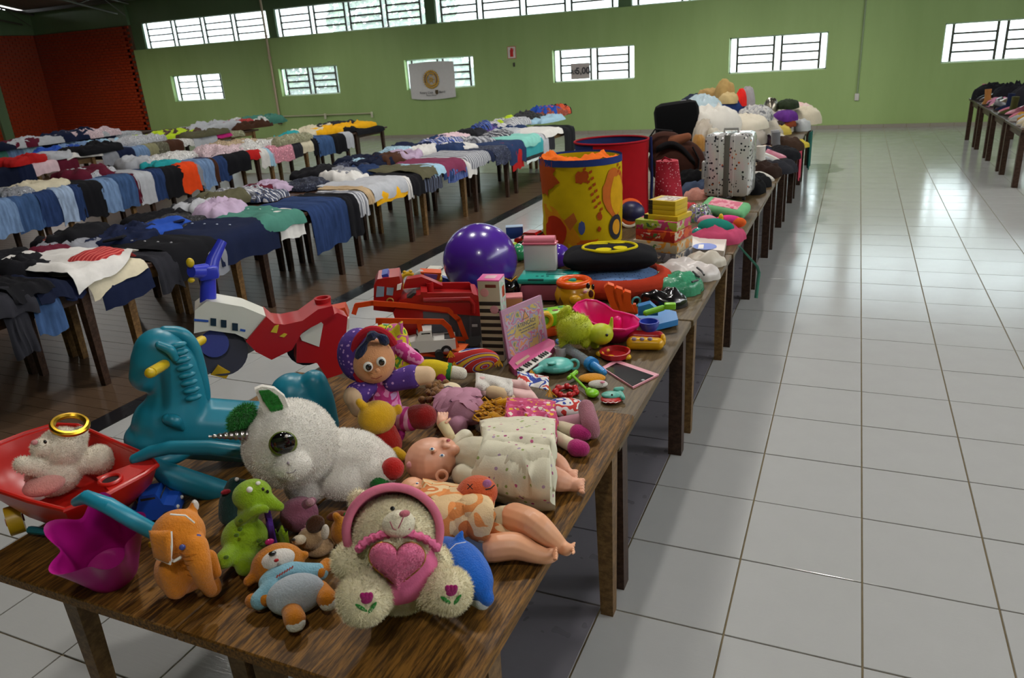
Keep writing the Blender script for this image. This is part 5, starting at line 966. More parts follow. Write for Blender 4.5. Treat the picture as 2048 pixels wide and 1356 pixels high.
t.soft(t.c(MB(), [(310, 930, -.14, 14), (340, 950, -.15, 22), (400, 972, -.16, 24), (465, 990, -.16, 22)]), 'runner', TE, vox=.006); rk = [t.v(x, y, .17) for x, y in ((655, 895), (690, 872), (716, 852))]; t.part(MB().tube(rk, .024, 12), 'rocker', TE)
t.part(t.c(MB(), [(335, 838, -.1, 10), (350, 842, -.11, 12), (364, 856, -.1, 6)]), 'shoulder_fold', TE); t.done(.15)
# --- tricycle lying behind the horse
t = Toy('toy_tricycle', 'red and white toy tricycle with a blue handlebar behind the rocking horse', 'ride-on toy', 520, 815); WT = plastic('cfcdc2', .35); BL = plastic('2a36b8', .35); RD = plastic('a8161c', .3)
b = t.part(t.poly(MB(), [(402, 668), (425, 650), (445, 652), (495, 660), (540, 678), (520, 730), (480, 712), (430, 706), (400, 712)], -.05, .08), 'front_body', WT, ang=50)
for x, y in ((437, 690), (457, 693), (479, 699)): t.part(t.poly(MB(), [(x - 5, y - 8), (x + 6, y - 7), (x + 6, y + 7), (x - 5, y + 6)], -.054, -.048), 'window', plastic('1a2a3a', .3), b)
t.part(t.poly(MB(), [(400, 684), (428, 686), (428, 690), (400, 688)], -.053, -.048), 'blue_stripe', plastic('2a4fa0', .4), b); t.part(t.poly(MB(), [(490, 702), (500, 704), (499, 708), (489, 706)], -.053, -.048), 'blue_stripe', plastic('2a4fa0', .4), b)
t.part(MB().tube([t.v(428, 662, .01), t.v(428, 600, .01)], [.03, .027], 16), 'stem', BL); hb = MB(); hb.tube([t.v(432, 605, .0), t.v(438, 575, .02), t.v(456, 538, .05)], [.03, .024, .018], 12); hb.tube([t.v(425, 598, .0), t.v(395, 600, -.05)], [.03, .022], 12); hb.box(t.v(428, 600, .0), (.075, .07, .05), (0, 0, t.f0), .012); t.part(hb, 'handlebar', BL); t.dot('horn_button', plastic('c9ab16', .35), 393, 583, -.05, (7, 6, 9)); t.dot('horn_button', plastic('c9ab16', .35), 395, 617, -.05, (6, 5, 5))
wh = t.part(MB().tube([t.v(456, 755, -.03), t.v(456, 755, .06)], 46 * t.k, 28), 'wheel', plastic('15162e', .4)); t.part(MB().tube([t.v(440, 740, -.038), t.v(440, 740, -.02)], 26 * t.k, 20), 'wheel_disc', plastic('1a2a7a', .4), wh); t.part(t.poly(MB(), [(432, 790), (446, 772), (470, 784), (462, 797)], -.06, -.035), 'pedal', plastic('c9a01c', .4))
b2 = t.part(t.poly(MB(), [(540, 677), (555, 690), (575, 692), (610, 684), (640, 662), (668, 655), (672, 670), (640, 690), (610, 705), (590, 740), (550, 760), (520, 745), (500, 725)], -.06, .09), 'red_frame', RD, ang=50)
t.part(t.poly(MB(), [(556, 694), (564, 692), (560, 708), (548, 706)], -.064, -.058), 'sticker', plastic('c9b02a', .5), b2); t.part(t.poly(MB(), [(574, 708), (580, 710), (574, 716), (565, 714)], -.064, -.058), 'sticker', plastic('c9b02a', .5), b2)
s_ = t.part(t.poly(MB(), [(600, 715), (640, 690), (680, 672), (700, 680), (690, 790), (660, 800), (640, 770), (600, 770)], -.03, .06), 'seat', RD, ang=50); t.part(t.poly(MB(), [(606, 716), (646, 688), (652, 694), (644, 738), (610, 726)], -.034, -.028), 'white_panel', WT, s_); t.part(MB().lathe([(.03, 0), (.034, .03), (.024, .03), (.02, 0)], 20, Matrix.Translation(t.v(655, 660, .03)), False), 'socket', RD, b2)
t.part(MB().tube([t.v(620, 740, .1), t.v(620, 740, .14)], 40 * t.k, 20), 'wheel', plastic('15162e', .4)); t.part(MB().tube([t.v(640, 815, -.02), t.v(640, 815, .02)], 24 * t.k, 20), 'wheel', plastic('15162e', .4)); t.done(.15)
# ================================================================ toys on the second and third tables
DK = plastic('1a1a1c', .5); GY = plastic('55555c', .45); OG = plastic('e2560f', .35); YL = plastic('d9a912', .35); LG = plastic('7cc21c', .35); TQ = plastic('1fa090', .3); HP = plastic('e01f78', .3)
# --- big red fire engine
t = Toy('toy_fire_truck', 'big red plastic toy fire truck with grey side panels', 'toy truck', 885, 702, ZB); FR = plastic('9c0f12', .3)
t.part(t.poly(MB(), [(846, 632), (966, 640), (968, 694), (852, 690)], 0, .17), 'side_panels', GY); ub = t.part(t.poly(MB(), [(843, 613), (900, 611), (962, 613), (968, 646), (846, 636)], -.008, .178), 'upper_body', FR, ang=50)
t.part(t.poly(MB(), [(788, 640), (800, 616), (832, 606), (846, 603), (850, 690), (800, 680)], 0, .17), 'hood', FR, ang=50); cb = t.part(t.poly(MB(), [(748, 640), (749, 590), (756, 578), (800, 572), (807, 600), (792, 645)], .04, .2), 'cab', FR, ang=50)
for q in (((755, 592), (770, 593), (769, 612), (753, 613)), ((775, 594), (789, 595), (787, 610), (774, 609))): t.part(t.poly(MB(), list(q), .034, .042), 'window', plastic('7d92a4', .15), cb)
t.part(MB().torus(t.v(782, 617, .036), 6 * t.k, 1.5 * t.k, (pi / 2, 0, t.f0)), 'crest', plastic('a8843a', .4), cb); t.part(t.poly(MB(), [(764, 572), (776, 569), (779, 575), (766, 579)], .06, .16), 'light_bar', plastic('2a3f9a', .3), cb); t.part(t.poly(MB(), [(796, 588), (805, 585), (803, 596), (795, 598)], .02, .04), 'mirror', WHP, cb)
for q, d0, d1 in (([(846, 600), (945, 599), (952, 606), (954, 616), (846, 616)], -.010, .006), ([(846, 600), (945, 599), (952, 606), (954, 616), (846, 616)], .164, .18), ([(946, 602), (956, 604), (964, 616), (948, 616)], -.008, .178), ([(843, 598), (856, 598), (856, 616), (843, 616)], -.008, .178)): t.part(t.poly(MB(), q, d0, d1), 'tray_wall', FR, ub)
for pts, dy in (([(848, 614), (940, 612), (948, 622), (948, 640)], -.012), ([(866, 600), (952, 600), (962, 612)], .17)): t.part(MB().tube([t.v(x, y, dy) for x, y in pts], 5 * t.k, 8), 'rail', FR, ub)
t.part(MB().lathe([(8 * t.k, 0), (8 * t.k, 22 * t.k), (5.5 * t.k, 22 * t.k), (5 * t.k, 4 * t.k)], 16, Matrix.Translation(t.v(862, 600, .1))), 'turret', FR, ub); t.part(t.poly(MB(), [(808, 604), (815, 585), (845, 580), (870, 590), (888, 598)], .1, .15), 'ladder_mount', FR, ub); t.part(t.poly(MB(), [(815, 610), (828, 600), (834, 600), (824, 611)], -.004, .05), 'windscreen', DK, ub)
for x in (948, 872, 800): 
    w_ = t.part(MB().tube([t.v(x, 690 - (948 - x) * .06, -.006), t.v(x, 690 - (948 - x) * .06, .03)], 17 * t.k, 20), 'wheel', DK)
for k in range(3): t.part(t.poly(MB(), [(900 + 22 * k, 642), (918 + 22 * k, 643), (918 + 22 * k, 688), (900 + 22 * k, 686)], -.004, .002), 'locker_door', plastic('3a3a40', .4))
t.part(t.poly(MB(), [(945, 662), (956, 662), (956, 667), (945, 667)], -.006, -.002), 'handle', plastic('a8a8ac', .3)); t.done(.12)
# --- orange car carrier with white pickup
t = Toy('car_carrier', 'orange plastic car transporter trailer with open side frames', 'toy truck', 840, 722, ZB); CO_ = plastic('c9400d', .35)
def bar(pts, dy, w, nm='side_frame'):
    mb = MB()
    for (x0, y0), (x1, y1) in zip(pts, pts[1:]):
        d = Vector((x1 - x0, y1 - y0)).normalized(); q = Vector((-d.y, d.x)) * w / 2; e = d * w * .2; t.poly(mb, [(x0 - e.x + q.x, y0 - e.y + q.y), (x0 - e.x - q.x, y0 - e.y - q.y), (x1 + e.x - q.x, y1 + e.y - q.y), (x1 + e.x + q.x, y1 + e.y + q.y)], dy - .004, dy + .004)
    return t.part(mb, nm, CO_)
bar([(708, 650), (713, 634), (745, 629), (820, 634), (900, 642), (922, 662), (938, 704)], .09, 10); bar([(755, 648), (885, 650), (898, 662), (920, 716)], -.03, 10); bar([(838, 650), (850, 712)], -.03, 9, 'post'); bar([(760, 648), (772, 706)], -.03, 8, 'post'); bar([(700, 702), (918, 717)], -.03, 12, 'sill'); bar([(730, 690), (938, 702)], .09, 8, 'sill')
t.part(t.plate(MB(), [(705, 706), (918, 722), (940, 702), (740, 690)], .02, .028), 'deck', plastic('8f2a0a', .4)); t.part(t.plate(MB(), [(905, 712), (925, 716), (938, 700), (920, 698)], .03, .034), 'ramp', plastic('d9602a', .4))
for x, y in ((880, 722), (740, 712)): t.part(MB().tube([t.a(x, y, .02), t.a(x, y, .02) + t.n * .03], .02, 16), 'wheel', DK)
cbp = t.part(t.poly(MB(), [(600, 690), (606, 664), (640, 644), (690, 633), (698, 652), (655, 668), (640, 692)], .05, .14), 'tractor_cab', CO_, ang=50); t.part(t.poly(MB(), [(612, 668), (640, 650), (662, 645), (658, 656), (640, 664), (618, 676)], .044, .052), 'window', plastic('7d858c', .2), cbp)
for x in (676, 692): t.part(t.poly(MB(), [(x, 650), (x + 8, 646), (x + 8, 668), (x, 670)], -.01, .02), 'coupling', WHP)
t.part(t.plate(MB(), [(640, 690), (710, 700), (730, 682), (665, 674)], .05, .06), 'platform', plastic('c9c5ba', .4)); t.part(MB().tube([t.a(650, 704, .03), t.a(650, 704, .03) + t.n * .04], .03, 16), 'wheel', DK); t.done(.1)
car('toy_car', 'white toy pickup truck inside the orange transporter', 862, 707, ZB + .03, pi - .05, .24, .1, .13, plastic('cfccc6', .3), glossy('26262a', .1), pick=True)
car('toy_car', 'yellow toy jeep half hidden in the orange transporter', 798, 690, ZB + .03, pi, .12, .07, .07, plastic('c9a41c', .3), DK)
# --- tall striped carton
t = Toy('tall_carton', 'tall white carton with black stripes and a pink top', 'box', 988, 722, ZB, -.28); HB_, WB_ = .385, .1
b = t.part(uvplate(t, WB_, WB_, HB_, .0015, (0, .05, HB_ / 2)), 'carton', plastic('b3a58c', .5)); t.part(uvplate(t, WB_ + .001, WB_ + .001, .006, .0005, (0, .05, HB_)), 'pink_top', plastic('d9589a', .4), b); t.part(uvplate(t, .002, WB_ * .98, HB_ * .98, .0002, (WB_ / 2, .05, HB_ / 2)), 'mint_side', blotch(['9ab8a8', 'c9c4c0', 'a8c4b4', 'c98aa0'], 18, .5), b)
for k in range(8): t.part(uvplate(t, WB_ * .98, .002, .018, .0002, (0, 0, .04 + .034 * k)), 'black_stripe', plastic('1c1512', .6), b)
for q in ((-.02, .33, 'c98a8a'), (.02, .25, 'b98088')): t.part(onto(t, MB().ell((q[0], -.001, q[1]), (.02, .002, .02))), 'round_print', plastic(q[2], .6), b)
t.part(uvplate(t, .05, .002, .014, .0002, (.01, -.0005, .36)), 'logo', plastic('6a2418', .5), b); t.part(uvplate(t, .002, .04, .05, .0002, (WB_ / 2 + .001, .06, .32)), 'logo', plastic('b2401c', .5), b); t.part(uvplate(t, .05, .05, .001, .0002, (0, .05, HB_ + .0035)), 'logo', plastic('c9a0a8', .5), b); t.done()
# --- picture puzzle in a clear bag
t = Toy('picture_book', 'colourful pink-bordered picture puzzle leaning upright with a yellow warning label', 'book', 1055, 715, ZB); Q = [t.a(1019, 728, .0), t.a(1097, 690, .0), t.a(1082, 584, .265), t.a(999, 625, .245)]
ex = (Q[1] - Q[0]).normalized(); ey = (Q[3] - Q[0]); ey = (ey - ex * ey.dot(ex)).normalized(); ez = ex.cross(ey); BM = Matrix((ex, ey, ez)).transposed().to_4x4(); BM.translation = Q[0]; bw = (Q[1] - Q[0]).length; bh = (Q[3] - Q[0]).dot(ey)
def bpart(pts, z0, z1, nm, mat, par=None): return t.part(MB().prism(pts, z0, z1, BM), nm, mat, par)
bd = bpart([(0, 0), (bw, 0), (bw, bh), (0, bh)], -.012, .0, 'board', plastic('b5799c', .3)); bpart([(bw * .06, bh * .05), (bw * .93, bh * .05), (bw * .93, bh * .9), (bw * .06, bh * .9)], 0, .0012, 'picture', blotch(['4f7a2a', 'c9a032', '8f94b0', 'c24a7a', 'b8a8b8', 'd98a3a', '6a7fb8', 'c9b03a'], 14, .3), bd)
bpart([(bw * .2, bh * .42), (bw * .78, bh * .42), (bw * .85, bh * .5), (bw * .85, bh * .66), (bw * .3, bh * .64)], .0012, .002, 'warning_label', plastic('c2a81c', .4), bd)
def btext(s_, size, x, y, par): o = text(s_, size, plastic('2a1a08', .6), t.o, (0, 0, 0), (0, 0, 0), 'lettering', True); o.matrix_local = BM @ Matrix.Translation((x, y, .0024)); return o
btext('ATENÇÃO!', .026, bw * .54, bh * .6, bd); btext('Não recomendado para', .0125, bw * .54, bh * .52, bd); btext('menores de 3 anos', .0125, bw * .54, bh * .465, bd)
tri = [(bw * .54 + .028 * math.cos(a), bh * .74 + .028 * math.sin(a)) for a in (pi / 2, pi / 2 + 2.1, pi / 2 + 4.2)]; bpart(tri, .0012, .002, 'warning_triangle', plastic('3a2008', .5), bd); bpart([(bw * .54 + .02 * math.cos(a), bh * .74 + .02 * math.sin(a)) for a in (pi / 2, pi / 2 + 2.1, pi / 2 + 4.2)], .002, .0026, 'triangle_fill', plastic('d98a1c', .5), bd); bpart([(0, 0), (bw, 0), (bw, bh), (0, bh)], .004, .0046, 'plastic_cover', film('e8e4e8', .1, .08), bd); t.done()
# --- pink keyboard
t = Toy('toy_keyboard', 'pink toy piano keyboard with white and black keys', 'toy', 1065, 728, ZB); kb = t.part(t.plate(MB(), [(1018, 738), (1026, 726), (1045, 712), (1062, 706), (1082, 692), (1098, 689), (1109, 693), (1111, 702), (1100, 716), (1078, 732), (1052, 748), (1030, 752)], .0, .03), 'case', plastic('d9629a', .3)); A_, B_, C_, D_ = (Vector((1032, 741)), Vector((1092, 703)), Vector((1104, 709)), Vector((1048, 748)))
t.part(t.plate(MB(), [tuple(A_), tuple(B_), tuple(C_), tuple(D_)], .030, .034), 'white_keys', plastic('d6d2cc', .35), kb)
for k in range(14):
    if k in (2, 6, 9): continue
    f0, f1 = (k + .25) / 14, (k + .65) / 14; p0, p1 = A_.lerp(B_, f0), A_.lerp(B_, f1); q0, q1 = D_.lerp(C_, f0), D_.lerp(C_, f1); t.part(t.plate(MB(), [tuple(p0), tuple(p1), tuple(p1.lerp(q1, .6)), tuple(p0.lerp(q0, .6))], .034, .040), 'black_key', DK, kb)
t.part(t.plate(MB(), [(1030, 727), (1056, 710), (1060, 713), (1034, 731)], .030, .032), 'label', plastic('d9b8a0', .5), kb); t.done()
# --- mint watering whale
t = Toy('bath_toy', 'mint green teapot-shaped bath toy with a loop handle', 'toy', 1112, 742, ZB); t.flat = True; MT = plastic('5fb8ae', .35); mb = MB(); t.e(mb, 1112, 732, .028, (36, 30, 14)); t.c(mb, [(1085, 738, .025, 9), (1070, 744, .03, 6)]); t.soft(mb, 'body', MT, vox=.003); t.part(MB().torus(t.a(1148, 730, .03), 9 * t.k, 3 * t.k, (1.2, 0, .3)), 'handle', MT); t.part(t.e(MB(), 1103, 727, .058, (10, 8, 3)), 'wing', MT); t.done()
t = Toy('toy_syringe', 'clear toy syringe tube with blue ends', 'toy', 1165, 722, ZB); t.flat = True; t.part(MB().tube([t.a(1126, 692, .03), t.a(1180, 728, .03)], 10 * t.k, 16), 'tube', film('8a949c', .6, .1)); BB = plastic('2a7fc0', .3); t.part(t.c(MB(), [(1116, 684, .03, 6), (1126, 691, .03, 7)]), 'end_cap', BB); t.part(MB().tube([t.a(1179, 727, .03), t.a(1186, 731, .03)], 14 * t.k, 16), 'flange', BB); t.part(t.c(MB(), [(1188, 733, .03, 9), (1200, 741, .028, 8), (1207, 746, .026, 7)]), 'plunger', BB); t.done()
t = Toy('plastic_cup', 'small frosted white plastic cup by the keyboard', 'cup', 1122, 712, ZB); t.part(MB().lathe([(.022, 0), (.03, .045), (.028, .045), (.02, .003)], 20), 'cup', film('d9d2d4', .75)); t.done()
# --- rattles
t = Toy('rattle_ring', 'red ring rattle beside the fringed cushion', 'rattle', 1132, 788, ZB); m_ = MB().torus((0, 0, .012), .042, .009, (0, 0, 0), 24, 8)
for k in range(7): m_.ell((.044 * math.cos(k * .9), .044 * math.sin(k * .9), .014), .014)
t.part(m_, 'ring', plastic('b3161a', .35)); t.done()
t = Toy('rattle_wand', 'lime green wand rattle with a heart-shaped head', 'rattle', 1180, 775, ZB); t.flat = True; t.part(MB().tube([t.a(1142, 748, .03), t.a(1176, 782, .02)], .006, 8), 'stick', LG); m_ = MB(); t.e(m_, 1185, 786, .018, (13, 14, 8)); t.e(m_, 1178, 782, .018, (8, 9, 7)); t.part(m_, 'head', LG); t.part(t.c(MB(), [(1138, 756, .02, 5), (1152, 744, .03, 5)]), 'crosspiece', LG); t.done()
t = Toy('plush_toy', 'orange and white knitted face toy under the lime wand', 'soft toy', 1188, 765, ZB); t.flat = True; t.soft(t.e(MB(), 1184, 756, .018, (28, 18, 8)), 'orange_half', plush('d9931c', .15), vox=.003); t.soft(t.e(MB(), 1196, 768, .016, (20, 14, 7)), 'white_half', plush('cfc8c0', .1), vox=.003); t.dot('cheek', plush('d98aa0', .05), 1205, 764, .034, (5, 4, 2)); t.done()
t = Toy('teether', 'aqua elephant teether with a red edge at the table side', 'rattle', 1225, 805, ZB); t.flat = True; t.part(t.e(MB(), 1223, 798, .012, (22, 20, 6)), 'red_disc', plastic('b3201c', .4)); mb = MB(); t.e(mb, 1222, 790, .024, (20, 15, 6)); t.c(mb, [(1240, 788, .022, 7), (1246, 796, .02, 5)]); t.c(mb, [(1232, 780, .022, 6), (1244, 778, .022, 5)]); t.soft(mb, 'elephant', plastic('58a898', .4), vox=.003); t.dot('eye', BK, 1224, 790, .037, (2, 2, 2)); t.part(MB().tube([t.a(1206 + 5 * k, 804 + 2 * (k % 2), .02) for k in range(7)], .0015, 5), 'white_teeth', WHP); t.done()
t = Toy('drawing_tablet', 'thin pink-framed drawing tablet with a black screen', 'tablet', 1262, 752, ZB); fr_ = t.part(t.plate(MB(), [(1232, 722), (1318, 752), (1266, 778), (1203, 738)], 0, .008), 'frame', plastic('cf8a98', .4)); t.part(t.plate(MB(), [(1233, 726), (1308, 752), (1265, 773), (1211, 738)], .008, .0088), 'screen', plastic('17181c', .15), fr_); t.part(t.e(MB(), 1285, 762, .06, (1, 1, 1)), 'pen_hole', DK, fr_) if 0 else None; t.part(MB().ell(t.a(1286, 760, .009), (.008, .008, .001)), 'button', plastic('8a8f94', .4), fr_); t.done()
# --- fluffy lime cat
t = Toy('fluffy_cat', 'fluffy lime-yellow rubber cat toy standing by the pink bath', 'toy', 1165, 703, ZB); LC = plush('b9c21c', .12); mb = MB(); t.e(mb, 1150, 668, .0, (36, 32, 30)); t.e(mb, 1202, 680, -.01, (25, 22, 22)); t.c(mb, [(1126, 660, .02, 9), (1124, 642, .02, 9), (1136, 630, .02, 8)]); t.c(mb, [(1222, 668, .0, 5), (1224, 648, .0, 3)]); t.c(mb, [(1190, 690, .03, 10), (1190, 700, .03, 10)])
for x in (1128, 1172): t.c(mb, [(x, 688, -.01, 11), (x, 698, -.02, 10)])
b = t.soft(mb, 'body', plastic('b6bf1e', .5), vox=.004); fur(b, 3500, .014, LC, .0012, 7, .2, keep=lambda p: p.dot(t.Rz @ Vector((1, 0, 0))) < .03); t.dot('eye', BK, 1214, 682, -.055, (3, 3, 3)); t.done()
# --- red crab ring, yellow phone with blue bowl
t = Toy('toy_tray', 'red round toy tray with four yellow feet', 'toy', 1230, 716, ZB); mb = MB().lathe([(.05, 0), (.066, .012), (.07, .035), (.062, .035), (.055, .014), (.0, .012)], 28); t.part(mb, 'tray', plastic('a3121a', .3))
for q in ((1200, 708), (1222, 716), (1254, 714), (1252, 700), (1212, 700)): t.part(MB().ell(t.a(q[0], q[1], .016), (.02, .018, .014)), 'foot', YL)
t.done()
t = Toy('toy_phone', 'yellow and red rounded baby toy with picture buttons and a blue bowl', 'toy', 1290, 700, ZB); mb = MB(); t.c(mb, [(1266, 688, 0, 14), (1315, 690, 0, 13)]); ph_ = t.soft(mb, 'body', plastic('cf9a10', .3), vox=.004); t.soft(t.c(MB(), [(1268, 674, .06, 13), (1316, 676, .06, 13)]), 'back_shell', plastic('a81a20', .3), vox=.004)
for x in (1268, 1284, 1300): t.dot('button', plastic('a08a9c', .4), x, 680, -.03, (5, 3, 4), ph_)
t.part(MB().lathe([(.03, 0), (.045, .03), (.047, .05), (.04, .05), (.03, .012), (0, .008)], 24, Matrix.Translation(t.v(1298, 664, .08))), 'bowl', plastic('1c35a0', .3)); t.dot('wheel', plastic('cf9a10', .3), 1326, 682, .03, (6, 10, 13)); t.done()
# --- pink baby bath
t = Toy('doll_bath', 'hot pink plastic doll bathtub', 'toy', 1215, 672, ZB); HR = [(1147, 616, .13), (1155, 606, .14), (1172, 600, .15), (1192, 602, .15), (1210, 610, .13), (1226, 622, .11), (1245, 626, .1), (1268, 632, .1), (1280, 642, .1), (1276, 652, .1), (1250, 660, .1), (1215, 658, .1), (1185, 646, .11), (1160, 632, .12)]
R0 = [t.a(*q) for q in HR]; n = len(R0); ctr = t.a(1218, 668, .0)
def rg(k, z): return [Vector((ctr.x + (p.x - ctr.x) * k, ctr.y + (p.y - ctr.y) * k, p.z * z)) for p in R0]
L_ = [rg(1, 1), rg(1.0, .94), rg(.85, .5), rg(.6, .0), rg(.56, .08), rg(.8, .5), rg(.95, .98)]; mb = MB(); mb.add([p for r in L_ for p in r], [(k * n + i, k * n + (i + 1) % n, ((k + 1) % 7) * n + (i + 1) % n, ((k + 1) % 7) * n + i) for k in range(7) if k != 3 for i in range(n)] + [tuple(range(3 * n, 4 * n)), tuple(range(4 * n, 5 * n))[::-1]]); tb = t.part(mb, 'tub', HP, ang=60); t.part(MB().tube(rg(1, 1), .006, 8, closed=True), 'rim', HP, tb); t.part(t.c(MB(), [(1235, 640, .0, 8), (1238, 656, .0, 7)]), 'seat_ridge', HP, tb); t.done()
# --- orange popper
t = Toy('toy_rake', 'orange three-finger toy rake standing behind the bath', 'toy', 1245, 628, ZB); 
for k in range(3): t.part(t.poly(MB(), [(1208 + 17 * k, 577 + 7 * k), (1216 + 17 * k, 570 + 7 * k), (1228 + 17 * k, 574 + 7 * k), (1234 + 14 * k, 594 + 7 * k), (1242 + 14 * k, 626), (1226 + 14 * k, 626), (1216 + 15 * k, 602 + 5 * k)], -.01, .035), 'finger', OG, ang=50)
t.part(t.poly(MB(), [(1228, 612), (1272, 612), (1276, 630), (1228, 630)], .0, .03), 'base', OG); t.part(MB().torus(t.v(1272, 606, .02), 9 * t.k, 2 * t.k, (pi / 2, 0, t.f0 + .5)), 'ring', plastic('3a8a8a', .3)); t.done()
t = Toy('hammer_bench', 'blue toy bench with a lime green hammer lying on it', 'toy', 1315, 662, ZB); t.part(t.plate(MB(), [(1268, 648), (1308, 668), (1356, 656), (1352, 640), (1310, 628)], .0, .03), 'bench', plastic('2a78b8', .35)); t.part(t.poly(MB(), [(1276, 640), (1276, 622), (1300, 616), (1316, 630), (1316, 640)], .02, .07), 'end_block', plastic('2a78b8', .35)); h_ = t.part(t.c(MB(), [(1292, 632, -.01, 6), (1325, 622, .0, 6)]), 'hammer_handle', LG); t.part(uvplate(t, .055, .035, .03, .006), 'hammer_head', LG, h_).location = t.v(1340, 618, .0); t.done()
# --- shape sorter
t = Toy('shape_sorter', 'green shape sorter box with coloured cut-outs on an orange base', 'toy', 1118, 672, ZB, .3); t.part(uvplate(t, .16, .12, .05, .01, (0, .06, .025)), 'orange_base', plastic('d9501c', .35)); gb = t.part(uvplate(t, .15, .11, .07, .012, (0, .06, .085)), 'green_box', LG)
for k, (x, y, c_, nn) in enumerate(((-.04, .08, '2a3f9a', 3), (.04, .085, '1f6a4a', 4), (.0, .045, '7a2a1c', 6), (-.05, .04, 'd9a912', 12), (.05, .04, '2a3f9a', 5))):
    t.part(onto(t, MB().prism([(x + .017 * math.cos(2 * pi * i / nn + .5), y + .013 * math.sin(2 * pi * i / nn + .5)) for i in range(nn)], .1202, .1215)), 'cut_out', plastic(c_, .4), gb)
t.part(onto(t, MB().torus((-.07, .0, .09), .035, .012, (pi / 2, 0, 0), 20, 8)), 'yellow_coil', YL, gb); t.part(onto(t, MB().torus((.085, .02, .08), .025, .01, (pi / 2, 0, .6), 20, 8)), 'handle', plastic('b5c21c', .35), gb); t.done()
# --- smiling jar
t = Toy('toy_jar', 'yellow round toy jar with an orange rim and a smiling face', 'toy', 1150, 612, ZB); K = t.k; t.part(MB().lathe([(.0, 0), (26 * K, 0), (38 * K, 12 * K), (40 * K, 26 * K), (34 * K, 42 * K), (28 * K, 48 * K), (24 * K, 48 * K), (0, 40 * K)], 32), 'jar', plastic('cf9614', .25)); t.part(MB().torus((0, 0, 50 * K), 29 * K, 7 * K, (0, 0, 0), 32, 10), 'rim', plastic('e0530f', .25))
for x, y, r in ((1176, 572, (4, 3, 6)), (1186, 574, (3, 3, 6))): t.dot('eye', BK, x, y, -36 * K, r)
t.dot('mouth', plastic('5a1a10', .5), 1182, 588, -36 * K, (5, 3, 8)); t.dot('cheek', plastic('d98a9c', .5), 1170, 584, -37 * K, (4, 2, 3)); t.dot('nose', plastic('cf9614', .3), 1150, 600, -40 * K, (12, 8, 10)); t.part(onto(t, MB().prism([(-.02, 0), (.02, 0), (0, .035)], -.003, .003, Matrix.Translation((0, -39 * K, 22 * K)) @ Matrix.Rotation(pi / 2, 4, 'X'))), 'slot', plastic('6a4310', .5)); t.part(onto(t, MB().prism([(-.02, 0), (.02, 0), (0, .04)], -.003, .003, Matrix.Translation((-28 * K, -28 * K, 14 * K)) @ Matrix.Rotation(-.8, 4, 'Z') @ Matrix.Rotation(pi / 2, 4, 'X'))), 'slot', plastic('6a4310', .5)); t.done()
# --- toy wash basin set
t = Toy('toy_washbasin', 'pink and teal toy washbasin with a white tank and pink lid', 'toy', 1095, 606, ZB, -.18); W = .33
t.part(uvplate(t, W, .2, .11, .04, (0, .1, .055)), 'pink_base', plastic('a8566a', .35)); tp = t.part(uvplate(t, W + .01, .21, .035, .016, (0, .1, .125)), 'teal_top', TQ); t.part(uvplate(t, .15, .09, .004, .001, (.06, .12, .1432)), 'basin', plastic('0f6a66', .3), tp); t.part(uvplate(t, .09, .012, .012, .003, (-.06, .0, .135)), 'front_slot', plastic('0f5a58', .4), tp)
for k in range(3): t.part(uvplate(t, .015, .012, .003, .001, (-.06 + .03 * k, .045, .1435)), 'button', plastic('0f6a66', .4), tp)
tk = t.part(uvplate(t, .19, .06, .16, .012, (-.06, .18, .22)), 'white_tank', plastic('cfcac8', .35)); t.part(onto(t, MB().tube([(-.15, .18, .315), (.03, .18, .315)], .03, 16)), 'pink_lid', plastic('d97a8c', .35), tk); t.part(uvplate(t, .2, .075, .012, .004, (-.06, .18, .302)), 'lid_rim', plastic('cf6a80', .35), tk); t.done()
# --- balls
def ball(nm, lab, px, py, r, mat, z=ZB):
    t = Toy(nm, lab, 'ball', px, py, z); t.part(MB().ell((0, 0, r), r, nu=48, nv=32), 'ball', mat); t.part(MB().ell((0, 0, 2 * r), (.008, .008, .002)), 'valve', plastic('d9d2e0', .5), t.parts[0]); t.done(.3); return t
ball('exercise_ball', 'large glossy purple ball in the middle of the toy table', 966, 592, .215, plastic('4a2391', .22, .2)); ball('play_ball', 'small shiny purple ball behind the toy washbasin', 1118, 535, .078, plastic('4c2a9c', .15, .4)); ball('play_ball', 'small green ball behind the white tank', 1040, 522, .06, plastic('2f8a5a', .2, .3)); ball('play_ball', 'small blue ball under the large purple ball', 934, 625, .07, plastic('1c7fb0', .25))
t = Toy('toy_helmet', 'black and gold shiny toy helmet beside the purple ball', 'toy', 1022, 602, ZB); t.part(MB().ell((0, 0, .06), (.055, .06, .07)), 'shell', glossy('08080a', .1)); t.part(MB().tube([t.v(1010, 560, -.06), t.v(1022, 566, -.068), t.v(1034, 556, -.06)], .006, 8), 'gold_trim', metal('a87a2a', .25)); t.done()
t = Toy('plastic_tub', 'small peach plastic tub behind the picture puzzle', 'tub', 1028, 622, ZB); t.part(uvplate(t, .1, .08, .075, .008, (0, .04, .0375)), 'tub', plastic('b5794f', .4)); t.part(uvplate(t, .105, .085, .012, .004, (0, .04, .075)), 'rim', plastic('d98a8a', .35)); t.done()
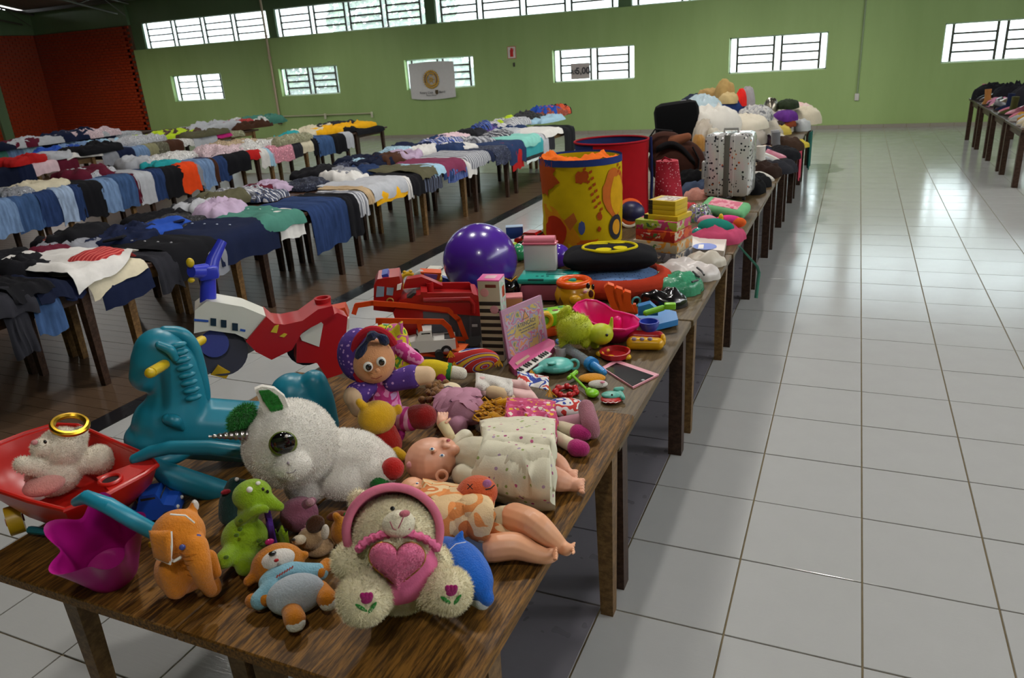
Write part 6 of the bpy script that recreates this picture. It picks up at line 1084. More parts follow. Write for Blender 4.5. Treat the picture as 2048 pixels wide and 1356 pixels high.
# --- left back toys
car('toy_van', 'white toy van behind the purple ball', 868, 566, ZB, pi - .35, .22, .12, .1, plastic('cfccc2', .3), glossy('18181a', .1))
t = Toy('activity_toy', 'orange, purple and yellow baby activity toy behind the fire truck', 'toy', 862, 592, ZB); t.part(t.poly(MB(), [(842, 555), (884, 557), (880, 572), (848, 572)], -.01, .08), 'orange_frame', OG); t.part(t.poly(MB(), [(849, 558), (876, 560), (874, 569), (852, 569)], -.016, -.008), 'purple_panel', plastic('8a5aa8', .4)); t.part(t.poly(MB(), [(850, 572), (886, 570), (880, 592), (850, 592)], -.01, .07), 'yellow_base', plastic('c9b81c', .35)); t.part(t.poly(MB(), [(886, 566), (904, 572), (896, 600), (884, 596)], .0, .05), 'blue_side', plastic('1c3a9a', .35)); t.done(.15)
t = Toy('toy_gear', 'yellow toothed toy wheel beside a knotted clear bag', 'toy', 820, 588, ZB); m_ = MB().torus((0, 0, 0), .045, .014, (0, 0, 0), 20, 8)
for k in range(10): m_.ell((.058 * math.cos(k * .628), .058 * math.sin(k * .628), 0), .012)
t.part(onto(t, m_, (0, 0, .08), (pi / 2.4, 0, 0)), 'wheel', YL); t.part(onto(t, MB().cyl((0, .01, 0), (0, .01, .06), .012)), 'stand', OG); t.done(.1)
t = Toy('plastic_bag', 'knotted clear plastic bag standing behind the fire truck', 'bag', 838, 592, ZB); t.soft(t.c(MB(), [(840, 582, .0, 16), (838, 565, 0, 9), (832, 556, .0, 5), (842, 552, .0, 8)]), 'bag', film('cfd4d0', .7, .2), vox=.004); t.done()
car('toy_car', 'red toy car behind the small green ball', 1068, 492, ZB, -.5, .26, .12, .11, plastic('a81216', .25), DK); car('toy_car', 'lime toy racing car behind the purple ball', 1026, 500, ZB, -.3, .13, .07, .05, plastic('a8c41c', .3), DK)
t = Toy('toy_box', 'small blue and white box behind the red toy car', 'box', 1030, 478, ZB); t.part(uvplate(t, .13, .08, .09, .004, (0, .04, .045)), 'box', plastic('1c3f8a', .4)); t.part(uvplate(t, .132, .082, .004, .001, (0, .04, .091)), 'lid', plastic('9ab0cc', .4)); t.done()
t = Toy('toy_robot', 'small grey and black toy figure by the lime car', 'toy', 1050, 502, ZB); t.part(uvplate(t, .03, .02, .05, .004, (0, 0, .055)), 'torso', plastic('8a8070', .4)); t.part(MB().ell((0, 0, .1), .018), 'head', plastic('3a2a22', .4))
for s_ in (-1, 1): t.part(onto(t, MB().cyl((s_ * .01, 0, .03), (s_ * .012, 0, 0), .009, .011)), 'leg', DK); t.part(onto(t, MB().cyl((s_ * .02, 0, .07), (s_ * .035, 0, .04), .007)), 'arm', DK)
t.done()
# ================================================================ pet bed, tents, boxes and bags
t = Toy('pet_bed', 'round red pet bed with a blue patterned inside', 'pet bed', 1234, 578, ZB); A_ = .27; m_ = MB()
m_.grid(lambda u, v: t.L((A_ - .0 + .05 * math.cos(2 * pi * v)) * math.cos(2 * pi * u) + .006 * nz(u * 30, v * 3), (A_ * .8 + .05 * math.cos(2 * pi * v)) * math.sin(2 * pi * u), .055 + .055 * math.sin(2 * pi * v) + .004 * nz(u * 40, v * 5, 2)), 64, 17, True); t.part(m_, 'wall', cloth('a8351f', bump=.4), ang=80)
t.part(onto(t, MB().ell((0, 0, .065), (A_ * .99, A_ * .79, .06), nu=40, nv=14)), 'inner_cushion', dots('5f7fb0', '2a3a5c', 60, .25)); t.done()
t = Toy('cushion', 'black cushion with a yellow oval emblem on the pet bed', 'cushion', 1220, 540, ZB + .122)
def pil(u, v, s=1):
    a = 2 * pi * u; ph = (v - .5) * pi; c_ = abs(math.cos(ph)) ** .6; r = 1 / (abs(math.cos(a)) ** 5 + abs(math.sin(a)) ** 5) ** .2
    return t.L(.27 * c_ * r * math.cos(a), .17 * c_ * r * math.sin(a) + .06, .065 + .062 * math.sin(ph) + .008 * nz(u * 12, v * 7) * c_)
m_ = MB().grid(pil, 56, 21, True); t.part(m_, 'pillow', cloth('141418', bump=.4), ang=90)
def top_h(x, y): return .127 - .06 * (abs(x) / .29) ** 3.2 - .05 * (abs(y - .06) / .2) ** 3.2 + .004
YE = cloth('c9b813', bump=.2)
def epart(pts, nm):
    n = len(pts); m_ = MB(); c_ = (sum(p[0] for p in pts) / n, sum(p[1] for p in pts) / n); vs = [t.L(x, y, top_h(x, y)) for x, y in pts] + [t.L(*c_, top_h(*c_) + .002)]; m_.add(vs + [v - Vector((0, 0, .008)) for v in vs], [(i, (i + 1) % n, n) for i in range(n)] + [((i + 1) % n, i, n + 1 + i, n + 1 + (i + 1) % n) for i in range(n)]); t.part(m_, nm, YE)
m_ = MB().tube([t.L(.155 * math.cos(a), .06 + .115 * math.sin(a), top_h(.155 * math.cos(a), .06 + .115 * math.sin(a))) for a in [2 * pi * i / 40 for i in range(40)]], .009, 8, closed=True); t.part(m_, 'emblem_ring', YE)
for cx, cy, rx, ry in ((-.06, .135, .05, .02), (.045, .14, .045, .018), (-.035, -.01, .045, .03), (.06, .015, .04, .035)): epart([(cx + rx * math.cos(a), cy + ry * math.sin(a)) for a in [2 * pi * i / 16 for i in range(16)]], 'emblem_patch')
t.done(.2)
# --- yellow pop-up hamper
t = Toy('pop_up_hamper', 'tall yellow printed pop-up fabric hamper with a blue rim', 'hamper', 1166, 478, ZB); RH, HH = .292, .6; M_YH = cloth('c9ab0c', bump=.15, var=.15)
def cyl_s(a, z, r=RH): return t.L(r * math.sin(a) * (1 + .012 * math.sin(z * 9 + a * 3)), -r * math.cos(a) * 1.0 * (1 + .012 * math.sin(z * 9 + a * 3)), z)
m_ = MB(); m_.grid(lambda u, v: cyl_s(2 * pi * u, HH * v, RH + .004 * nz(u * 20, v * 8)), 72, 14, True); m_.grid(lambda u, v: cyl_s(2 * pi * u, HH * (1 - v) + .001, RH - .006), 72, 14, True); t.part(m_, 'fabric_wall', M_YH, ang=80); t.part(MB().lathe([(0, .002), (RH - .01, .002), (RH - .01, .006), (0, .006)], 40), 'base', M_YH)
m_ = MB(); m_.grid(lambda u, v: cyl_s(2 * pi * u, HH - .03 + .045 * v, RH + .006), 72, 3, True); m_.grid(lambda u, v: cyl_s(2 * pi * u, HH + .015 - .045 * v, RH - .003), 72, 3, True); t.part(m_, 'blue_rim', cloth('2a3a78', bump=.2), ang=80)
m_ = MB().grid(lambda u, v: cyl_s(-2.0 + 3.1 * u, HH + .012 + .05 * (.35 + nz(u * 6, v * 3, 4)) * math.sin(v * pi) + .03 * nz(u * 14, v * 7) - .06 * v * v, RH * (1 - .8 * v)), 40, 14); t.part(m_, 'orange_lining', cloth('d9641a', bump=.3), ang=80)
def patch(pts, nm, mat, off=.006, par=None):           # printed patch following the curved wall; pts are (px offset angle, height)
    n = len(pts); m_ = MB(); c_ = (sum(p[0] for p in pts) / n, sum(p[1] for p in pts) / n); rings = [[(c_[0] + (a - c_[0]) * k, c_[1] + (z - c_[1]) * k) for a, z in pts] for k in (1, .66, .33)]
    m_.add([cyl_s(a, z, RH + off) for r in rings for a, z in r] + [cyl_s(*c_, RH + off)], [(k * n + i, k * n + (i + 1) % n, (k + 1) * n + (i + 1) % n, (k + 1) * n + i) for k in range(2) for i in range(n)] + [(2 * n + i, 2 * n + (i + 1) % n, 3 * n) for i in range(n)]); return t.part(m_, nm, mat)
def circ(a, z, ra, rz, n=18, wob=0, sd=0): return [(a + ra * (1 + wob * nz(3 * math.cos(2 * pi * i / n) + sd, 3 * math.sin(2 * pi * i / n))) * math.cos(2 * pi * i / n), z + rz * (1 + wob * nz(3 * math.cos(2 * pi * i / n) + sd, 3 * math.sin(2 * pi * i / n))) * math.sin(2 * pi * i / n)) for i in range(n)]
PBn = cloth('a8481a', bump=.1); patch(circ(-1.05, .5, .42, .12, 28, .8, 1), 'splash_print', PBn)
for k in range(14): patch([(x, z) for x, z in (lambda a, zz: ((a, zz), (a + .07, zz + .012), (a + .06, zz + .03), (a - .01, zz + .018)))(.05 + .035 * k * .6 + .12 * (k % 2), .54 - .022 * k)], 'track_print', PBn, .0065)
for k in range(6): patch([(x, z) for x, z in (lambda a, zz: ((a, zz), (a + .07, zz + .012), (a + .06, zz + .03), (a - .01, zz + .018)))(1.0 + .1 * (k % 2), .54 - .022 * k)], 'track_print', PBn, .0065)
for q in ((.02, .5, .16, .045, 2), (.42, .22, .07, .03, 3), (.4, .13, .05, .018, 4)): patch(circ(*q[:4], 18, .5, q[4]), 'splash_print', PBn, .0062)
patch(circ(.92, .37, .4, .17, 24, .3, 5), 'vehicle_print', cloth('c96a2a', bump=.1), .006); patch(circ(1.0, .35, .26, .14, 18, .15, 6), 'vehicle_print', cloth('d9a51c', bump=.1), .0075); patch(circ(.95, .12, .27, .09, 22), 'wheel_print', cloth('33323a', bump=.1), .0065); patch(circ(.95, .12, .16, .055, 20), 'wheel_rim_print', cloth('d99a2a', bump=.1), .008)
patch([(-1.2, .3), (-.75, .29), (-.25, .17), (.0, .04), (-.1, .0), (-.55, .01), (-1.0, .06)], 'vehicle_print', cloth('cf8a1a', bump=.1), .0062); patch(circ(-.75, .12, .36, .11, 20, .3, 8), 'vehicle_print', cloth('b2341a', bump=.1), .008); patch([(-.45, .2), (-.2, .26), (-.12, .2), (-.3, .13)], 'splash_print', cloth('b8662a', bump=.1), .008); patch(circ(-.02, .15, .08, .05, 16, .4, 9), 'splash_print', cloth('4a5a94', bump=.1), .008); patch(circ(.15, .03, .3, .03, 20, .6, 3), 'splash_print', cloth('c9611a', bump=.1), .0062); t.done(.05)
# --- red and blue pop-up tent
t = Toy('pop_up_tent', 'round red and blue pop-up play tent behind the yellow hamper', 'play tent', 1225, 432, ZB); RT, HT = .3, .62; RDT = cloth('a3121c', bump=.15, var=.15); BLT = cloth('24305f', bump=.15)
def ts(a, z, r=RT): return t.L(r * math.sin(a), -r * math.cos(a), z)
for a0, a1, mt, nm in ((-.5, 1.9, RDT, 'red_wall'), (1.9, 5.78, BLT, 'blue_wall')):
    m_ = MB(); m_.grid(lambda u, v: ts(a0 + (a1 - a0) * u, HT * v, RT + .012 * math.sin(v * 3.1) * math.cos(u * 5)), 30, 8); m_.grid(lambda u, v: ts(a0 + (a1 - a0) * (1 - u), HT * v, RT - .004 + .012 * math.sin(v * 3.1) * math.cos((1 - u) * 5)), 30, 8); t.part(m_, nm, mt, ang=80)
t.part(MB().torus((0, 0, HT), RT, .009, (0, 0, 0), 48, 8), 'rim_hoop', cloth('8f1420', bump=.1)); t.part(MB().torus((0, 0, .008), RT, .008, (0, 0, 0), 48, 8), 'base_hoop', BLT); t.part(MB().tube([ts(1.35, 0, RT + .02), ts(1.35, HT * .5, RT + .03), ts(1.35, HT + .02, RT + .02)], .012, 8), 'support_pole', cloth('1c2450', bump=.1)); t.done(.05)
t = Toy('patterned_bag', 'tall red bag with a small white pattern beside the tent', 'bag', 1338, 425, ZB); m_ = MB().grid(lambda u, v: t.L((.1 + .03 * (1 - v)) * math.cos(2 * pi * u) * (1 - .1 * v) - .02 * v, (.09) * math.sin(2 * pi * u) + .03 * math.sin(v * 6 + u * 12) * .4, .43 * v), 36, 12, True); m_.f += [tuple(range(36))[::-1], tuple(range(11 * 36, 12 * 36))]; t.part(m_, 'bag', dots('a3142c', 'd9a0a8', 45, .22), ang=80); t.part(MB().tube([t.L(-.07, 0, .42), t.L(-.04, -.02, .46), t.L(.03, 0, .42)], .008, 6), 'handle', cloth('7a1020')); t.done()
# --- board game stack
G_ = [('board_game', 'grey bottom board game box of the stack', .3, .24, .065, '7d7c80', '55555c'), ('board_game', 'cream and green board game box, second from the bottom', .31, .25, .07, 'b5a88a', 'cf8a2a'), ('board_game', 'red board game box in the middle of the stack', .28, .24, .07, 'a8221a', 'c9541c'), ('board_game', 'lime and pink board game box near the top of the stack', .29, .22, .06, '9aa834', 'b83a6a')]
zz = ZB; base = at(1312, 522, ZB)
for k, (nm, lb, w_, d_, h_, c1, c2) in enumerate(G_):
    t = Toy(nm, lb, 'board game', 1312, 522, ZB, -.5 + .06 * (k % 2)); t.o.location.z = zz; b = t.part(uvplate(t, w_, d_, h_, .003, (.0, .1, h_ / 2)), 'box', blotch([c1, c1, c2, c1], 10, .4)); t.part(uvplate(t, .002, d_ * .96, h_ * .9, .0002, (w_ / 2 + .0006, .1, h_ / 2)), 'side_print', blotch([c2, c1, 'c9b8a0', c2], 16, .4), b); t.part(uvplate(t, w_ * .5, .002, h_ * .45, .0002, (-.03, .1 - d_ / 2 - .0006, h_ * .5)), 'front_print', blotch(['3f6a34', c1, 'c9b8a0', c2], 20, .4), b); zz += h_ + .0008
for k in range(4):
    t = Toy('board_game', ['flat yellow game box lying on the lime and pink box', 'thin yellow box, lowest of the small top pile', 'thin yellow box in the middle of the top pile', 'yellow box with a pale picture lid at the very top'][k], 'board game', 1312, 522, ZB, -.5); t.o.location.z = zz; w_, d_, h_ = (.24, .2, .03) if k == 0 else (.19, .17, .03); b = t.part(uvplate(t, w_, d_, h_, .002, (.02, .12, h_ / 2)), 'box', plastic('c9a818', .4)); t.part(uvplate(t, .03, d_ + .001, h_ * .96, .0005, (-w_ / 2 + .034, .12, h_ / 2)), 'dark_end', plastic('2a2414', .5), b)
    if k == 3: t.part(uvplate(t, w_ * .7, d_ * .8, .001, .0002, (.03, .12, h_ + .0006)), 'lid_print', blotch(['b5a8a0', '8a6a5a', 'c9c0b8'], 14, .4), b)
    zz += h_ + .0006
t = Toy('toy_ball', 'navy and orange ball-shaped toy beside the game stack', 'toy', 1262, 452, ZB + .0); m_ = MB(); t.part(MB().ell((0, 0, .09), (.11, .09, .09)), 'body', plastic('1c1f4a', .4)); t.part(MB().torus((0, -.02, .1), .085, .02, (1.2, .2, t.f0), 24, 8), 'orange_ring', plastic('d9581c', .4)); t.part(MB().torus((0, -.05, .06), .07, .012, (1.3, -.2, t.f0), 24, 8), 'white_ring', WHP); t.done()
# --- white puzzle box with blue oval, red book below
def flat(nm, lab, cat, px, py, quad, h0, h1, mat): 
    t = Toy(nm, lab, cat, px, py, ZB + h0); t.z = ZB; b = t.part(t.plate(MB(), quad, h0, h1), 'cover', mat, ang=30)
    for v in b.data.vertices: v.co.z -= h0
    return t, b
t, b = flat('picture_book', 'orange-red book under the white puzzle box', 'book', 1405, 500, [(1362, 500), (1372, 478), (1452, 482), (1446, 510)], .0, .03, plastic('c2341a', .4))
t, b = flat('puzzle_box', 'flat white puzzle box with a blue oval label', 'box', 1405, 495, [(1366, 496), (1378, 470), (1455, 473), (1448, 506)], .031, .075, plastic('cfc8c0', .4)); m_ = MB(); q0 = Vector((1410, 483)); t.plate(m_, [(1410 + 24 * math.cos(a), 484 + 6.5 * math.sin(a)) for a in [2 * pi * i / 24 for i in range(24)]], .0755, .0765)
m_.v = [(x, y, z - .031) for x, y, z in m_.v]; t.part(m_, 'blue_oval', plastic('2a5fc0', .4), b); m_ = t.plate(MB(), [(1398, 480), (1408, 480), (1407, 488), (1396, 488)], .0766, .0772); m_.v = [(x, y, z - .031) for x, y, z in m_.v]; t.part(m_, 'white_print', WHP, b)
# --- plastic bags
def lump(nm, lab, cat, px, py, z, rx, ry, h, mat, turn=0, sd=1.0, fold=.55, part='bag', sharp=1.0):
    t = Toy(nm, lab, cat, px, py, z, turn); 
    def f(u, v):
        a = 2 * pi * u; q = math.sin(v * pi / 2) if v < .85 else math.sin(.85 * pi / 2) + (v - .85) * .12; rr = 1 + .22 * nz(math.cos(a) * 1.3 + sd, math.sin(a) * 1.3, sd) + .09 * nz(math.cos(a) * 5 + sd, math.sin(a) * 5)
        x, y = rx * q * rr * math.cos(a), ry * q * rr * math.sin(a); hh = h * (1 - v ** (2.5 * sharp)) + h * fold * (abs(nz(x * 9 + sd, y * 9, sd)) - .22) * (1 - v ** 3) + .2 * h * nz(x * 24, y * 24, sd) * (1 - v ** 3)
        return t.L(x, y, max(.0015, hh))
    m_ = MB().grid(f, 36, 13, True); m_.f += [tuple(range(36))[::-1], tuple(range(12 * 36, 13 * 36))]; b = t.part(m_, part, mat, ang=75); return t, b
t, b = lump('plastic_bag', 'white plastic bag with black brush lettering at the table edge', 'bag', 1372, 553, ZB, .19, .12, .09, plastic('c4bcb8', .35), -.3, 2.0)
for pts in (((1378, 556), (1388, 550), (1398, 554)), ((1386, 543), (1398, 554)), ((1394, 535), (1404, 543), (1408, 550)), ((1384, 564), (1396, 560))): t.part(MB().tube([t.a(x, y, .085) for x, y in pts], .006, 6), 'brush_letter', plastic('1a1a1e', .5), b)
t, b = lump('plastic_bag', 'crumpled white bag of papers behind the lettered bag', 'bag', 1408, 530, ZB, .13, .09, .08, plastic('bdb4a6', .4), 0, 5.0); t, b = lump('plastic_bag', 'translucent green plastic bag tied with a knot', 'bag', 1350, 582, ZB, .17, .12, .11, film('3f9a72', .8, .2), 0, 3.0); t.part(t.c(MB(), [(1302, 585, -.06, 6), (1298, 596, -.07, 10)]), 'knot', film('3f9a72', .8, .2), b)
t, b = lump('plastic_bag', 'shiny black plastic bag in front of the green bag', 'bag', 1325, 610, ZB, .15, .08, .085, glossy('0a0a0c', .2), 0, 4.0)
# --- school bags
t, b = lump('backpack', 'pink and teal child backpack with an owl face at the table edge', 'backpack', 1436, 480, ZB, .2, .16, .1, cloth('b8486a', bump=.2), 0, 6.0, .3); m_ = t.e(MB(), 1432, 455, .0, (36, 20, 18), (0, .1, 0)); t.part(m_, 'teal_pocket', cloth('1f7a6c', bump=.3), b)
for x, y, c_ in ((1398, 464, '2f8f8a'), (1462, 470, '2f8f8a'), (1412, 472, '8a3a5a')): t.part(t.e(MB(), x, y, -.03, (14, 8, 9)), 'owl_eye', plastic(c_, .15), b)
t.part(t.e(MB(), 1415, 442, .05, (20, 10, 12)), 'pale_ear', cloth('d98aa0'), b); t.part(t.e(MB(), 1456, 440, .06, (26, 8, 10)), 'pink_flap', cloth('e0408a'), b); t.part(t.e(MB(), 1442, 436, .03, (5, 5, 9)), 'zip_pull', YL, b); t.part(t.e(MB(), 1478, 445, .05, (14, 8, 10)), 'orange_edge', cloth('d9602a'), b)
sp = [atx(1478, 492, .10) - t.b, atx(1496, 512, .125) - t.b, atx(1514, 532, .15) - t.b, atx(1518, 545, .15) - t.b, atx(1512, 596, .14) - t.b]; t.part(MB().tube(sp, [.009, .011, .012, .013, .014], 8, flat=.4), 'strap', cloth('4f8f7a', bump=.2), b)
t = Toy('pencil_case', 'mint and pink padded pencil case before the suitcase', 'bag', 1445, 438, ZB, -.35); m_ = MB().box((0, 0, 0), (.36, .2, .085), bev=.035, seg=4); t.part(onto(t, m_, (0, .05, .05), (.25, .12, 0)), 'case', cloth('6fae7c', bump=.2)); t.part(onto(t, MB().box((.0, 0, .042), (.24, .13, .006), bev=.002), (0, .05, .05), (.25, .12, 0)), 'pink_panel', blotch(['c96a80', 'd99aa4', 'c9587a'], 12)); t.part(onto(t, MB().tube([(-.19, .02, 0), (-.22, .03, .0), (-.24, .02, -.01)], .012, 8), (0, .05, .05)), 'loop', cloth('2a3a2c')); t.done()
t, b = lump('glitter_bag', 'iridescent shiny child bag beside the mint case', 'bag', 1398, 440, ZB, .11, .1, .12, blotch(['4a7a6a', '8f8a5a', '6a5a8f', 'a8b0a8', '3a4a44'], 22, .12), 0, 7.0, .5); t, b = lump('soft_pouch', 'red and white printed pouch behind the glitter bag', 'bag', 1376, 425, ZB, .1, .1, .08, dots('a8242c', 'd9c0c0', 40, .25), 0, 8.0); t, b = lump('plush_toy', 'beige and pink soft toy behind the pencil case', 'soft toy', 1400, 396, ZB, .14, .12, .09, plush('c98a7a', .2), 0, 9.0)
# --- pearly suitcase
t = Toy('suitcase', 'upright silver-white hard suitcase with little printed pictures', 'suitcase', 1450, 402, ZB, -.2); SU = NT('pearl_print'); v = SU.n('ShaderNodeTexVoronoi'); v.inputs['Scale'].default_value = 36; SU.l(SU.co(), v.inputs['Vector']); m1 = SU.n('ShaderNodeMath', operation='LESS_THAN', i_1=.34); SU.l(v.outputs['Distance'], m1.inputs[0]); sp_ = SU.n('ShaderNodeSeparateColor'); SU.l(v.outputs['Color'], sp_.inputs[0])
SU.col(SU.mix(m1.outputs[0], lin('c4c2c0'), SU.ramp(sp_.outputs[0], ((0, lin('2a2a30')), (.5, lin('c4c2c0')), (.8, lin('b8603a')), (.9, lin('4a4a55'))), 'CONSTANT'))); SU.set(Roughness=.16, Metallic=.35); W_, D_, H_ = .2, .34, .54
for s_ in (-1, 1): t.part(uvplate(t, W_, D_, H_, .045, (s_ * .098, .16, .03 + H_ / 2)), 'shell', SU.m)
t.part(uvplate(t, .05, D_ - .004, H_ - .006, .01, (0, .16, .03 + H_ / 2)), 'zip_band', plastic('55544f', .35))
for s_ in (-1, 1): t.part(uvplate(t, .008, D_ + .008, H_ - .02, .003, (s_ * .062, .16, .03 + H_ / 2)), 'rib', plastic('b8b6b2', .2))
for x in (-.15, .15):
    for y in (.05, .28): t.part(onto(t, MB().tube([(x - .012, y, .016), (x + .012, y, .016)], .016, 12)), 'wheel', DK)
t.part(onto(t, MB().tube([(-.19, -.02, .2), (-.19, -.045, .2), (-.19, -.045, .34), (-.19, -.02, .34)], .012, 8)), 'side_handle', plastic('8a8884', .3)); t.part(onto(t, MB().tube([(-.06, .16, .57), (-.06, .16, .6), (.06, .16, .6), (.06, .16, .57)], .01, 8)), 'top_handle', plastic('8a8884', .3)); t.done()
# --- brown rucksack and black case
t = Toy('rucksack', 'brown and black leather rucksack with loose straps', 'backpack', 1350, 372, ZB); mb = MB(); t.e(mb, 1352, 330, .05, (56, 40, 46)); t.e(mb, 1330, 295, .05, (38, 30, 26)); t.soft(mb, 'body', cloth('3a2018', bump=.2), vox=.012); t.part(MB().slab(lambda u, v: t.v(1312 + 78 * u, 300 + 30 * u * u + 12 * v - 18 * math.sin(u * 3), -.13 + .04 * v), 12, 6, .03), 'flap', cloth('1c1a1c', bump=.2), ang=80); t.soft(t.c(MB(), [(1345, 290, -.05, 12), (1375, 280, -.05, 8)]), 'tan_panel', cloth('7a4a34'), vox=.008)
for pts in (((1296, 285), (1310, 265), (1345, 268)), ((1385, 300), (1398, 325), (1395, 355)), ((1300, 300), (1306, 330), (1320, 352))): t.part(MB().tube([t.v(x, y, -.1) for x, y in pts], .02, 8, flat=.4), 'strap', cloth('141214'))
t.done(.3)
t = Toy('instrument_case', 'black rounded case standing behind the rucksack', 'case', 1348, 318, ZB); t.part(uvplate(t, .54, .2, .66, .12, (.04, .1, .345), (0, -.1, 0)), 'case', cloth('08080a', bump=.1)); t.part(uvplate(t, .16, .03, .03, .01, (.14, .1, .67)), 'handle', plastic('6a6a70', .3)); t.done(.3)
# ================================================================ bedding, shoes and bags at the far end
def soft_lump(nm, lab, cat, px, py, rx, ry, h, mat, up=0.0, sd=1.0, fold=.4, part='cover'):
    """px,py: middle of the thing in the picture; up: height of its underside above the table"""
    z = ZB + up; t, b = lump(nm, lab, cat, px, py + 0, z, rx, ry, h, mat, 0, sd, fold, part); return t, b
PILE = [ # name, label, category, x0, x1, top, bottom (picture), depth along the hall, depth radius, material
 ('blanket_heap', 'grey blankets bundled at the bottom of the bedding heap', 'blanket', 1385, 1520, 262, 0, 7.9, .7, cloth('8f8b88')), ('blanket_heap', 'cream blankets bundled in the middle of the bedding heap', 'blanket', 1400, 1560, 232, 0, 9.3, .8, cloth('b5ab9c')), ('blanket_heap', 'pale blankets bundled at the far end of the bedding heap', 'blanket', 1470, 1600, 222, 0, 10.8, .8, cloth('a8a298')),
 ('pillow', 'long white pillow sloping down beside the black case', 'pillow', 1362, 1478, 212, 266, 8.0, .28, cloth('d4cfc6', var=.1)), ('folded_quilt', 'thick folded cream quilt on the bedding heap', 'blanket', 1440, 1542, 228, 256, 8.5, .4, cloth('cfc6b4', var=.12)), ('folded_quilt', 'pale folded blanket under the cream quilt', 'blanket', 1445, 1535, 252, 286, 8.3, .35, cloth('a89f94', var=.12)), ('blanket', 'grey floral blanket on top of the quilt', 'blanket', 1478, 1548, 210, 240, 9.0, .4, blotch(['9a9a9c', 'b5b3b0', '6a6a6e'], 14)),
 ('cushion_bag', 'clear bag of bedding with a blue print behind the black case', 'bag', 1368, 1442, 190, 230, 8.6, .25, film('b9cdd6', .85, .12)), ('duffel_bag', 'navy blue duffel bag on the bedding heap', 'bag', 1425, 1492, 192, 236, 9.3, .35, cloth('1f2f5c')), ('duffel_bag', 'dark navy bag behind the clear bedding bag', 'bag', 1362, 1440, 186, 215, 9.9, .35, cloth('1a2238')),
 ('straw_hat', 'tan straw hat crowning the heap', 'hat', 1430, 1468, 160, 198, 9.5, .16, cloth('b0925c')), ('straw_hat', 'flat tan hat beside the tall straw hat', 'hat', 1396, 1446, 176, 196, 9.8, .22, cloth('a88a58')), ('beige_scarf', 'beige scarf under the straw hats', 'scarf', 1438, 1478, 184, 206, 9.2, .2, cloth('bfa878')), ('red_cloth', 'bright red cloth beside the hats', 'cloth', 1470, 1494, 180, 212, 9.3, .12, cloth('e02a24')), ('cushion', 'round pale grey cushion at the right of the hats', 'cushion', 1478, 1512, 174, 218, 9.7, .16, cloth('a09a9c')),
 ('clear_bag', 'clear plastic bag with cream fabric in front of the white pillow', 'bag', 1385, 1432, 238, 292, 7.2, .2, film('c4b8a8', .8, .12)), ('soft_ball', 'cream soft ball toy in front of the long pillow', 'soft toy', 1412, 1442, 254, 286, 7.1, .1, plush('c9c0ae', .1)), ('plush_toy', 'golden plush toy peeking beside the rucksack', 'soft toy', 1384, 1412, 268, 302, 6.9, .1, plush('a87838', .15)),
 ('folded_towel', 'purple folded towel at the far end of the heap', 'towel', 1548, 1594, 220, 240, 10.4, .3, cloth('5a2a7a')), ('folded_towel', 'orange-brown towel under the purple towel', 'towel', 1554, 1592, 236, 252, 10.3, .25, cloth('7a3a20')), ('fur_rug', 'cream fluffy rug hanging over the far table end', 'rug', 1555, 1648, 212, 280, 11.6, .4, plush('cfc4ac', .12)), ('plush_ball', 'white fluffy cushion at the far table end', 'cushion', 1588, 1622, 238, 276, 10.6, .2, plush('b5b8b8', .1)), ('dark_scarf', 'dark green scarf on the far end of the heap', 'scarf', 1554, 1598, 198, 216, 11.2, .3, cloth('26301f')), ('silver_bag', 'shiny silver bag at the back of the heap', 'bag', 1528, 1558, 196, 222, 11.0, .18, metal('8a8478', .3)), ('printed_cloth', 'pale pink printed cloth at the far end of the heap', 'cloth', 1560, 1632, 206, 232, 11.8, .35, blotch(['c9b8b0', 'd0a8a8', 'bdb4a4'], 10)), ('yellow_cloth', 'mustard cloth before the purple towel', 'cloth', 1536, 1584, 250, 268, 9.6, .2, cloth('b5a04a')), ('brown_scarf', 'dark brown scarf before the cream quilt', 'scarf', 1538, 1574, 242, 262, 9.8, .25, cloth('2a1c20'))]
def plump(nm, lab, cat, x0, x1, y0, y1, Y, ry, mat, sd):
    xm = (x0 + x1) / 2; d = CR.transposed() @ (aty(xm, y0, Y) - CO); k = d.y / FPX; top = aty(xm, y0, Y); zb = ZB + .0006 if y1 == 0 else max(ZB + .0006, aty(xm, y1, Y).z)
    dd = CR.transposed() @ (Vector((top.x, Y, zb)) - CO); lump(nm, lab, cat, 1024 + FPX * dd.x / dd.y, 678 - FPX * dd.z / dd.y, zb, (x1 - x0) / 2 * k, ry, (top.z - zb) * .95, mat, 0, sd, .16, 'cover')
for k, q in enumerate(PILE): plump(*q, 1.7 * k + .5)
tt = Toy('hanging_towel', 'teal towel hanging over the far table edge', 'towel', 1612, 290, ZB); o = MB().slab(lambda u, v: (.19 + .02 * math.sin(u * 9) + .01, 10.4 - .5 * u, .72 - .5 * v + .0), 10, 8, .012); o.v = [tuple(Vector(q) - tt.b) for q in o.v]; tt.part(o, 'towel', cloth('1f5a50'))
hp = Toy('hanging_cloth', 'pink cloth hanging at the table side before the far legs', 'cloth', 1580, 330, ZB); o = MB().slab(lambda u, v: (.165 + .015 * math.sin(u * 9), 8.7 - .35 * u, .66 - .34 * v), 10, 8, .012); o.v = [tuple(Vector(q) - hp.b) for q in o.v]; hp.part(o, 'cloth', cloth('b8485a'))
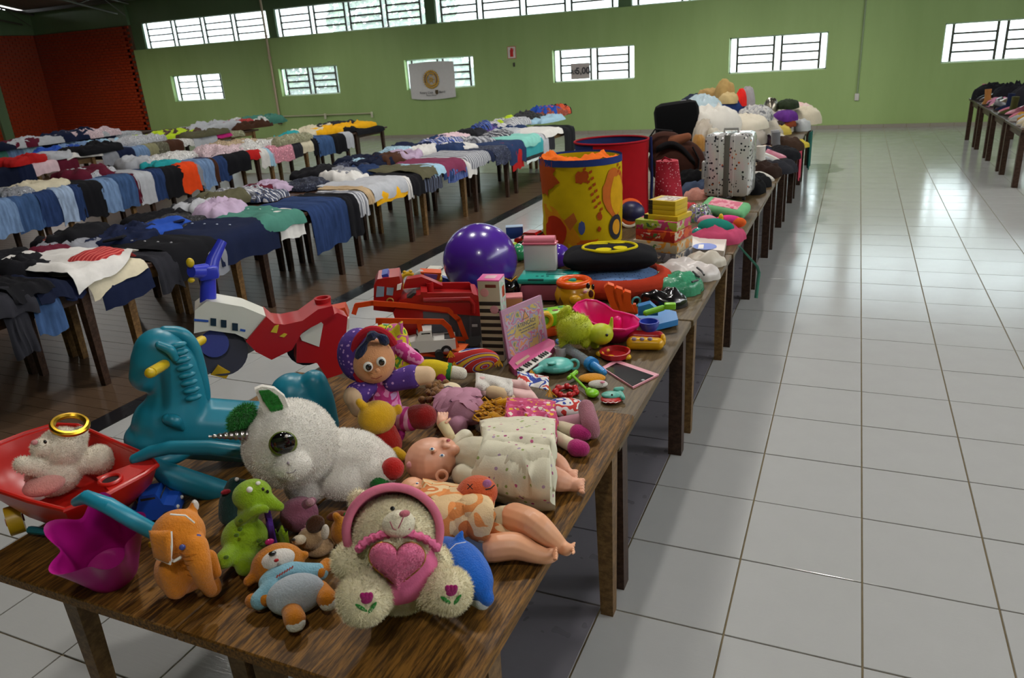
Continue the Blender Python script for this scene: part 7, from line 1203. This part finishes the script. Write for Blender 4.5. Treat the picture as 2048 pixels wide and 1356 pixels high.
# --- shoes and handbags
SH = {}
def shoe_mesh(kind, h):
    if (kind, h) in SH: return SH[(kind, h)]
    up = MB(); so = MB()
    def foot(z0, hh, w, L_=.27): return lambda u, v: None
    n = 20
    for mb_, lo, hi, k0 in ((so, 0, .022, 1.0), (up, .02, .09, .94)):
        rings = []
        for j in range(5):
            v = j / 4; z = lo + (hi - lo) * v; R_ = []
            for i in range(n):
                a = 2 * pi * i / n; x = .135 * math.cos(a); w = (.048 - .012 * math.cos(a + .3)) * math.sin(a)
                kk = k0 if mb_ is so else k0 * (1 - .25 * v * v); zz = z
                if mb_ is up: zz = lo + (hi - lo) * v * (1 - .55 * max(0, math.cos(a)) ** 1.2)
                if kind == 'pump': zz += .045 * max(0, -math.cos(a)) + .02
                R_.append((x * kk, w * kk, zz))
            rings += R_
        mb_.add(rings, [(k * n + i, k * n + (i + 1) % n, (k + 1) * n + (i + 1) % n, (k + 1) * n + i) for k in range(4) for i in range(n)] + [tuple(range(n))[::-1], tuple(range(4 * n, 5 * n))])
    if kind == 'pump': so.cyl((-.11, 0, 0), (-.105, 0, .06), .008, .018, 8)
    if kind == 'boot': up.tube([(-.05, 0, .06), (-.06, 0, .16), (-.065, 0, .26)], [.05, .045, .05], 14)
    a, b = up.mesh('upper'), so.mesh('sole'); a.materials.append(cloth(h, bump=.15) if kind != 'pump' else plastic(h, .25)); b.materials.append(plastic({'sneaker': 'b5b0a8', 'pump': '1a1614', 'boot': '2a2018'}[kind], .5)); SH[(kind, h)] = (a, b); return a, b
SC = [('black', '141416'), ('dark brown', '3a241a'), ('tan', '9a6a3a'), ('white', 'c9c4bc'), ('grey', '6a6a6e'), ('navy', '1c2440'), ('red', '8f1a20'), ('pink', 'c97a8f'), ('silver', '9a9a9c'), ('olive', '4a4a2a'), ('cream', 'c2b598')]
rs_ = random.Random(12); cnt = {}
def shoes(x0, x1, y0, y1, z, n, where, grp, dx, ux):
    i = 0; ys = [y0 + (y1 - y0) * (k + .5) / n for k in range(n)]
    for k, y in enumerate(ys):
        for x in [x0 + (x1 - x0) * q for q in ux]:
            cn, h = rs_.choice(SC); kd = rs_.choice(['sneaker', 'pump', 'boot', 'sneaker', 'pump']); a, b = shoe_mesh(kd, h); col = ['first', 'second', 'third'][ux.index((x - x0) / (x1 - x0))] if 0 else ('aisle side' if abs(x - x0) > abs(x1 - x) else 'inner side')
            t = thing('shoe', '%s %s %s, %s, %s from the near end' % (cn, kd if kd != 'pump' else 'heeled shoe', where, col, ORDX[k]), 'shoe', (x + rs_.uniform(-.03, .03), y + rs_.uniform(-.03, .03), z + .0006), rs_.uniform(-.5, .5) + (pi if rs_.random() < .3 else 0) + dx, grp)
            link('upper', a, None, t); link('sole', b, None, t)
ORDX = ORD + ['twelfth', 'thirteenth', 'fourteenth', 'fifteenth', 'sixteenth', 'seventeenth', 'eighteenth', 'nineteenth', 'twentieth']
shoes(-.42, -.06, 5.75, 9.0, ZB, 15, 'beyond the suitcase', 'shoes on the toy row', 0, (0, 1)); shoes(2.85, 3.3, 9.8, 15.0, .745, 18, 'on the right side tables', 'shoes on the right tables', pi, (0, 1))
BAGS = [(1500, 385, 'black shoe bag right behind the suitcase', '121214', .16, .16, .12), (1530, 352, 'dark brown shoe bag among the shoes', '2a1c16', .18, .2, .13), (1560, 318, 'black leather shoe bag farther along the shoes', '16161a', .22, .2, .14), (1565, 300, 'brown fur bag before the bedding heap', '3a2a20', .24, .2, .15), (1525, 300, 'dark plum bag before the bedding heap', '2c1c28', .22, .2, .15), (1380, 385, 'black handbag with a red flower below the rucksack', '101012', .2, .14, .2), (1400, 372, 'tan leather handbag between rucksack and suitcase', '8a6f42', .16, .12, .16), (1395, 392, 'slate blue pouch between rucksack and suitcase', '3f4a60', .16, .12, .14), (1530, 330, 'white folded umbrella among the shoes', 'b8b4b2', .06, .22, .07), (1505, 352, 'red child sandal bundle behind the suitcase', 'a8203a', .12, .1, .1), (1512, 372, 'black purse at the table edge behind the suitcase', '141416', .14, .14, .11), (1550, 345, 'dark grey bag among the shoes', '2a2a30', .2, .16, .12), (1520, 312, 'beige slipper bundle among the shoes', 'c4a890', .16, .14, .12), (1545, 292, 'white trainers bundle among the shoes', 'b5b2ae', .22, .16, .14), (1580, 295, 'yellow ribbon bundle at the edge before the bedding', 'b5a23a', .22, .12, .1)]
for k, (px, py, lb, h, rx, ry, hh) in enumerate(BAGS): soft_lump('handbag' if 'bag' in lb or 'purse' in lb or 'pouch' in lb else 'bundle', lb, 'bag' if 'b' in lb.split()[1][:1] or 'purse' in lb else 'bundle', px, py, rx, ry, hh, cloth(h), 0, 3.3 * k + .2, .4)
RB_ = [(3.0, 14.7, '16161a', .3, .3, .26, 'black bag heaped at the far end of the right tables'), (3.2, 13.9, '1a1a20', .3, .3, .3, 'black coat heaped on the right tables'), (3.25, 12.6, '26262c', .3, .3, .34, 'charcoal bag on the right tables'), (2.95, 13.3, 'b87a94', .2, .3, .12, 'pink pouch on the right tables'), (3.25, 11.2, '101014', .3, .35, .42, 'tall black bag on the nearer right table'), (2.95, 10.9, 'a87a2a', .18, .2, .1, 'tan bag at the edge of the right tables')]
for k, (x, y, h, rx, ry, hh, lb) in enumerate(RB_):
    d = CR.transposed() @ (Vector((x, y, .745)) - CO); soft_lump('heaped_bag', lb, 'bag', 1024 + FPX * d.x / d.y, 678 - FPX * d.z / d.y, rx, ry, hh, cloth(h), .045 + .0006, 4.1 * k, .4)
